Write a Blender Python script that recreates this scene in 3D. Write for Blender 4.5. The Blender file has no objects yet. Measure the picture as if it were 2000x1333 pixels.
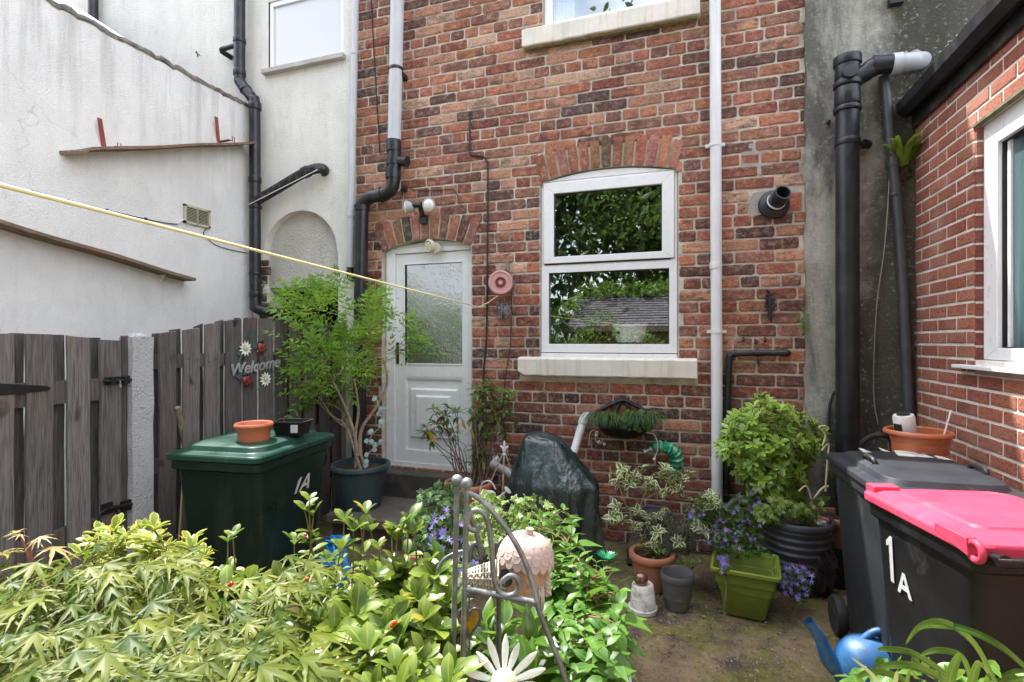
import bpy, math, random
import numpy as np
from mathutils import Vector, Matrix
rad = math.radians
rng = random.Random(7)
SC = bpy.context.scene
COL = SC.collection

# ------------------------------------------------------------------ camera model (metres; X along the facade, Y towards it, Z up)
F, PSI, CAMZ = 1017.0, rad(18.74), 1.6
FW = (-math.sin(PSI), math.cos(PSI)); RT = (math.cos(PSI), math.sin(PSI))
YF = 4.2            # front plane of the terrace
def ray(px, py):
    a = (px - 1000) / F; b = (666.5 - py) / F
    return Vector((FW[0] + a * RT[0], FW[1] + a * RT[1], b))
C0 = Vector((0, 0, CAMZ))
def atY(px, py, Y=YF):
    d = ray(px, py); return C0 + d * (Y / d.y)
def atX(px, py, X):
    d = ray(px, py); return C0 + d * (X / d.x)
def atZ(px, py, z=0.0):
    d = ray(px, py); return C0 + d * ((z - CAMZ) / d.z)
def atD(px, py, D):
    return C0 + ray(px, py) * D

# ------------------------------------------------------------------ objects
ORG = {}
def empty(name, loc, label, cat, group=None):
    o = bpy.data.objects.new(name, None); COL.objects.link(o)
    o.location = loc; o.empty_display_size = .05
    o['label'] = label; o['category'] = cat
    if group: o['group'] = group
    ORG[o.name] = Vector(loc)
    return o
def tag(o, label, cat, group=None):
    o['label'] = label; o['category'] = cat
    if group: o['group'] = group
    return o

class MB:
    """collects shapes (world coordinates) and links them as one mesh object"""
    def __init__(s):
        s.v = []; s.f = []; s.mi = []; s.col = []; s.m = 0; s.c = (1, 1, 1, 1)
    def add(s, vs, fs):
        b = len(s.v)
        s.v.extend([tuple(p) for p in vs]); s.col.extend([s.c] * len(vs))
        for f in fs:
            s.f.append([i + b for i in f]); s.mi.append(s.m)
        return s
    def box(s, lo, hi, R=None, o=None):
        x0, y0, z0 = lo; x1, y1, z1 = hi
        vs = [Vector(p) for p in ((x0,y0,z0),(x1,y0,z0),(x1,y1,z0),(x0,y1,z0),(x0,y0,z1),(x1,y0,z1),(x1,y1,z1),(x0,y1,z1))]
        if R is not None:
            o = Vector(o) if o is not None else Vector((0,0,0))
            vs = [R @ p + o for p in vs]
        return s.add(vs, [(0,3,2,1),(4,5,6,7),(0,1,5,4),(1,2,6,5),(2,3,7,6),(3,0,4,7)])
    def hexa(s, vs):       # 4 bottom (ccw from above) + 4 top
        return s.add(vs, [(0,3,2,1),(4,5,6,7),(0,1,5,4),(1,2,6,5),(2,3,7,6),(3,0,4,7)])
    def tube(s, pts, r, n=10, caps=True):
        pts = [Vector(p) for p in pts]
        rs = r if isinstance(r, (list, tuple)) else [r] * len(pts)
        T = []
        for i in range(len(pts)):
            a = pts[max(i-1, 0)]; b = pts[min(i+1, len(pts)-1)]
            d = b - a
            T.append(d.normalized() if d.length > 1e-9 else Vector((0,0,1)))
        up = Vector((0,0,1)) if abs(T[0].z) < .9 else Vector((0,1,0))
        u = (up - T[0] * up.dot(T[0])).normalized()
        vs = []; fs = []
        for i, p in enumerate(pts):
            u = u - T[i] * u.dot(T[i])
            u = u.normalized() if u.length > 1e-6 else T[i].orthogonal().normalized()
            w = T[i].cross(u)
            for k in range(n):
                a = 2 * math.pi * k / n
                vs.append(p + (u * math.cos(a) + w * math.sin(a)) * rs[i])
        for i in range(len(pts) - 1):
            for k in range(n):
                fs.append((i*n+k, i*n+(k+1)%n, (i+1)*n+(k+1)%n, (i+1)*n+k))
        if caps:
            fs.append(tuple(range(n-1, -1, -1))); fs.append(tuple((len(pts)-1)*n+k for k in range(n)))
        return s.add(vs, fs)
    def lathe(s, prof, c, n=32, R=None, fn=None):
        """prof: (r, z) from bottom to top, around local z at c"""
        c = Vector(c); vs = []; fs = []
        for (r, z) in prof:
            for k in range(n):
                a = 2 * math.pi * k / n
                rr = r if fn is None else fn(r, z, a)
                p = Vector((rr * math.cos(a), rr * math.sin(a), z))
                vs.append((R @ p if R is not None else p) + c)
        for i in range(len(prof) - 1):
            for k in range(n):
                fs.append((i*n+k, i*n+(k+1)%n, (i+1)*n+(k+1)%n, (i+1)*n+k))
        if prof[0][0] > 1e-5: fs.append(tuple(range(n-1, -1, -1)))
        if prof[-1][0] > 1e-5: fs.append(tuple((len(prof)-1)*n+k for k in range(n)))
        return s.add(vs, fs)
    def sphere(s, c, r, n=12, m=8, sq=(1,1,1), R=None):
        prof = []
        for i in range(m + 1):
            t = -math.pi/2 + math.pi * i / m
            prof.append((max(r * math.cos(t), 1e-6), r * math.sin(t)))
        S = Matrix.Diagonal(Vector(sq)).to_3x3()
        return s.lathe(prof, c, n, (R @ S) if R is not None else S)
    def prism(s, outl, ext, closed=True):
        """outline (list of Vector) extruded by the vector ext"""
        n = len(outl); ext = Vector(ext)
        vs = [Vector(p) for p in outl] + [Vector(p) + ext for p in outl]
        fs = [tuple(range(n-1, -1, -1)), tuple(range(n, 2*n))]
        for i in range(n):
            fs.append((i, (i+1) % n, n+(i+1) % n, n+i))
        return s.add(vs, fs)
    def build(s, name, mats, parent=None, smooth=False, bevel=0, attr=None, sub=0, angle=40):
        o0 = Vector((0,0,0))
        if parent is not None: o0 = ORG.get(parent.name, o0)
        me = bpy.data.meshes.new(name)
        me.from_pydata([(p[0]-o0.x, p[1]-o0.y, p[2]-o0.z) for p in s.v], [], s.f)
        if not isinstance(mats, (list, tuple)): mats = [mats]
        for m in mats: me.materials.append(m)
        if len(mats) > 1: me.polygons.foreach_set('material_index', s.mi)
        if attr:
            a = me.attributes.new(attr, 'FLOAT_COLOR', 'POINT')
            a.data.foreach_set('color', [x for c in s.col for x in c])
        me.validate(); me.update()
        import bmesh
        bm = bmesh.new(); bm.from_mesh(me); bmesh.ops.recalc_face_normals(bm, faces=bm.faces); bm.to_mesh(me); bm.free()
        if smooth:
            me.polygons.foreach_set('use_smooth', [True] * len(me.polygons))
            try: me.set_sharp_from_angle(angle=rad(angle))
            except Exception: pass
        o = bpy.data.objects.new(name, me); COL.objects.link(o)
        if bevel:
            b = o.modifiers.new('bevel', 'BEVEL'); b.width = bevel; b.segments = 2; b.limit_method = 'ANGLE'; b.angle_limit = rad(35)
            if not smooth:
                b.harden_normals = False
        if sub:
            q = o.modifiers.new('subsurf', 'SUBSURF'); q.levels = sub; q.render_levels = sub
        if parent is not None:
            o.parent = parent; ORG[o.name] = o0
        else:
            ORG[o.name] = Vector((0,0,0))
        return o

def struct(o):
    o['kind'] = 'structure'; return o
def smoothpath(pts, k=6):
    """Catmull-Rom through the points"""
    P = [Vector(p) for p in pts]; out = []
    for i in range(len(P) - 1):
        p0 = P[max(i-1,0)]; p1 = P[i]; p2 = P[i+1]; p3 = P[min(i+2, len(P)-1)]
        for j in range(k):
            t = j / k
            out.append(.5 * ((2*p1) + (p2-p0)*t + (2*p0-5*p1+4*p2-p3)*t*t + (3*p1-p0-3*p2+p3)*t**3))
    out.append(P[-1]); return out
def rotz(a): return Matrix.Rotation(a, 3, 'Z')

# ------------------------------------------------------------------ materials
MATS = {}
def nt(name):
    m = bpy.data.materials.new(name); m.use_nodes = True
    n = m.node_tree.nodes; l = m.node_tree.links
    return m, n, l, n['Principled BSDF']
def mixc(n, l, a, b, fac, mode='MIX'):
    x = n.new('ShaderNodeMix'); x.data_type = 'RGBA'; x.blend_type = mode
    for sock, v in ((x.inputs[6], a), (x.inputs[7], b), (x.inputs[0], fac)):
        if hasattr(v, 'links'): l.new(v, sock)
        elif isinstance(v, (int, float)): sock.default_value = v
        else: sock.default_value = (*v[:3], 1)
    return x.outputs[2]
def noise(n, l, scale, detail=4, rough=.55, vec=None, stretch=None, dist=0):
    tc = n.new('ShaderNodeTexCoord'); src = tc.outputs['Object'] if vec is None else vec
    if stretch:
        mp = n.new('ShaderNodeMapping'); mp.inputs['Scale'].default_value = stretch
        l.new(src, mp.inputs[0]); src = mp.outputs[0]
    t = n.new('ShaderNodeTexNoise'); t.inputs['Scale'].default_value = scale
    t.inputs['Detail'].default_value = detail; t.inputs['Roughness'].default_value = rough
    t.inputs['Distortion'].default_value = dist
    l.new(src, t.inputs['Vector']); return t.outputs['Fac']
def ramp(n, l, fac, lo, hi, a=0., b=1.):
    r = n.new('ShaderNodeMapRange'); r.inputs[1].default_value = lo; r.inputs[2].default_value = hi
    r.inputs[3].default_value = a; r.inputs[4].default_value = b; r.clamp = True
    l.new(fac, r.inputs[0]); return r.outputs[0]
def bump(n, l, b, h, strength, dist=.01, prev=None):
    x = n.new('ShaderNodeBump'); x.inputs['Strength'].default_value = strength; x.inputs['Distance'].default_value = dist
    l.new(h, x.inputs['Height'])
    if prev is not None: l.new(prev, x.inputs['Normal'])
    if b is not None: l.new(x.outputs[0], b.inputs['Normal'])
    return x.outputs[0]
def mul(c, k): return tuple(min(1, x * k) for x in c[:3])

def mat(name, base, rough=.55, metal=0., var=.2, scale=7, bmp=0., bscale=90, spec=.5, stain=None, samt=.5, sscale=5, stretch=None, coat=0, scuff=0.):
    if name in MATS: return MATS[name]
    m, n, l, b = nt(name)
    c = mixc(n, l, mul(base, 1 - var), mul(base, 1 + var), ramp(n, l, noise(n, l, scale, 5), .3, .7))
    if stain:
        c = mixc(n, l, c, stain, ramp(n, l, noise(n, l, sscale, 6, .65, stretch=stretch), .5, .72, 0, samt))
    l.new(c, b.inputs['Base Color'])
    b.inputs['Metallic'].default_value = metal
    b.inputs['Specular IOR Level'].default_value = spec
    if coat: b.inputs['Coat Weight'].default_value = coat
    l.new(ramp(n, l, noise(n, l, 22, 4), .3, .7, max(rough - .1 - scuff, .02), min(rough + .12 + scuff, 1)), b.inputs['Roughness'])
    if bmp: bump(n, l, b, noise(n, l, bscale, 5, .6), bmp, .01)
    MATS[name] = m; return m

def leafmat(name, ca, cb, edge=None, ew=.62, trans=.38, rough=.42, tip=None, spec=.35, vein=None, tcol=None):
    m, n, l, b = nt(name)
    at = n.new('ShaderNodeAttribute'); at.attribute_name = 'leaf'
    sp = n.new('ShaderNodeSeparateColor'); l.new(at.outputs['Color'], sp.inputs[0])
    c = mixc(n, l, ca, cb, sp.outputs[0])
    c = mixc(n, l, c, mul(cb, 1.25), ramp(n, l, noise(n, l, 45, 3), .45, .75, 0, .35))
    if tip: c = mixc(n, l, c, tip, ramp(n, l, sp.outputs[1], .55, 1.0, 0, .6))
    if vein: c = mixc(n, l, c, vein, ramp(n, l, sp.outputs[2], .0, .16, .6, 0))
    if edge:
        ad = n.new('ShaderNodeMath'); ad.operation = 'ADD'; l.new(sp.outputs[2], ad.inputs[0])
        l.new(ramp(n, l, noise(n, l, 70, 3), .3, .7, -.22, .22), ad.inputs[1])
        c = mixc(n, l, c, edge, ramp(n, l, ad.outputs[0], ew - .06, ew + .06))
    l.new(c, b.inputs['Base Color']); b.inputs['Roughness'].default_value = rough
    b.inputs['Specular IOR Level'].default_value = spec
    tr = n.new('ShaderNodeBsdfTranslucent')
    l.new(mixc(n, l, c, tcol or (.55, .75, .12), .35), tr.inputs['Color'])
    mx = n.new('ShaderNodeMixShader'); mx.inputs[0].default_value = trans
    l.new(b.outputs[0], mx.inputs[1]); l.new(tr.outputs[0], mx.inputs[2])
    l.new(mx.outputs[0], n['Material Output'].inputs['Surface'])
    return m

# ------------------------------------------------------------------ leaves and plants
def tpl_leaf(w=.4, segs=5, fold=.25, droop=.25, peak=.5, sharp=1.0, wave=0.):
    V = []; A = []; Fc = []
    for i in range(segs + 1):
        t = i / segs
        if t <= peak: s = math.sin(math.pi/2 * t / peak)
        else: s = math.cos(math.pi/2 * (t - peak) / (1 - peak)) ** sharp
        hw = max(.5 * w * s, .006); z = -droop * t * t
        wv = wave * math.sin(i * 2.4)
        V += [(t, hw, z + fold * hw + wv), (t, 0, z), (t, -hw, z + fold * hw - wv)]
        A += [(t, 1), (t, 0), (t, 1)]
    for i in range(segs):
        k = 3 * i
        Fc += [(k+1, k+4, k+3, k), (k+2, k+5, k+4, k+1)]
    return np.array(V), Fc, np.array(A)
def tpl_lobed(angles, lens, sinus, lw=.16, droop=.3, serr=True):
    """palmate leaf: one tapered lobe per angle"""
    V = [(0, 0, 0)]; A = [(0, 0)]; Fc = []
    n = len(angles)
    def P(a, r): return (r * math.cos(a) + .12, r * math.sin(a), -droop * r * r + .04 * math.cos(a * 5))
    sid = []
    aa = [rad(x) for x in angles]
    bounds = [aa[0] - .35] + [(aa[i] + aa[i+1]) / 2 for i in range(n - 1)] + [aa[-1] + .35]
    for i, bnd in enumerate(bounds):
        r = sinus * (lens[min(i, n-1)] + lens[max(i-1, 0)]) / 2 if 0 < i < n else .12
        V.append(P(bnd, r)); A.append((r, .6)); sid.append(len(V) - 1)
    for i in range(n):
        L = lens[i]; a = aa[i]
        def side(t, sg): 
            hw = lw * L * (1 - t) ** .8 * (1.0 if t > .4 else 1.0)
            x = L * t; ang = a + sg * math.atan2(hw, x); return P(ang, math.hypot(x, hw))
        ids = []
        ts = [.5, .6, .74, .86] if serr else [.55, .78]
        b = len(V)
        for j, t in enumerate(ts):
            k = 1.0 if (not serr or j % 2 == 0) else .62
            for sg in (-1, 1):
                hw = lw * L * (1 - t) ** .7 * k; x = L * t
                V.append(P(a + sg * math.atan2(hw, x), math.hypot(x, hw))); A.append((t, 1))
        V.append(P(a, L)); A.append((1, 1)); tip = len(V) - 1
        V.append(P(a, L * .45)); A.append((.45, 0)); mid = len(V) - 1
        Lf = [b + 2*j for j in range(len(ts))]; Rg = [b + 2*j + 1 for j in range(len(ts))]
        Fc += [(0, sid[i], mid), (0, mid, sid[i+1]), (sid[i], Lf[0], mid), (mid, Rg[0], sid[i+1])]
        Fc += [(mid, Lf[0], Lf[1]), (mid, Rg[1], Rg[0])]
        Fc += [(mid, Lf[1], tip), (mid, tip, Rg[1])]
        for j in range(1, len(ts) - 1):
            Fc += [(Lf[j], Lf[j+1], tip), (tip, Rg[j+1], Rg[j])]
    return np.array(V), Fc, np.array(A)
def tpl_pinnate(n=5, w=.16):
    V = []; Fc = []; A = []
    v0, f0, a0 = tpl_leaf(.36, 3, .2, .2, .4)
    def put(base, ang, L, z=0):
        c, s = math.cos(ang), math.sin(ang); b = len(V)
        for p, a in zip(v0, a0):
            V.append((base[0] + L*(p[0]*c - p[1]*s), base[1] + L*(p[0]*s + p[1]*c), z + L*p[2])); A.append(tuple(a))
        for f in f0: Fc.append(tuple(i + b for i in f))
    for i in range(n):
        t = .2 + .65 * i / (n - 1); L = .36 * (1 - .45 * abs(t - .4))
        put((t, .01), rad(52), L, -.12*t*t); put((t, -.01), rad(-52), L, -.12*t*t)
    put((.85, 0), 0, .34, -.09)
    b = len(V)
    V += [(0,.008,0),(0,-.008,0),(.9,-.005,-.1),(.9,.005,-.1)]; A += [(0,0)]*4; Fc.append((b,b+1,b+2,b+3))
    return np.array(V), Fc, np.array(A)
def tpl_star(n=5, w=.42, cup=.15):
    V = [(0,0,-.04)]; A = [(0,0)]; Fc = []
    for k in range(n):
        a = 2*math.pi*k/n; d = 2*math.pi/n
        b = len(V)
        for (r, da, z) in ((.3, -d/2*.8, 0), (.62, -w*.5, cup*.6), (1, 0, cup), (.62, w*.5, cup*.6), (.3, d/2*.8, 0)):
            V.append((r*math.cos(a+da), r*math.sin(a+da), z)); A.append((r, .5))
        Fc += [(0, b, b+1, b+2), (0, b+2, b+3, b+4)]
    return np.array(V), Fc, np.array(A)

def foliage(name, tpl, poses, m, parent, smooth=True):
    """poses: (pos, dir, normal, scale) -> one mesh of all those leaves"""
    V0, F0, A0 = tpl; nv = len(V0); N = len(poses)
    r = np.random.RandomState(len(poses) + int(abs(poses[0][0][0]) * 1000) % 997)
    pos = np.array([tuple(p[0]) for p in poses]); x = np.array([tuple(p[1]) for p in poses], float)
    zz = np.array([tuple(p[2]) for p in poses], float); sc = np.array([p[3] for p in poses])
    x /= np.linalg.norm(x, axis=1)[:, None] + 1e-9
    zz = zz - x * (zz * x).sum(1)[:, None]
    bad = np.linalg.norm(zz, axis=1) < 1e-3
    zz[bad] = np.cross(x[bad], [0.3, .9, .1])
    zz /= np.linalg.norm(zz, axis=1)[:, None] + 1e-9
    y = np.cross(zz, x)
    W = (pos[:, None, :] + sc[:, None, None] * (V0[None, :, 0:1] * x[:, None, :] + V0[None, :, 1:2] * y[:, None, :] + V0[None, :, 2:3] * zz[:, None, :]))
    o0 = np.array(ORG[parent.name]) if parent is not None else np.zeros(3)
    W = (W - o0).reshape(-1, 3)
    faces = [tuple(i + k * nv for i in f) for k in range(N) for f in F0]
    me = bpy.data.meshes.new(name); me.from_pydata(W.tolist(), [], faces); me.materials.append(m)
    a = me.attributes.new('leaf', 'FLOAT_COLOR', 'POINT')
    cc = np.ones((N, nv, 4)); cc[:, :, 0] = r.rand(N)[:, None]; cc[:, :, 1] = A0[None, :, 0]; cc[:, :, 2] = A0[None, :, 1]
    a.data.foreach_set('color', cc.reshape(-1))
    if smooth: me.polygons.foreach_set('use_smooth', [True] * len(me.polygons))
    me.update()
    o = bpy.data.objects.new(name, me); COL.objects.link(o)
    if parent is not None: o.parent = parent; ORG[o.name] = Vector(o0)
    return o
def rv(r=1.): 
    while True:
        v = Vector((rng.uniform(-1,1), rng.uniform(-1,1), rng.uniform(-1,1)))
        if .01 < v.length < 1: return v.normalized() * r
def grow(mb, base, tips, r0, rtip=.0015, lift=.25, n=6, wob=.03):
    """branches joining every tip to the plant; returns the direction in which each tip points"""
    nodes = [(Vector(base), r0)]; out = []
    b0 = Vector(base)
    for t in sorted(tips, key=lambda p: (Vector(p) - b0).length):
        t = Vector(t); best = None; bd = 1e9
        for p, r in nodes:
            d = (p - t).length + .35 * (p - b0).length * (1 if p.z > t.z - .02 else .25)
            if d < bd: bd = d; best = (p, r)
        p, r = best
        L = (t - p).length
        m1 = p.lerp(t, .35) + Vector((0,0,1)) * L * lift * .3 + rv(wob * L * 2)
        m2 = p.lerp(t, .7) + Vector((0,0,1)) * L * lift * .2 + rv(wob * L * 2)
        path = smoothpath([p, m1, m2, t], 3); k = len(path)
        rs = [max(rtip, (r * .72) * (1 - i/(k-1)) + rtip * i/(k-1)) for i in range(k)]
        mb.tube(path, rs, n, caps=False)
        for i in range(2, k, 2): nodes.append((path[i], rs[i]))
        out.append((t, (path[-1] - path[-3]).normalized()))
    return out
def whorl(poses, p, d, k, L, spread=1.0, upb=.0, jit=.25, back=.0):
    """k leaves round the shoot end p that points along d"""
    d = Vector(d).normalized(); u = d.orthogonal().normalized(); w = d.cross(u)
    a0 = rng.uniform(0, 6.3)
    for i in range(k):
        a = a0 + 2 * math.pi * i / k * (1 if k < 7 else 2.4) + rng.uniform(-jit, jit)
        o = u * math.cos(a) + w * math.sin(a)
        el = spread * rng.uniform(.65, 1.25)
        x = (d * math.cos(el) + o * math.sin(el) + Vector((0,0,upb))).normalized()
        nrm = (d * math.sin(el) - o * math.cos(el) + Vector((0,0,.35)))
        poses.append((p - d * back * rng.random(), x, nrm, L * rng.uniform(.7, 1.15)))
def inpoly(poly, x, y):
    c = False; n = len(poly)
    for i in range(n):
        x1, y1 = poly[i]; x2, y2 = poly[(i+1) % n]
        if (y1 > y) != (y2 > y) and x < (x2-x1)*(y-y1)/(y2-y1)+x1: c = not c
    return c
def tips_in(poly, k, depth, mind=0, tries=40):
    """k points spread over the outline (photo pixels) at the distances depth(px, py)"""
    xs = [p[0] for p in poly]; ys = [p[1] for p in poly]; out = []; pp = []
    for _ in range(k * tries):
        if len(out) >= k: break
        x, y = rng.uniform(min(xs), max(xs)), rng.uniform(min(ys), max(ys))
        if not inpoly(poly, x, y): continue
        if mind and any((x-a)**2 + (y-b)**2 < mind**2 for a, b in pp): continue
        pp.append((x, y)); out.append(atD(x, y, depth(x, y)))
    return out
# ================================================================== materials of the setting
def brickmat(name, bumpk=.55, pit=1.0, dark=(.055,.035,.035)):
    m, n, l, b = nt(name)
    at = n.new('ShaderNodeAttribute'); at.attribute_name = 'brick'
    c = at.outputs['Color']
    c = mixc(n, l, c, (.62, .42, .30), ramp(n, l, noise(n, l, 24, 6, .72), .47, .66, 0, .55 * pit))
    burn = ramp(n, l, noise(n, l, 9, 5, .62, stretch=(1, 1, 2.2)), .44, .58)
    mm = n.new('ShaderNodeMath'); mm.operation = 'MULTIPLY'; l.new(burn, mm.inputs[0]); l.new(at.outputs['Alpha'], mm.inputs[1])
    c = mixc(n, l, c, dark, mm.outputs[0])
    c = mixc(n, l, c, (.03, .022, .02), ramp(n, l, noise(n, l, 75, 4, .65), .57, .66, 0, .8 * pit))
    c = mixc(n, l, c, (.05, .035, .03), ramp(n, l, noise(n, l, 1.15, 6, .68, stretch=(1, 1, .6)), .47, .66, 0, .42))
    l.new(c, b.inputs['Base Color']); b.inputs['Roughness'].default_value = .85; b.inputs['Specular IOR Level'].default_value = .25
    h = bump(n, l, None, noise(n, l, 45, 6, .72), min(1, bumpk*1.6), .022)
    bump(n, l, b, noise(n, l, 190, 3, .6), bumpk * .6, .004, prev=h)
    return m
BR = brickmat('old_brick')
def wirebrick():
    m, n, l, b = nt('wirecut_brick')
    at = n.new('ShaderNodeAttribute'); at.attribute_name = 'brick'
    t = noise(n, l, 60, 4, .6, stretch=(1, 1, 2.6), dist=1.5)
    c = mixc(n, l, mixc(n, l, at.outputs['Color'], (.05, .02, .015), ramp(n, l, t, .46, .62, 0, .8)), (.55, .33, .25), ramp(n, l, noise(n, l, 2.3, 4, .6), .48, .68, 0, .4))
    l.new(c, b.inputs['Base Color']); b.inputs['Roughness'].default_value = .85
    bump(n, l, b, t, .8, .012); return m
WB = wirebrick()
MORT = mat('lime_mortar', (.55, .50, .42), .95, var=.25, scale=11, bmp=.7, bscale=110, stain=(.13, .10, .085), samt=.75, sscale=3)
MORTW = mat('pale_mortar', (.74, .70, .63), .95, var=.15, scale=9, bmp=.5, bscale=120, stain=(.3, .28, .24), samt=.4)
CEM = mat('cement_patch', (.36, .34, .30), .95, var=.2, scale=9, bmp=.6, bscale=70)
def roughcast(name, base, streak, bscale=70, bst=.55, amt=.45, mould=None, drip=False):
    m, n, l, b = nt(name)
    c = mixc(n, l, mul(base, .93), mul(base, 1.06), ramp(n, l, noise(n, l, 3, 5), .3, .7))
    c = mixc(n, l, c, streak, ramp(n, l, noise(n, l, 2.6, 6, .62, stretch=(2.2, 2.2, .22)), .44, .66, 0, amt))
    c = mixc(n, l, c, mul(streak, .7), ramp(n, l, noise(n, l, 16, 6, .7, stretch=(1, 1, .35)), .52, .68, 0, amt * .8))
    c = mixc(n, l, c, mul(streak, .62), ramp(n, l, noise(n, l, bscale * 1.3, 4, .6), .54, .70, 0, .22))
    if drip:      # soot washed down from the coping, and hairline cracks
        sx = n.new('ShaderNodeSeparateXYZ'); tcx = n.new('ShaderNodeTexCoord'); l.new(tcx.outputs['Object'], sx.inputs[0])
        mm = n.new('ShaderNodeMath'); mm.operation = 'MULTIPLY'; l.new(ramp(n, l, sx.outputs[2], 2.9, 3.95, 0, 1), mm.inputs[0]); l.new(ramp(n, l, noise(n, l, 5, 6, .65, stretch=(1, 1.6, .12)), .46, .66, 0, .5), mm.inputs[1])
        c = mixc(n, l, c, (.26, .25, .23), mm.outputs[0])
        wv = n.new('ShaderNodeTexVoronoi'); wv.feature = 'DISTANCE_TO_EDGE'; wv.inputs['Scale'].default_value = .9
        mp = n.new('ShaderNodeMapping'); l.new(tcx.outputs['Object'], mp.inputs[0]); nz = n.new('ShaderNodeTexNoise'); nz.inputs['Scale'].default_value = 6; l.new(mp.outputs[0], nz.inputs['Vector'])
        va = n.new('ShaderNodeMix'); va.data_type = 'VECTOR'; va.inputs[0].default_value = .18; l.new(mp.outputs[0], va.inputs[4]); l.new(nz.outputs['Color'], va.inputs[5]); l.new(va.outputs[1], wv.inputs['Vector'])
        m2 = n.new('ShaderNodeMath'); m2.operation = 'MULTIPLY'; l.new(ramp(n, l, wv.outputs['Distance'], .0, .004, .35, 0), m2.inputs[0]); l.new(ramp(n, l, noise(n, l, 1.1, 3), .5, .6), m2.inputs[1])
        c = mixc(n, l, c, (.3, .29, .27), m2.outputs[0])
    if mould: c = mixc(n, l, c, mould, ramp(n, l, noise(n, l, 1.6, 7, .65, stretch=(1.4, 1.4, .6)), .47, .62, 0, .85))
    l.new(c, b.inputs['Base Color']); b.inputs['Roughness'].default_value = .92; b.inputs['Specular IOR Level'].default_value = .2
    h = bump(n, l, None, noise(n, l, bscale, 5, .6), min(1, bst*1.8), .03)
    bump(n, l, b, noise(n, l, bscale * .28, 4, .6), bst * .4, .02, prev=h)
    return m
WREND = roughcast('white_roughcast', (.90, .89, .87), (.72, .71, .68), bscale=130, bst=.36, amt=.18, drip=True)
CREND = roughcast('cream_roughcast', (.84, .82, .76), (.66, .63, .55), bscale=120, bst=.32, amt=.28)
def greyrend():
    m, n, l, b = nt('grey_mouldy_render')
    c = mixc(n, l, (.44, .42, .36), (.30, .29, .25), ramp(n, l, noise(n, l, 5, 6, .65), .3, .7))
    c = mixc(n, l, c, (.04, .04, .036), ramp(n, l, noise(n, l, 1.5, 7, .70, stretch=(1.6, 1.6, .5), dist=.4), .45, .58, 0, .75))
    sx = n.new('ShaderNodeSeparateXYZ'); tcx = n.new('ShaderNodeTexCoord'); l.new(tcx.outputs['Object'], sx.inputs[0])
    ax_ = n.new('ShaderNodeMath'); ax_.operation = 'MULTIPLY_ADD'; l.new(noise(n, l, 2.2, 6, .7), ax_.inputs[0]); ax_.inputs[1].default_value = .9; l.new(sx.outputs[0], ax_.inputs[2])
    zz_ = n.new('ShaderNodeMath'); zz_.operation = 'MULTIPLY_ADD'; l.new(sx.outputs[2], zz_.inputs[0]); zz_.inputs[1].default_value = -.12; l.new(ax_.outputs[0], zz_.inputs[2])
    c = mixc(n, l, c, (.05, .048, .032), ramp(n, l, zz_.outputs[0], -1.03, -.80, 0, .86))
    c = mixc(n, l, c, (.085, .085, .035), ramp(n, l, noise(n, l, 2.2, 6, .7, stretch=(1, 1, .6)), .5, .7, 0, .7))
    c = mixc(n, l, c, (.5, .5, .45), ramp(n, l, noise(n, l, 34, 5, .75), .57, .68, 0, .6))
    l.new(c, b.inputs['Base Color']); b.inputs['Roughness'].default_value = .93
    h = bump(n, l, None, noise(n, l, 60, 6, .7), .6, .015); bump(n, l, b, noise(n, l, 9, 5), .35, .03, prev=h); return m
GREND = greyrend()
UPVC = mat('white_upvc', (.80, .81, .82), .32, var=.03, scale=4, stain=(.62, .60, .55), samt=.25, sscale=6)
STONE = mat('painted_stone_sill', (.72, .67, .60), .8, var=.08, bmp=.25, bscale=60, stain=(.42, .36, .28), samt=.55, sscale=5, stretch=(5, 5, .25))
SLATE = mat('roof_slate', (.12, .12, .13), .6, var=.25, scale=14)
DARK = mat('dark_interior', (.02, .02, .02), .9)
ROOMM = mat('unlit_room_walls', (.06, .055, .05), .9)  # near-black wall colour stands in for the unlit rooms
BLKP = mat('black_plastic_pipe', (.012, .013, .016), .38, var=.25, scale=12, stain=(.10, .10, .10), samt=.25, sscale=8)
GRYP = mat('grey_plastic_pipe', (.52, .54, .57), .45, var=.06, scale=8, stain=(.36, .36, .36), samt=.4, sscale=6, stretch=(3, 3, .3))
WHTP = mat('white_plastic_pipe', (.72, .73, .74), .42, var=.05, stain=(.42, .42, .40), samt=.45, sscale=6, stretch=(3, 3, .3))
RUST = mat('red_oxide_iron', (.30, .07, .05), .7, var=.3)
WOODG = None
def woodmat(name, base, stretch, dark=.4, sc=1.0):
    m, n, l, b = nt(name)
    at = n.new('ShaderNodeAttribute'); at.attribute_name = 'brick'
    g = noise(n, l, 13 * sc, 7, .58, stretch=stretch, dist=1.6)
    c = mixc(n, l, mul(base, dark), mul(base, 1.45), ramp(n, l, g, .36, .62))
    c = mixc(n, l, c, (base[0] * 1.1, base[1] * .85, base[2] * .7), ramp(n, l, noise(n, l, 1.8, 3), .45, .7, 0, .6))
    c = mixc(n, l, c, mul(base, .22), ramp(n, l, noise(n, l, 6.5, 2, .5, stretch=(1, 1, .6)), .66, .71, 0, .85))
    mu = mixc(n, l, c, at.outputs['Color'], 1.0, 'MULTIPLY')
    l.new(mu, b.inputs['Base Color']); b.inputs['Roughness'].default_value = .82; b.inputs['Specular IOR Level'].default_value = .25
    bump(n, l, b, g, .5, .006); return m
PALE = woodmat('weathered_paling', (.112, .101, .096), (7, 7, .30), .62)
PLANK = woodmat('brown_shelf_plank', (.20, .14, .095), (6, .5, 6))

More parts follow.
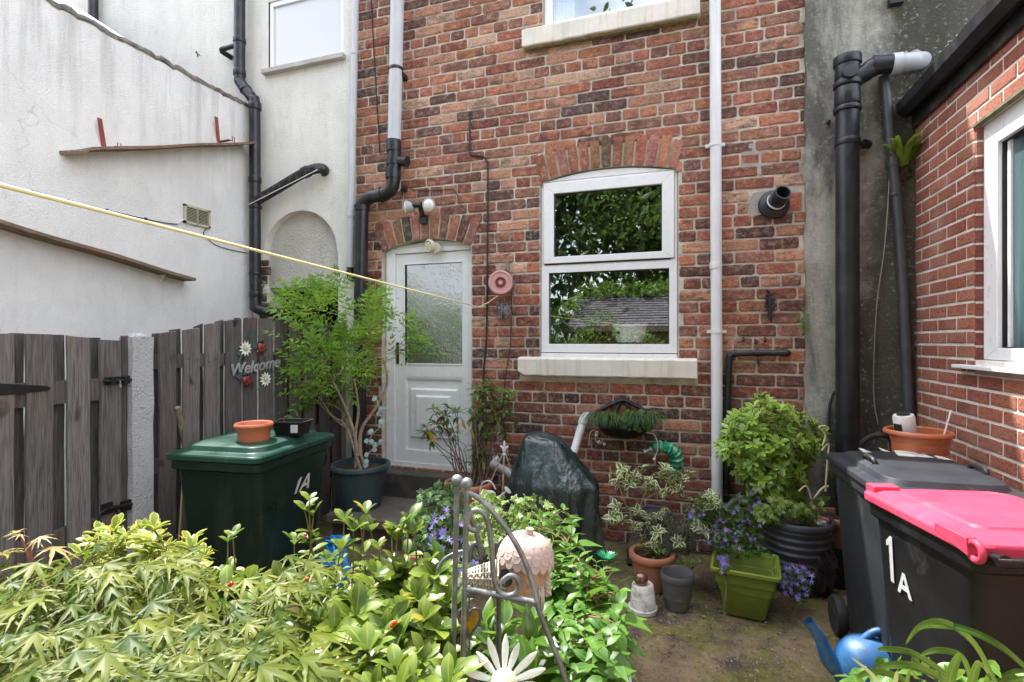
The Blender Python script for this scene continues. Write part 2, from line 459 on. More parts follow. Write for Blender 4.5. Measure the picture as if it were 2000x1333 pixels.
# ================================================================== brick laying
PAL_OLD = [((.47,.185,.10),5), ((.56,.28,.175),5), ((.40,.14,.09),5), ((.19,.095,.08),2.2), ((.33,.15,.10),4), ((.60,.38,.26),2), ((.11,.07,.065),.5)]
PAL_LOW = [((.40,.14,.08),4), ((.44,.21,.14),2), ((.29,.085,.055),6), ((.15,.07,.06),3), ((.23,.095,.068),5), ((.075,.05,.05),.8)]
def pick(pal):
    s = sum(w for _, w in pal); r = rng.uniform(0, s)
    for c, w in pal:
        r -= w
        if r <= 0: return c
    return pal[0][0]
def laybrick(mb, fn, q, col, burn, proud=.006, rough=.0025, fine=True):
    """one brick: q = 4 corners (u,z) ll, lr, ur, ul; front bulges `proud` in front of the joint face"""
    us = [0, .05, .3, .5, .7, .95, 1] if fine else [0, .04, .96, 1]
    vs_ = [0, .14, .5, .86, 1] if fine else [0, .1, .9, 1]
    nu, nv = len(us), len(vs_)
    ins = rng.uniform(.05, .16) if fine else .01
    off = rng.uniform(-.002, .003) if fine else 0
    tilt = rng.uniform(-.002, .002)
    V = []
    for j, v in enumerate(vs_):
        for i, u in enumerate(us):
            eu = min(i, nu - 1 - i) == 0; ev = min(j, nv - 1 - j) == 0
            uu, vv = u, v
            if fine and eu and ev:       # worn corners
                uu += (.5 - u) * ins * .35; vv += (.5 - v) * ins * 1.1
            x = (q[0][0]*(1-uu) + q[1][0]*uu)*(1-vv) + (q[3][0]*(1-uu) + q[2][0]*uu)*vv
            z = (q[0][1]*(1-uu) + q[1][1]*uu)*(1-vv) + (q[3][1]*(1-uu) + q[2][1]*uu)*vv
            d = -proud + off + tilt * (u - .5)
            if eu or ev:
                d += .0038 if fine else .0015
                x += rng.uniform(-rough, rough); z += rng.uniform(-rough, rough)
            else: d += rng.uniform(-.0012, .0012) * (1 if fine else .3)
            V.append(fn(x, z, d))
    Fc = [(j*nu+i, j*nu+i+1, (j+1)*nu+i+1, (j+1)*nu+i) for j in range(nv-1) for i in range(nu-1)]
    ring = [i for i in range(nu)] + [j*nu+nu-1 for j in range(1, nv)] + [(nv-1)*nu+i for i in range(nu-2, -1, -1)] + [j*nu for j in range(nv-2, 0, -1)]
    b = len(V)
    for k in ring:
        p = V[k]; qq = fn(0, 0, .02); q0 = fn(0, 0, 0)
        V.append((p[0] + qq[0]-q0[0], p[1] + qq[1]-q0[1], p[2] + qq[2]-q0[2]))
    r = len(ring)
    Fc += [(ring[k], b+k, b+(k+1) % r, ring[(k+1) % r]) for k in range(r)]
    mb.c = (*col, burn); mb.add(V, Fc)
def bricks(mb, fn, u0, u1, z0, z1, ch, bl, joint, free, pal, header=6, phase=0, burn=.62, fine=True, hl=None, rough=.0025, proud=.006):
    row = 0; z = z0; hl = hl or bl / 2
    while z + ch * .6 < z1:
        L = hl if (header and row % header == phase) else bl
        zz = (z + joint*.5, min(z + ch - joint*.5, z1))
        # free spans of this course
        sp = []; u = u0; st = None; du = .006
        while u <= u1 + 1e-6:
            ok = free(u, (zz[0]+zz[1])/2) and (free(u, zz[0]+.02) or free(u, zz[1]-.02))
            if ok and st is None: st = u
            if (not ok or u + du > u1 + 1e-6) and st is not None:
                if u - st > .03: sp.append((st, u if ok else u - du))
                st = None
            u += du
        off = (row % 2) * L * .5 + (0 if L == bl else L*.25)
        jt = rng.uniform(-.02, .02) if fine else 0
        for (a, bb) in sp:
            k = math.floor((a - u0 - off - jt) / L)
            while True:
                s = u0 + off + jt + k * L; e = s + L; k += 1
                if s > bb: break
                s2, e2 = max(s, a), min(e, bb)
                if e2 - s2 < .035: continue
                sj = joint*.5 if s2 == s else .004; ej = joint*.5 if e2 == e else .004
                w = .0015 if fine else 0
                j = [rng.uniform(-w, w) * 1.5 for _ in range(4)]
                q = [(s2+sj, zz[0]+j[0]), (e2-ej, zz[0]+j[1]), (e2-ej, zz[1]+j[2]), (s2+sj, zz[1]+j[3])]
                P = pal(z) if callable(pal) else pal
                c = pick(P); v = rng.uniform(.85, 1.15); c = tuple(x * v for x in c)
                laybrick(mb, fn, q, c, burn * (rng.random() ** .8), proud, rough, fine)
        row += 1; z += ch
class Arch:
    def __init__(s, ua, ub, zb, zs, za, ring=.235):
        s.ua, s.ub, s.zb, s.zs, s.za, s.ring = ua, ub, zb, zs, za, ring
        s.uc = (ua + ub) / 2; s.a = (ub - ua) / 2; h = za - zs
        s.R = (s.a**2 + h**2) / (2*h); s.zc = za - s.R; s.phi = math.asin(min(1, s.a / s.R))
    def top(s, u): return s.zc + math.sqrt(max(0, s.R**2 - (u - s.uc)**2))
    def inside(s, u, z):
        if abs(u - s.uc) < s.a and s.zb < z < s.top(u): return True
        r = math.hypot(u - s.uc, z - s.zc)
        return s.ring > 0 and s.R - .001 <= r <= s.R + s.ring - .035 and abs(math.atan2(u - s.uc, z - s.zc)) < s.phi - .015
    def lay(s, mb, fn, n, pal):
        for k in range(n):
            a0 = -s.phi + 2*s.phi*k/n; a1 = -s.phi + 2*s.phi*(k+1)/n; g = .0085 / s.R
            P = lambda a, r: (s.uc + r*math.sin(a), s.zc + r*math.cos(a))
            r1 = s.R + s.ring + rng.uniform(-.02, .008)
            q = [P(a0+g, s.R+.003), P(a1-g, s.R+.003), P(a1-g, r1), P(a0+g, r1)]
            c = pick(pal); laybrick(mb, fn, q, tuple(x * rng.uniform(.72, 1.28) for x in c), rng.random() * .35, .0125)
def plate(mb, fn, u0, u1, z0, z1, holes, d=0, thick=.12, arcs=()):
    """a wall face with openings and their reveals; arcs: Arch openings (their box is cut, the spandrels are put back)"""
    hs = list(holes) + [(a.ua, a.ub, a.zb, a.za) for a in arcs]
    us = sorted({u0, u1, *[h[0] for h in hs], *[h[1] for h in hs]}); zs = sorted({z0, z1, *[h[2] for h in hs], *[h[3] for h in hs]})
    us = [u for u in us if u0 <= u <= u1]; zs = [z for z in zs if z0 <= z <= z1]
    for i in range(len(us)-1):
        for j in range(len(zs)-1):
            cu, cz = (us[i]+us[i+1])/2, (zs[j]+zs[j+1])/2
            if any(h[0] < cu < h[1] and h[2] < cz < h[3] for h in hs): continue
            mb.add([fn(us[i], zs[j], d), fn(us[i+1], zs[j], d), fn(us[i+1], zs[j+1], d), fn(us[i], zs[j+1], d)], [(0,1,2,3)])
    for h in holes:
        q = [(h[0],h[2]),(h[1],h[2]),(h[1],h[3]),(h[0],h[3])]
        for k in range(4):
            a, b = q[k], q[(k+1) % 4]
            mb.add([fn(*a, d), fn(*b, d), fn(*b, d+thick), fn(*a, d+thick)], [(0,1,2,3)])
    for A in arcs:
        N = 28; cur = [(A.ua + 2*A.a*i/N, 0) for i in range(N+1)]
        cur = [(u, A.top(u) if A.a < A.R - 1e-6 or 0 < i < N else A.zs) for i, (u, _) in enumerate(cur)]
        for i in range(N):
            a, b = cur[i], cur[i+1]
            mb.add([fn(*a, d), fn(*b, d), fn(b[0], A.za, d), fn(a[0], A.za, d)], [(0,1,2,3)])
            mb.add([fn(*a, d), fn(*b, d), fn(*b, d+thick), fn(*a, d+thick)], [(0,1,2,3)])
        for (a, b) in (((A.ua,A.zb),(A.ua,cur[0][1])), ((A.ub,A.zb),(A.ub,cur[-1][1])), ((A.ua,A.zb),(A.ub,A.zb))):
            mb.add([fn(*a, d), fn(*b, d), fn(*b, d+thick), fn(*a, d+thick)], [(0,1,2,3)])
fac = lambda u, z, d=0.: (u, YF + d, z)
def frame4(mb, y0, y1, o, i):
    """mitred rectangular frame in the facade plane; o, i = (x0,x1,z0,z1)"""
    O = [(o[0],o[2]),(o[1],o[2]),(o[1],o[3]),(o[0],o[3])]; I = [(i[0],i[2]),(i[1],i[2]),(i[1],i[3]),(i[0],i[3])]
    for k in range(4):
        a, b, c, d = O[k], O[(k+1)%4], I[(k+1)%4], I[k]
        mb.add([(p[0], y0, p[1]) for p in (a,b,c,d)] + [(p[0], y1, p[1]) for p in (a,b,c,d)],
               [(0,1,2,3),(7,6,5,4),(0,4,5,1),(1,5,6,2),(2,6,7,3),(3,7,4,0)])
def glassmat(name, tint=(.9,.95,.93), refl=.5, rough=.0, body=None):
    m, n, l, b = nt(name)
    g = n.new('ShaderNodeBsdfGlossy'); g.inputs['Roughness'].default_value = .012; g.inputs['Color'].default_value = (*tint, 1)
    t = n.new('ShaderNodeBsdfTransparent'); t.inputs['Color'].default_value = (.94, .96, .95, 1)
    bump(n, l, None, noise(n, l, 3.5, 2), 0, 0)
    x = n.new('ShaderNodeBump'); x.inputs['Strength'].default_value = .05; x.inputs['Distance'].default_value = .01
    l.new(noise(n, l, 2.2, 1), x.inputs['Height']); l.new(x.outputs[0], g.inputs['Normal'])
    mx = n.new('ShaderNodeMixShader'); mx.inputs[0].default_value = refl
    l.new(t.outputs[0], mx.inputs[1]); l.new(g.outputs[0], mx.inputs[2]); l.new(mx.outputs[0], n['Material Output'].inputs['Surface'])
    return m
GLASS = glassmat('window_glass', refl=.36)

# ================================================================== the ground
def groundmat():
    m, n, l, b = nt('mossy_concrete')
    c = mixc(n, l, (.115, .078, .042), (.25, .185, .105), ramp(n, l, noise(n, l, 7, 6, .65), .3, .7))
    c = mixc(n, l, c, (.035, .028, .02), ramp(n, l, noise(n, l, 2.1, 7, .66), .47, .58, 0, .85))
    c = mixc(n, l, c, (.125, .125, .015), ramp(n, l, noise(n, l, 3.1, 7, .72), .48, .58, 0, .8))
    c = mixc(n, l, c, (.34, .31, .25), ramp(n, l, noise(n, l, 90, 4, .65), .56, .66, 0, .55))
    c = mixc(n, l, c, (.02, .016, .012), ramp(n, l, noise(n, l, 40, 5, .68), .55, .66, 0, .65))
    l.new(c, b.inputs['Base Color'])
    l.new(ramp(n, l, noise(n, l, 4, 4), .35, .65, .6, .95), b.inputs['Roughness'])
    h = bump(n, l, None, noise(n, l, 90, 5, .7), .5, .012); bump(n, l, b, noise(n, l, 12, 5), .3, .02, prev=h); return m
GND = groundmat()
mb = MB(); N = 40
xs = [-60, -20, -8] + [-5 + 8 * i / N for i in range(N + 1)] + [8, 20, 60]; ys = [-60, -20, -6, -1] + [.5 + 5 * i / N for i in range(N + 1)] + [12, 40]
for j, y in enumerate(ys):
    for i, x in enumerate(xs):
        mb.v.append((x, y, .006 * math.sin(x * 3.1 + y) + .006 * math.sin(y * 4.3 - x * 2) - .012)); mb.col.append((1,1,1,1))
nx = len(xs)
for j in range(len(ys)-1):
    for i in range(nx-1):
        mb.f.append((j*nx+i, j*nx+i+1, (j+1)*nx+i+1, (j+1)*nx+i)); mb.mi.append(0)
struct(mb.build('ground', GND, smooth=True))

# ================================================================== brick house
HOUSE = empty('brick_house', (-1.1, YF, 0), 'old red brick terraced house with white door and arched window', 'house')
ETOP = 5.2  # unseen eaves height, picked so the terrace shadow ends in the yard
DOOR = Arch(-2.70, -1.80, .43, 2.425, 2.525)
WIN = Arch(-1.175, -.078, 1.47, 2.925, 2.995)
UPH = (-1.15, -.05, 4.2, 5.02)
SILL1 = (-1.35, .06, 1.315, 1.465); SILL2 = (-1.315, .08, 4.045, 4.195)
def freef(u, z):
    if DOOR.inside(u, z) or WIN.inside(u, z): return False
    for h in (UPH, SILL1, SILL2):
        if h[0] < u < h[1] and h[2] - .005 < z < h[3] + .01: return False
    if .42 < u < .76 and 2.53 < z < 2.67: return False       # cement round the flue
    if z > 2.2 and u < -2.99: return False
    return True
mb = MB()
bricks(mb, fac, -3.17, .79, 0, ETOP, .0905, .27, .013, freef, lambda z: PAL_LOW if z < 1.3 or rng.random() < .25 else PAL_OLD, header=5, phase=2)
DOOR.lay(mb, fac, 11, [((.40,.15,.085),5), ((.46,.2,.12),3), ((.28,.10,.07),3), ((.13,.07,.06),1)])
WIN.lay(mb, fac, 13, [((.40,.15,.085),5), ((.46,.2,.12),4), ((.30,.12,.09),3), ((.13,.08,.075),1)])
mb.m = 1; mb.c = (1,1,1,1)
plate(mb, fac, -3.17, .79, 0, 2.2, [], .006, .14, []) if False else None
plate(mb, fac, -2.99, .79, 0, ETOP, [UPH], .0015, .14, [DOOR, WIN])
plate(mb, fac, -3.17, -2.99, 0, 2.2, [], .004)
# flue patch, a dab of cement by the window and the return of the wall into the passage
mb.m = 2
pts = [(.40 + .02*math.sin(k*2.1) + .38 * (k in (1,2)) , 0) for k in range(4)]
mb.prism([Vector((u, YF - .004, z)) for u, z in ((.43,2.515),(.60,2.50),(.75,2.52),(.765,2.60),(.75,2.685),(.60,2.70),(.45,2.69),(.41,2.60))], (0, .012, 0))
mb.prism([Vector((u, YF - .003, z)) for u, z in ((.36,2.83),(.50,2.82),(.57,2.86),(.58,3.04),(.52,3.06),(.38,3.05))], (0, .01, 0))
mb.m = 0; mb.c = (.42,.13,.08,.1)
mb.box((.675, YF-.007, 2.535), (.765, YF+.01, 2.665))
mb.m = 1; mb.c = (1,1,1,1)
mb.add([(-3.17, YF+.004, 0), (-3.17, YF+1.5, 0), (-3.17, YF+1.5, 2.2), (-3.17, YF+.004, 2.2)], [(0,1,2,3)])
mb.build('wall', [BR, MORT, CEM], HOUSE, attr='brick')
mb = MB(); mb.c = (.4,.16,.1,.3); mb.box((-2.98, YF+4.3, 0), (.78, YF+4.5, ETOP-.12)); mb.build('back_wall', BR, HOUSE, attr='brick')
mb = MB(); mb.prism([Vector((-2.99, YF-.08, ETOP-.02)), Vector((-2.99, YF+2.2, ETOP+1.5)), Vector((-2.99, YF+4.7, ETOP-.02)), Vector((-2.99, YF+4.6, ETOP-.1)), Vector((-2.99, YF-.06, ETOP-.1))], (3.78, 0, 0)); mb.build('roof', SLATE, HOUSE)  # unseen roof added for shading; short overhang lets sun into the yard
# dark rooms behind the openings
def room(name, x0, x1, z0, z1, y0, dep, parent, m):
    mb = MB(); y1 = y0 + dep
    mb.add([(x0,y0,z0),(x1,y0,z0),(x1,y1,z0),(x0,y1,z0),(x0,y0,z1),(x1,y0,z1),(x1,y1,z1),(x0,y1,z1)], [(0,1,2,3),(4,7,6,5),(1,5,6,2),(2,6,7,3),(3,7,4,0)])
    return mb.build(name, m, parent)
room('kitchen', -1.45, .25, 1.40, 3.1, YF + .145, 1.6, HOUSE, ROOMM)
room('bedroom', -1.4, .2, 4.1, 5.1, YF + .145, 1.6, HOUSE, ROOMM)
# --- window
yw = YF + .018
def rectpx(tl, br, Y):
    a = atY(*tl, Y); b = atY(*br, Y); return (a.x, b.x, b.z, a.z)
mb = MB()
up = rectpx((1082, 380), (1293, 493), yw); up = (up[0], up[1], atY(1190, 497, yw).z, atY(1187, 370, yw).z)
lo = rectpx((1072, 532), (1307, 673), yw); lo = (lo[0], lo[1], atY(1189, 672.5, yw).z, atY(1189, 529, yw).z)
tz = (up[2] + lo[3]) / 2 - .012
O = (WIN.ua + .004, WIN.ub - .004, 1.505, WIN.zs)
frame4(mb, yw - .004, yw + .06, (O[0], O[1], O[2], tz), lo)
frame4(mb, yw, yw + .06, (O[0], O[1], tz, O[3]), (O[0]+.022, O[1]-.022, tz+.02, O[3]-.012))
wf = empty  # noqa
WF = mb.build('window', UPVC, HOUSE, bevel=.003)
mb = MB(); frame4(mb, yw - .016, yw + .05, (O[0]+.024, O[1]-.024, tz+.024, O[3]-.014), up)
sash = mb.build('sash', UPVC, WF, bevel=.004)
mb = MB(); N = 20   # arched head board
top = [(WIN.ua+.006 + (2*WIN.a-.012)*i/N) for i in range(N+1)]
mb.prism([Vector((O[0], yw-.002, O[3]+.003)), Vector((O[1], yw-.002, O[3]+.003))] + [Vector((u, yw-.002, max(WIN.top(u)-.012, O[3]+.006))) for u in reversed(top)], (0, .05, 0))
mb.build('head_board', UPVC, WF)
mb = MB()
mb.add([(up[0]-.01, yw+.012, up[2]-.01), (up[1]+.01, yw+.012, up[2]-.01), (up[1]+.01, yw+.012, up[3]+.01), (up[0]-.01, yw+.012, up[3]+.01)], [(0,1,2,3)])
mb.build('upper_pane', GLASS, WF)
mb = MB(); mb.add([(lo[0]-.01, yw+.022, lo[2]-.01), (lo[1]+.01, yw+.022, lo[2]-.01), (lo[1]+.01, yw+.022, lo[3]+.01), (lo[0]-.01, yw+.022, lo[3]+.01)], [(0,1,2,3)])
mb.build('lower_pane', GLASS, WF)
SEAL = mat('black_seal', (.015, .015, .015), .6)
mb = MB()
for r, y in ((up, yw+.006), (lo, yw+.012)):
    frame4(mb, y, y+.012, (r[0]-.002, r[1]+.002, r[2]-.002, r[3]+.002), (r[0]+.006, r[1]-.006, r[2]+.005, r[3]-.008))
mb.box((O[0]+.03, yw-.006, tz+.012), (O[1]-.05, yw+.02, tz+.023))
mb.build('gasket', SEAL, WF)
mb = MB(); mb.box((WIN.ua+.004, yw-.006, 1.468), (WIN.ub-.004, yw+.05, 1.498)); mb.build('bottom_strip', UPVC, WF, bevel=.003)
def stonesill(name, s, chip):
    mb = MB(); n = 24; vs = []
    x0, x1, z0, z1 = s; yf, yb = YF - .075, YF + .02
    prof = [(yb, z0), (yf+.006, z0), (yf, z0+.008), (yf-.002, z1-.014), (yf+.010, z1-.002), (yb, z1+.006)]
    for i in range(n+1):
        x = x0 + (x1-x0)*i/n
        for k, (y, z) in enumerate(prof):
            j = rng.uniform(-.0025, .0025) if k in (1,2,3,4) else 0
            zz = z + j
            if chip and i == 0 and k in (1,2): zz += .03
            vs.append((x, y + j*.6, zz))
    p = len(prof); fs = [(i*p+k, i*p+k+1, (i+1)*p+k+1, (i+1)*p+k) for i in range(n) for k in range(p-1)]
    fs += [tuple(range(p)), tuple(n*p+k for k in range(p-1,-1,-1))]
    mb.add(vs, fs); return mb.build(name, STONE, HOUSE, bevel=.003)
stonesill('window_sill', SILL1, True); stonesill('window_sill', SILL2, False)
mb = MB(); mb.box((SILL2[0]+.02, YF-.05, SILL2[2]-.014), (SILL2[1]-.02, YF+.01, SILL2[2]-.001)); mb.build('sill_bed', mat('mossy_bed', (.22,.19,.09), .95, var=.4, scale=25, bmp=.8, bscale=60), HOUSE)
# --- upper window
mb = MB(); U = UPH
frame4(mb, YF+.02, YF+.08, (U[0]+.004, U[1]-.004, U[2]+.002, U[3]), (U[0]+.075, U[1]-.075, U[2]+.06, U[3]-.07)); UWF = mb.build('window', UPVC, HOUSE, bevel=.004)
mb = MB(); mb.add([(U[0]+.07, YF+.045, U[2]+.05),(U[1]-.07, YF+.045, U[2]+.05),(U[1]-.07, YF+.045, U[3]-.06),(U[0]+.07, YF+.045, U[3]-.06)], [(0,1,2,3)]); mb.build('pane', GLASS, UWF)
mb = MB(); pts = [Vector((U[0]+.08 + .16*i/24, YF+.13 + .012*math.sin(i*1.7), U[2]+.03)) for i in range(25)]
mb.add([p for p in pts] + [p + Vector((0,0,.78)) for p in pts], [(i, i+1, 26+i, 25+i) for i in range(24)]); mb.build('curtain', mat('blue_grey_curtain', (.40,.46,.52), .9), UWF, smooth=True)
# --- door
yd = YF + .085
DL = atY(752, 700, yd).x; LL = atY(774, 700, yd).x
DZ0 = .43; dtop = atY(850, 493, yd).z
g = rectpx((792, 517), (904, 711), yd); g = (g[0], g[1], atY(848, 710.5, yd).z, atY(848, 515.5, yd).z)
RX = -1.79
leafR = g[1] + (g[0] - LL) * .92
mb = MB()
zt = DOOR.zs + .07
for (a, b, y, t) in ((DL-.03, DL+.03, yd-.012, zt), (DL+.03, LL, yd-.03, dtop+.05)):
    mb.box((a, y, DZ0), (b, yd+.06, t))
mb.box((leafR+.002, yd-.03, DZ0), (RX+.09, yd+.06, zt))
mb.box((LL+.001, yd-.028, dtop), (leafR, yd+.06, dtop+.05)); 
mb.box((DL+.032, yd-.018, dtop+.052), (RX+.09, yd+.06, dtop+.075))
mb.box((DL-.03, yd-.014, DZ0-.001), (leafR, yd+.06, DZ0+.04)) if False else None
mb.box((LL+.001, yd-.026, DZ0), (leafR+.001, yd+.055, DZ0+.05))
DFR = mb.build('door_frame', UPVC, HOUSE, bevel=.005)
mb = MB(); N = 20
tt = [DL-.028 + (RX+.08-DL)*i/N for i in range(N+1)]
mb.prism([Vector((DL-.028, yd-.004, dtop+.078)), Vector((RX+.05, yd-.004, dtop+.078))] + [Vector((u, yd-.004, max(DOOR.top(min(max(u, DOOR.ua+.01), DOOR.ub-.01)) - .02, dtop+.085))) for u in reversed(tt)], (0, .05, 0))
mb.build('head_board', UPVC, DFR)
mb = MB(); Lf = (LL+.004, leafR-.003, DZ0+.054, dtop-.004)
pn = rectpx((790, 735), (903, 886), yd); pn = (g[0]-.004, g[1]+.004, atY(848, 886, yd).z, atY(848, 737, yd).z)
# leaf = stiles and rails round the glass and the panel
for lo_, hi_ in (((Lf[0], Lf[2]), (g[0], Lf[3])), ((g[1], Lf[2]), (Lf[1], Lf[3])), ((g[0], g[3]), (g[1], Lf[3])), ((g[0], pn[3]), (g[1], g[2])), ((g[0], Lf[2]), (g[1], pn[2]))):
    mb.box((lo_[0], yd-.008, lo_[1]), (hi_[0], yd+.045, hi_[1]))
mb2 = MB()
DLEAF = mb.build('door', UPVC, HOUSE)
mb = MB()
mb.box((pn[0]-.001, yd+.012, pn[2]-.001), (pn[1]+.001, yd+.03, pn[3]+.001))
def pan(o, y0, y1, b):
    i = (o[0]+b, o[1]-b, o[2]+b, o[3]-b); vs = [(o[0],y0,o[2]),(o[1],y0,o[2]),(o[1],y0,o[3]),(o[0],y0,o[3]),(i[0],y1,i[2]),(i[1],y1,i[2]),(i[1],y1,i[3]),(i[0],y1,i[3])]
    mb.add(vs, [(0,1,5,4),(1,2,6,5),(2,3,7,6),(3,0,4,7),(4,5,6,7)])
w, h = pn[1]-pn[0], pn[3]-pn[2]
frame4(mb, yd-.004, yd+.013, (pn[0]+.001, pn[1]-.001, pn[2]+.001, pn[3]-.001), (pn[0]+.018, pn[1]-.018, pn[2]+.018, pn[3]-.018))
pan((pn[0]+w*.09, pn[1]-w*.09, pn[2]+h*.19, pn[3]-h*.15), yd+.012, yd-.012, .016)
pan((pn[0]+w*.20, pn[1]-w*.20, pn[2]+h*.285, pn[3]-h*.24), yd-.012, yd-.030, .016)
mb.build('door_panel', UPVC, DLEAF)
mb = MB(); frame4(mb, yd-.014, yd+.03, (g[0]-.014, g[1]+.014, g[2]-.014, g[3]+.014), g); mb.build('glazing_bead', UPVC, DLEAF, bevel=.003)
def obscure():
    m, n, l, b = nt('rippled_glass')
    b.inputs['Base Color'].default_value = (.03, .035, .04, 1); b.inputs['Roughness'].default_value = .12; b.inputs['Specular IOR Level'].default_value = 1.0
    b.inputs['IOR'].default_value = 1.9
    tc = n.new('ShaderNodeTexCoord'); v = n.new('ShaderNodeTexNoise'); v.inputs['Scale'].default_value = 20; v.inputs['Detail'].default_value = 2.5; v.inputs['Distortion'].default_value = 2.2
    l.new(tc.outputs['Object'], v.inputs['Vector'])
    bump(n, l, b, v.outputs['Fac'], .22, .02)
    g = n.new('ShaderNodeBsdfGlossy'); g.inputs['Roughness'].default_value = .1; g.inputs['Color'].default_value = (.8,.86,.92,1)
    x = n.new('ShaderNodeBump'); x.inputs['Strength'].default_value = .18; x.inputs['Distance'].default_value = .02
    l.new(v.outputs['Fac'], x.inputs['Height']); l.new(x.outputs[0], g.inputs['Normal'])
    mx = n.new('ShaderNodeMixShader'); mx.inputs[0].default_value = .62
    l.new(b.outputs[0], mx.inputs[1]); l.new(g.outputs[0], mx.inputs[2]); l.new(mx.outputs[0], n['Material Output'].inputs['Surface'])
    return m
OBS = obscure()
mb = MB(); mb.box((g[0]-.004, yd+.010, g[2]-.004), (g[1]+.004, yd+.02, g[3]+.004)); mb.build('door_glass', OBS, DLEAF)
mb = MB(); hx = atY(778, 690, yd).x; hz = atY(778, 690, yd).z
mb.box((hx-.012, yd-.018, hz-.10), (hx+.014, yd-.007, hz+.10)); mb.tube([(hx, yd-.018, hz+.03), (hx, yd-.05, hz+.03), (hx+.03, yd-.055, hz+.03), (hx+.10, yd-.05, hz+.03)], .009, 8)
mb.build('handle', mat('brass_handle', (.08, .06, .03), .35, metal=.8), DLEAF, bevel=.003)
# --- steps
STEPM = mat('damp_step_stone', (.075, .062, .05), .75, var=.35, scale=9, bmp=.5, bscale=50, stain=(.13, .11, .08), samt=.7, sscale=6)
FLAG = mat('worn_flagstone', (.14, .12, .10), .7, var=.3, scale=6, bmp=.5, bscale=45, stain=(.05, .055, .03), samt=.8, sscale=4)
mb = MB(); mb.box((-2.80, YF-.16, .2), (-1.72, YF+.16, DZ0-.002)); mb.build('threshold', STEPM, HOUSE, bevel=.012)
mb = MB(); mb.box((-2.74, 3.46, .15), (-2.08, 4.04, .22)); mb.box((-2.07, 3.44, .152), (-1.35, 4.04, .221))
mb.m = 1; mb.box((-2.71, 3.50, -.03), (-1.38, 4.05, .15))
tag(mb.build('doorstep_slab', [FLAG, STEPM], bevel=.008), 'worn grey flagstone step below the white back door', 'doorstep')

# ================================================================== white rendered neighbour (same terrace line)
WH = empty('rendered_house', (-4.6, YF, 0), 'cream white roughcast house left of the brick house, with an arched recess', 'house')
NICHE = Arch(-4.09, -3.18, 2.13, 2.432, 2.887, 0)
GIN = (-4.0, -3.18, -.05, 2.13); WW = (-4.02, -3.12, 4.31, 5.02)
mb = MB(); yo = -.012
EW_ = 6.3
plate(mb, fac, -9.5, -2.985, 0, EW_, [GIN, WW], yo, .16, [NICHE])
mb.add([(-2.985, YF+.01, ETOP-.1), (-2.985, YF+4.3, ETOP-.1), (-2.985, YF+4.3, EW_), (-2.985, YF+.01, EW_)], [(0,1,2,3)])
mb.add([(-2.985, YF+yo, 2.2), (-2.985, YF+.01, 2.2), (-2.985, YF+.01, EW_), (-2.985, YF+yo, EW_)], [(0,1,2,3)])
mb.build('wall', CREND, WH)
mb = MB(); mb.box((-9.5, YF+4.3, 0), (-2.99, YF+4.5, EW_-.12)); mb.build('back_wall', CREND, WH)
mb = MB(); N = 24
out = [Vector((NICHE.ua-.02, YF+.075, 2.135)), Vector((NICHE.ub+.02, YF+.075, 2.135))] + [Vector((NICHE.uc + .475*math.cos(math.pi*k/N), YF+.075, NICHE.zs + .475*math.sin(math.pi*k/N))) for k in range(N+1)]
mb.prism(out, (0, .06, 0)); mb.build('niche_panel', roughcast('niche_roughcast', (.70,.67,.60), (.5,.47,.4), bscale=60, bst=.5, amt=.3), WH)
room('passage', -4.0, -3.18, -.05, 2.13, YF+.14, 2.4, WH, DARK)
mb = MB(); bricks(mb, lambda u, z, d=0.: (u, YF - .016 + d, z), -4.13, -3.99, 1.72, 2.42, .0905, .27, .013, lambda u, z: u < -4.03 + .05 * math.sin(z * 17), [((.10,.06,.05),3), ((.2,.08,.06),1)], header=0)
mb.build('brick_jamb', [BR], WH, attr='brick')
mb = MB(); mb.prism([Vector((-9.5, YF-.08, EW_-.02)), Vector((-9.5, YF+2.2, EW_+1.5)), Vector((-9.5, YF+4.7, EW_-.02)), Vector((-9.5, YF+4.6, EW_-.1)), Vector((-9.5, YF-.06, EW_-.1))], (6.5, 0, 0)); mb.build('roof', SLATE, WH)  # unseen roof added so this house carries on the terrace shadow
mb = MB(); frame4(mb, YF+.0, YF+.06, (WW[0]+.004, WW[1]-.004, WW[2]+.03, WW[3]), (WW[0]+.05, WW[1]-.04, WW[2]+.05, WW[3]-.05)); WHW = mb.build('window', UPVC, WH, bevel=.004)
def whiteglass():
    m, n, l, b = nt('whitish_pane'); b.inputs['Base Color'].default_value = (.60,.61,.63,1); b.inputs['Roughness'].default_value = .2; b.inputs['Coat Weight'].default_value = .25  # one even pale grey-white colour on the pane itself, with a glossy coat
    b.inputs['Coat Roughness'].default_value = .02; return m
mb = MB(); mb.box((WW[0]+.045, YF+.02, WW[2]+.045), (WW[1]-.035, YF+.03, WW[3]-.045)); mb.build('pane', whiteglass(), WHW)
mb = MB(); mb.box((WW[0]-.04, YF-.07, WW[2]-.03), (WW[1]+.03, YF+.03, WW[2]+.015)); mb.build('window_sill', mat('grey_sill', (.45,.43,.40), .8, bmp=.3, stain=(.15,.13,.11)), WH, bevel=.004)
mb = MB(); mb.box((WW[0]-.004, YF-.004, WW[2]+.02), (WW[0]+.012, YF+.02, WW[3])); mb.build('gasket', SEAL, WHW)
# iron hook in the render
p = atY(388, 108, YF - .03); mb = MB(); mb.tube(smoothpath([p + Vector((0,.03,0)), p + Vector((0,-.03,.01)), p + Vector((.035,-.05,.0)), p + Vector((.035,-.04,-.05))], 4), .006, 6)
tag(mb.build('wall_hook', mat('rusty_iron', (.14,.08,.05), .8, var=.4)), 'small rusty hook in the cream render left of the black stub pipe', 'hook')

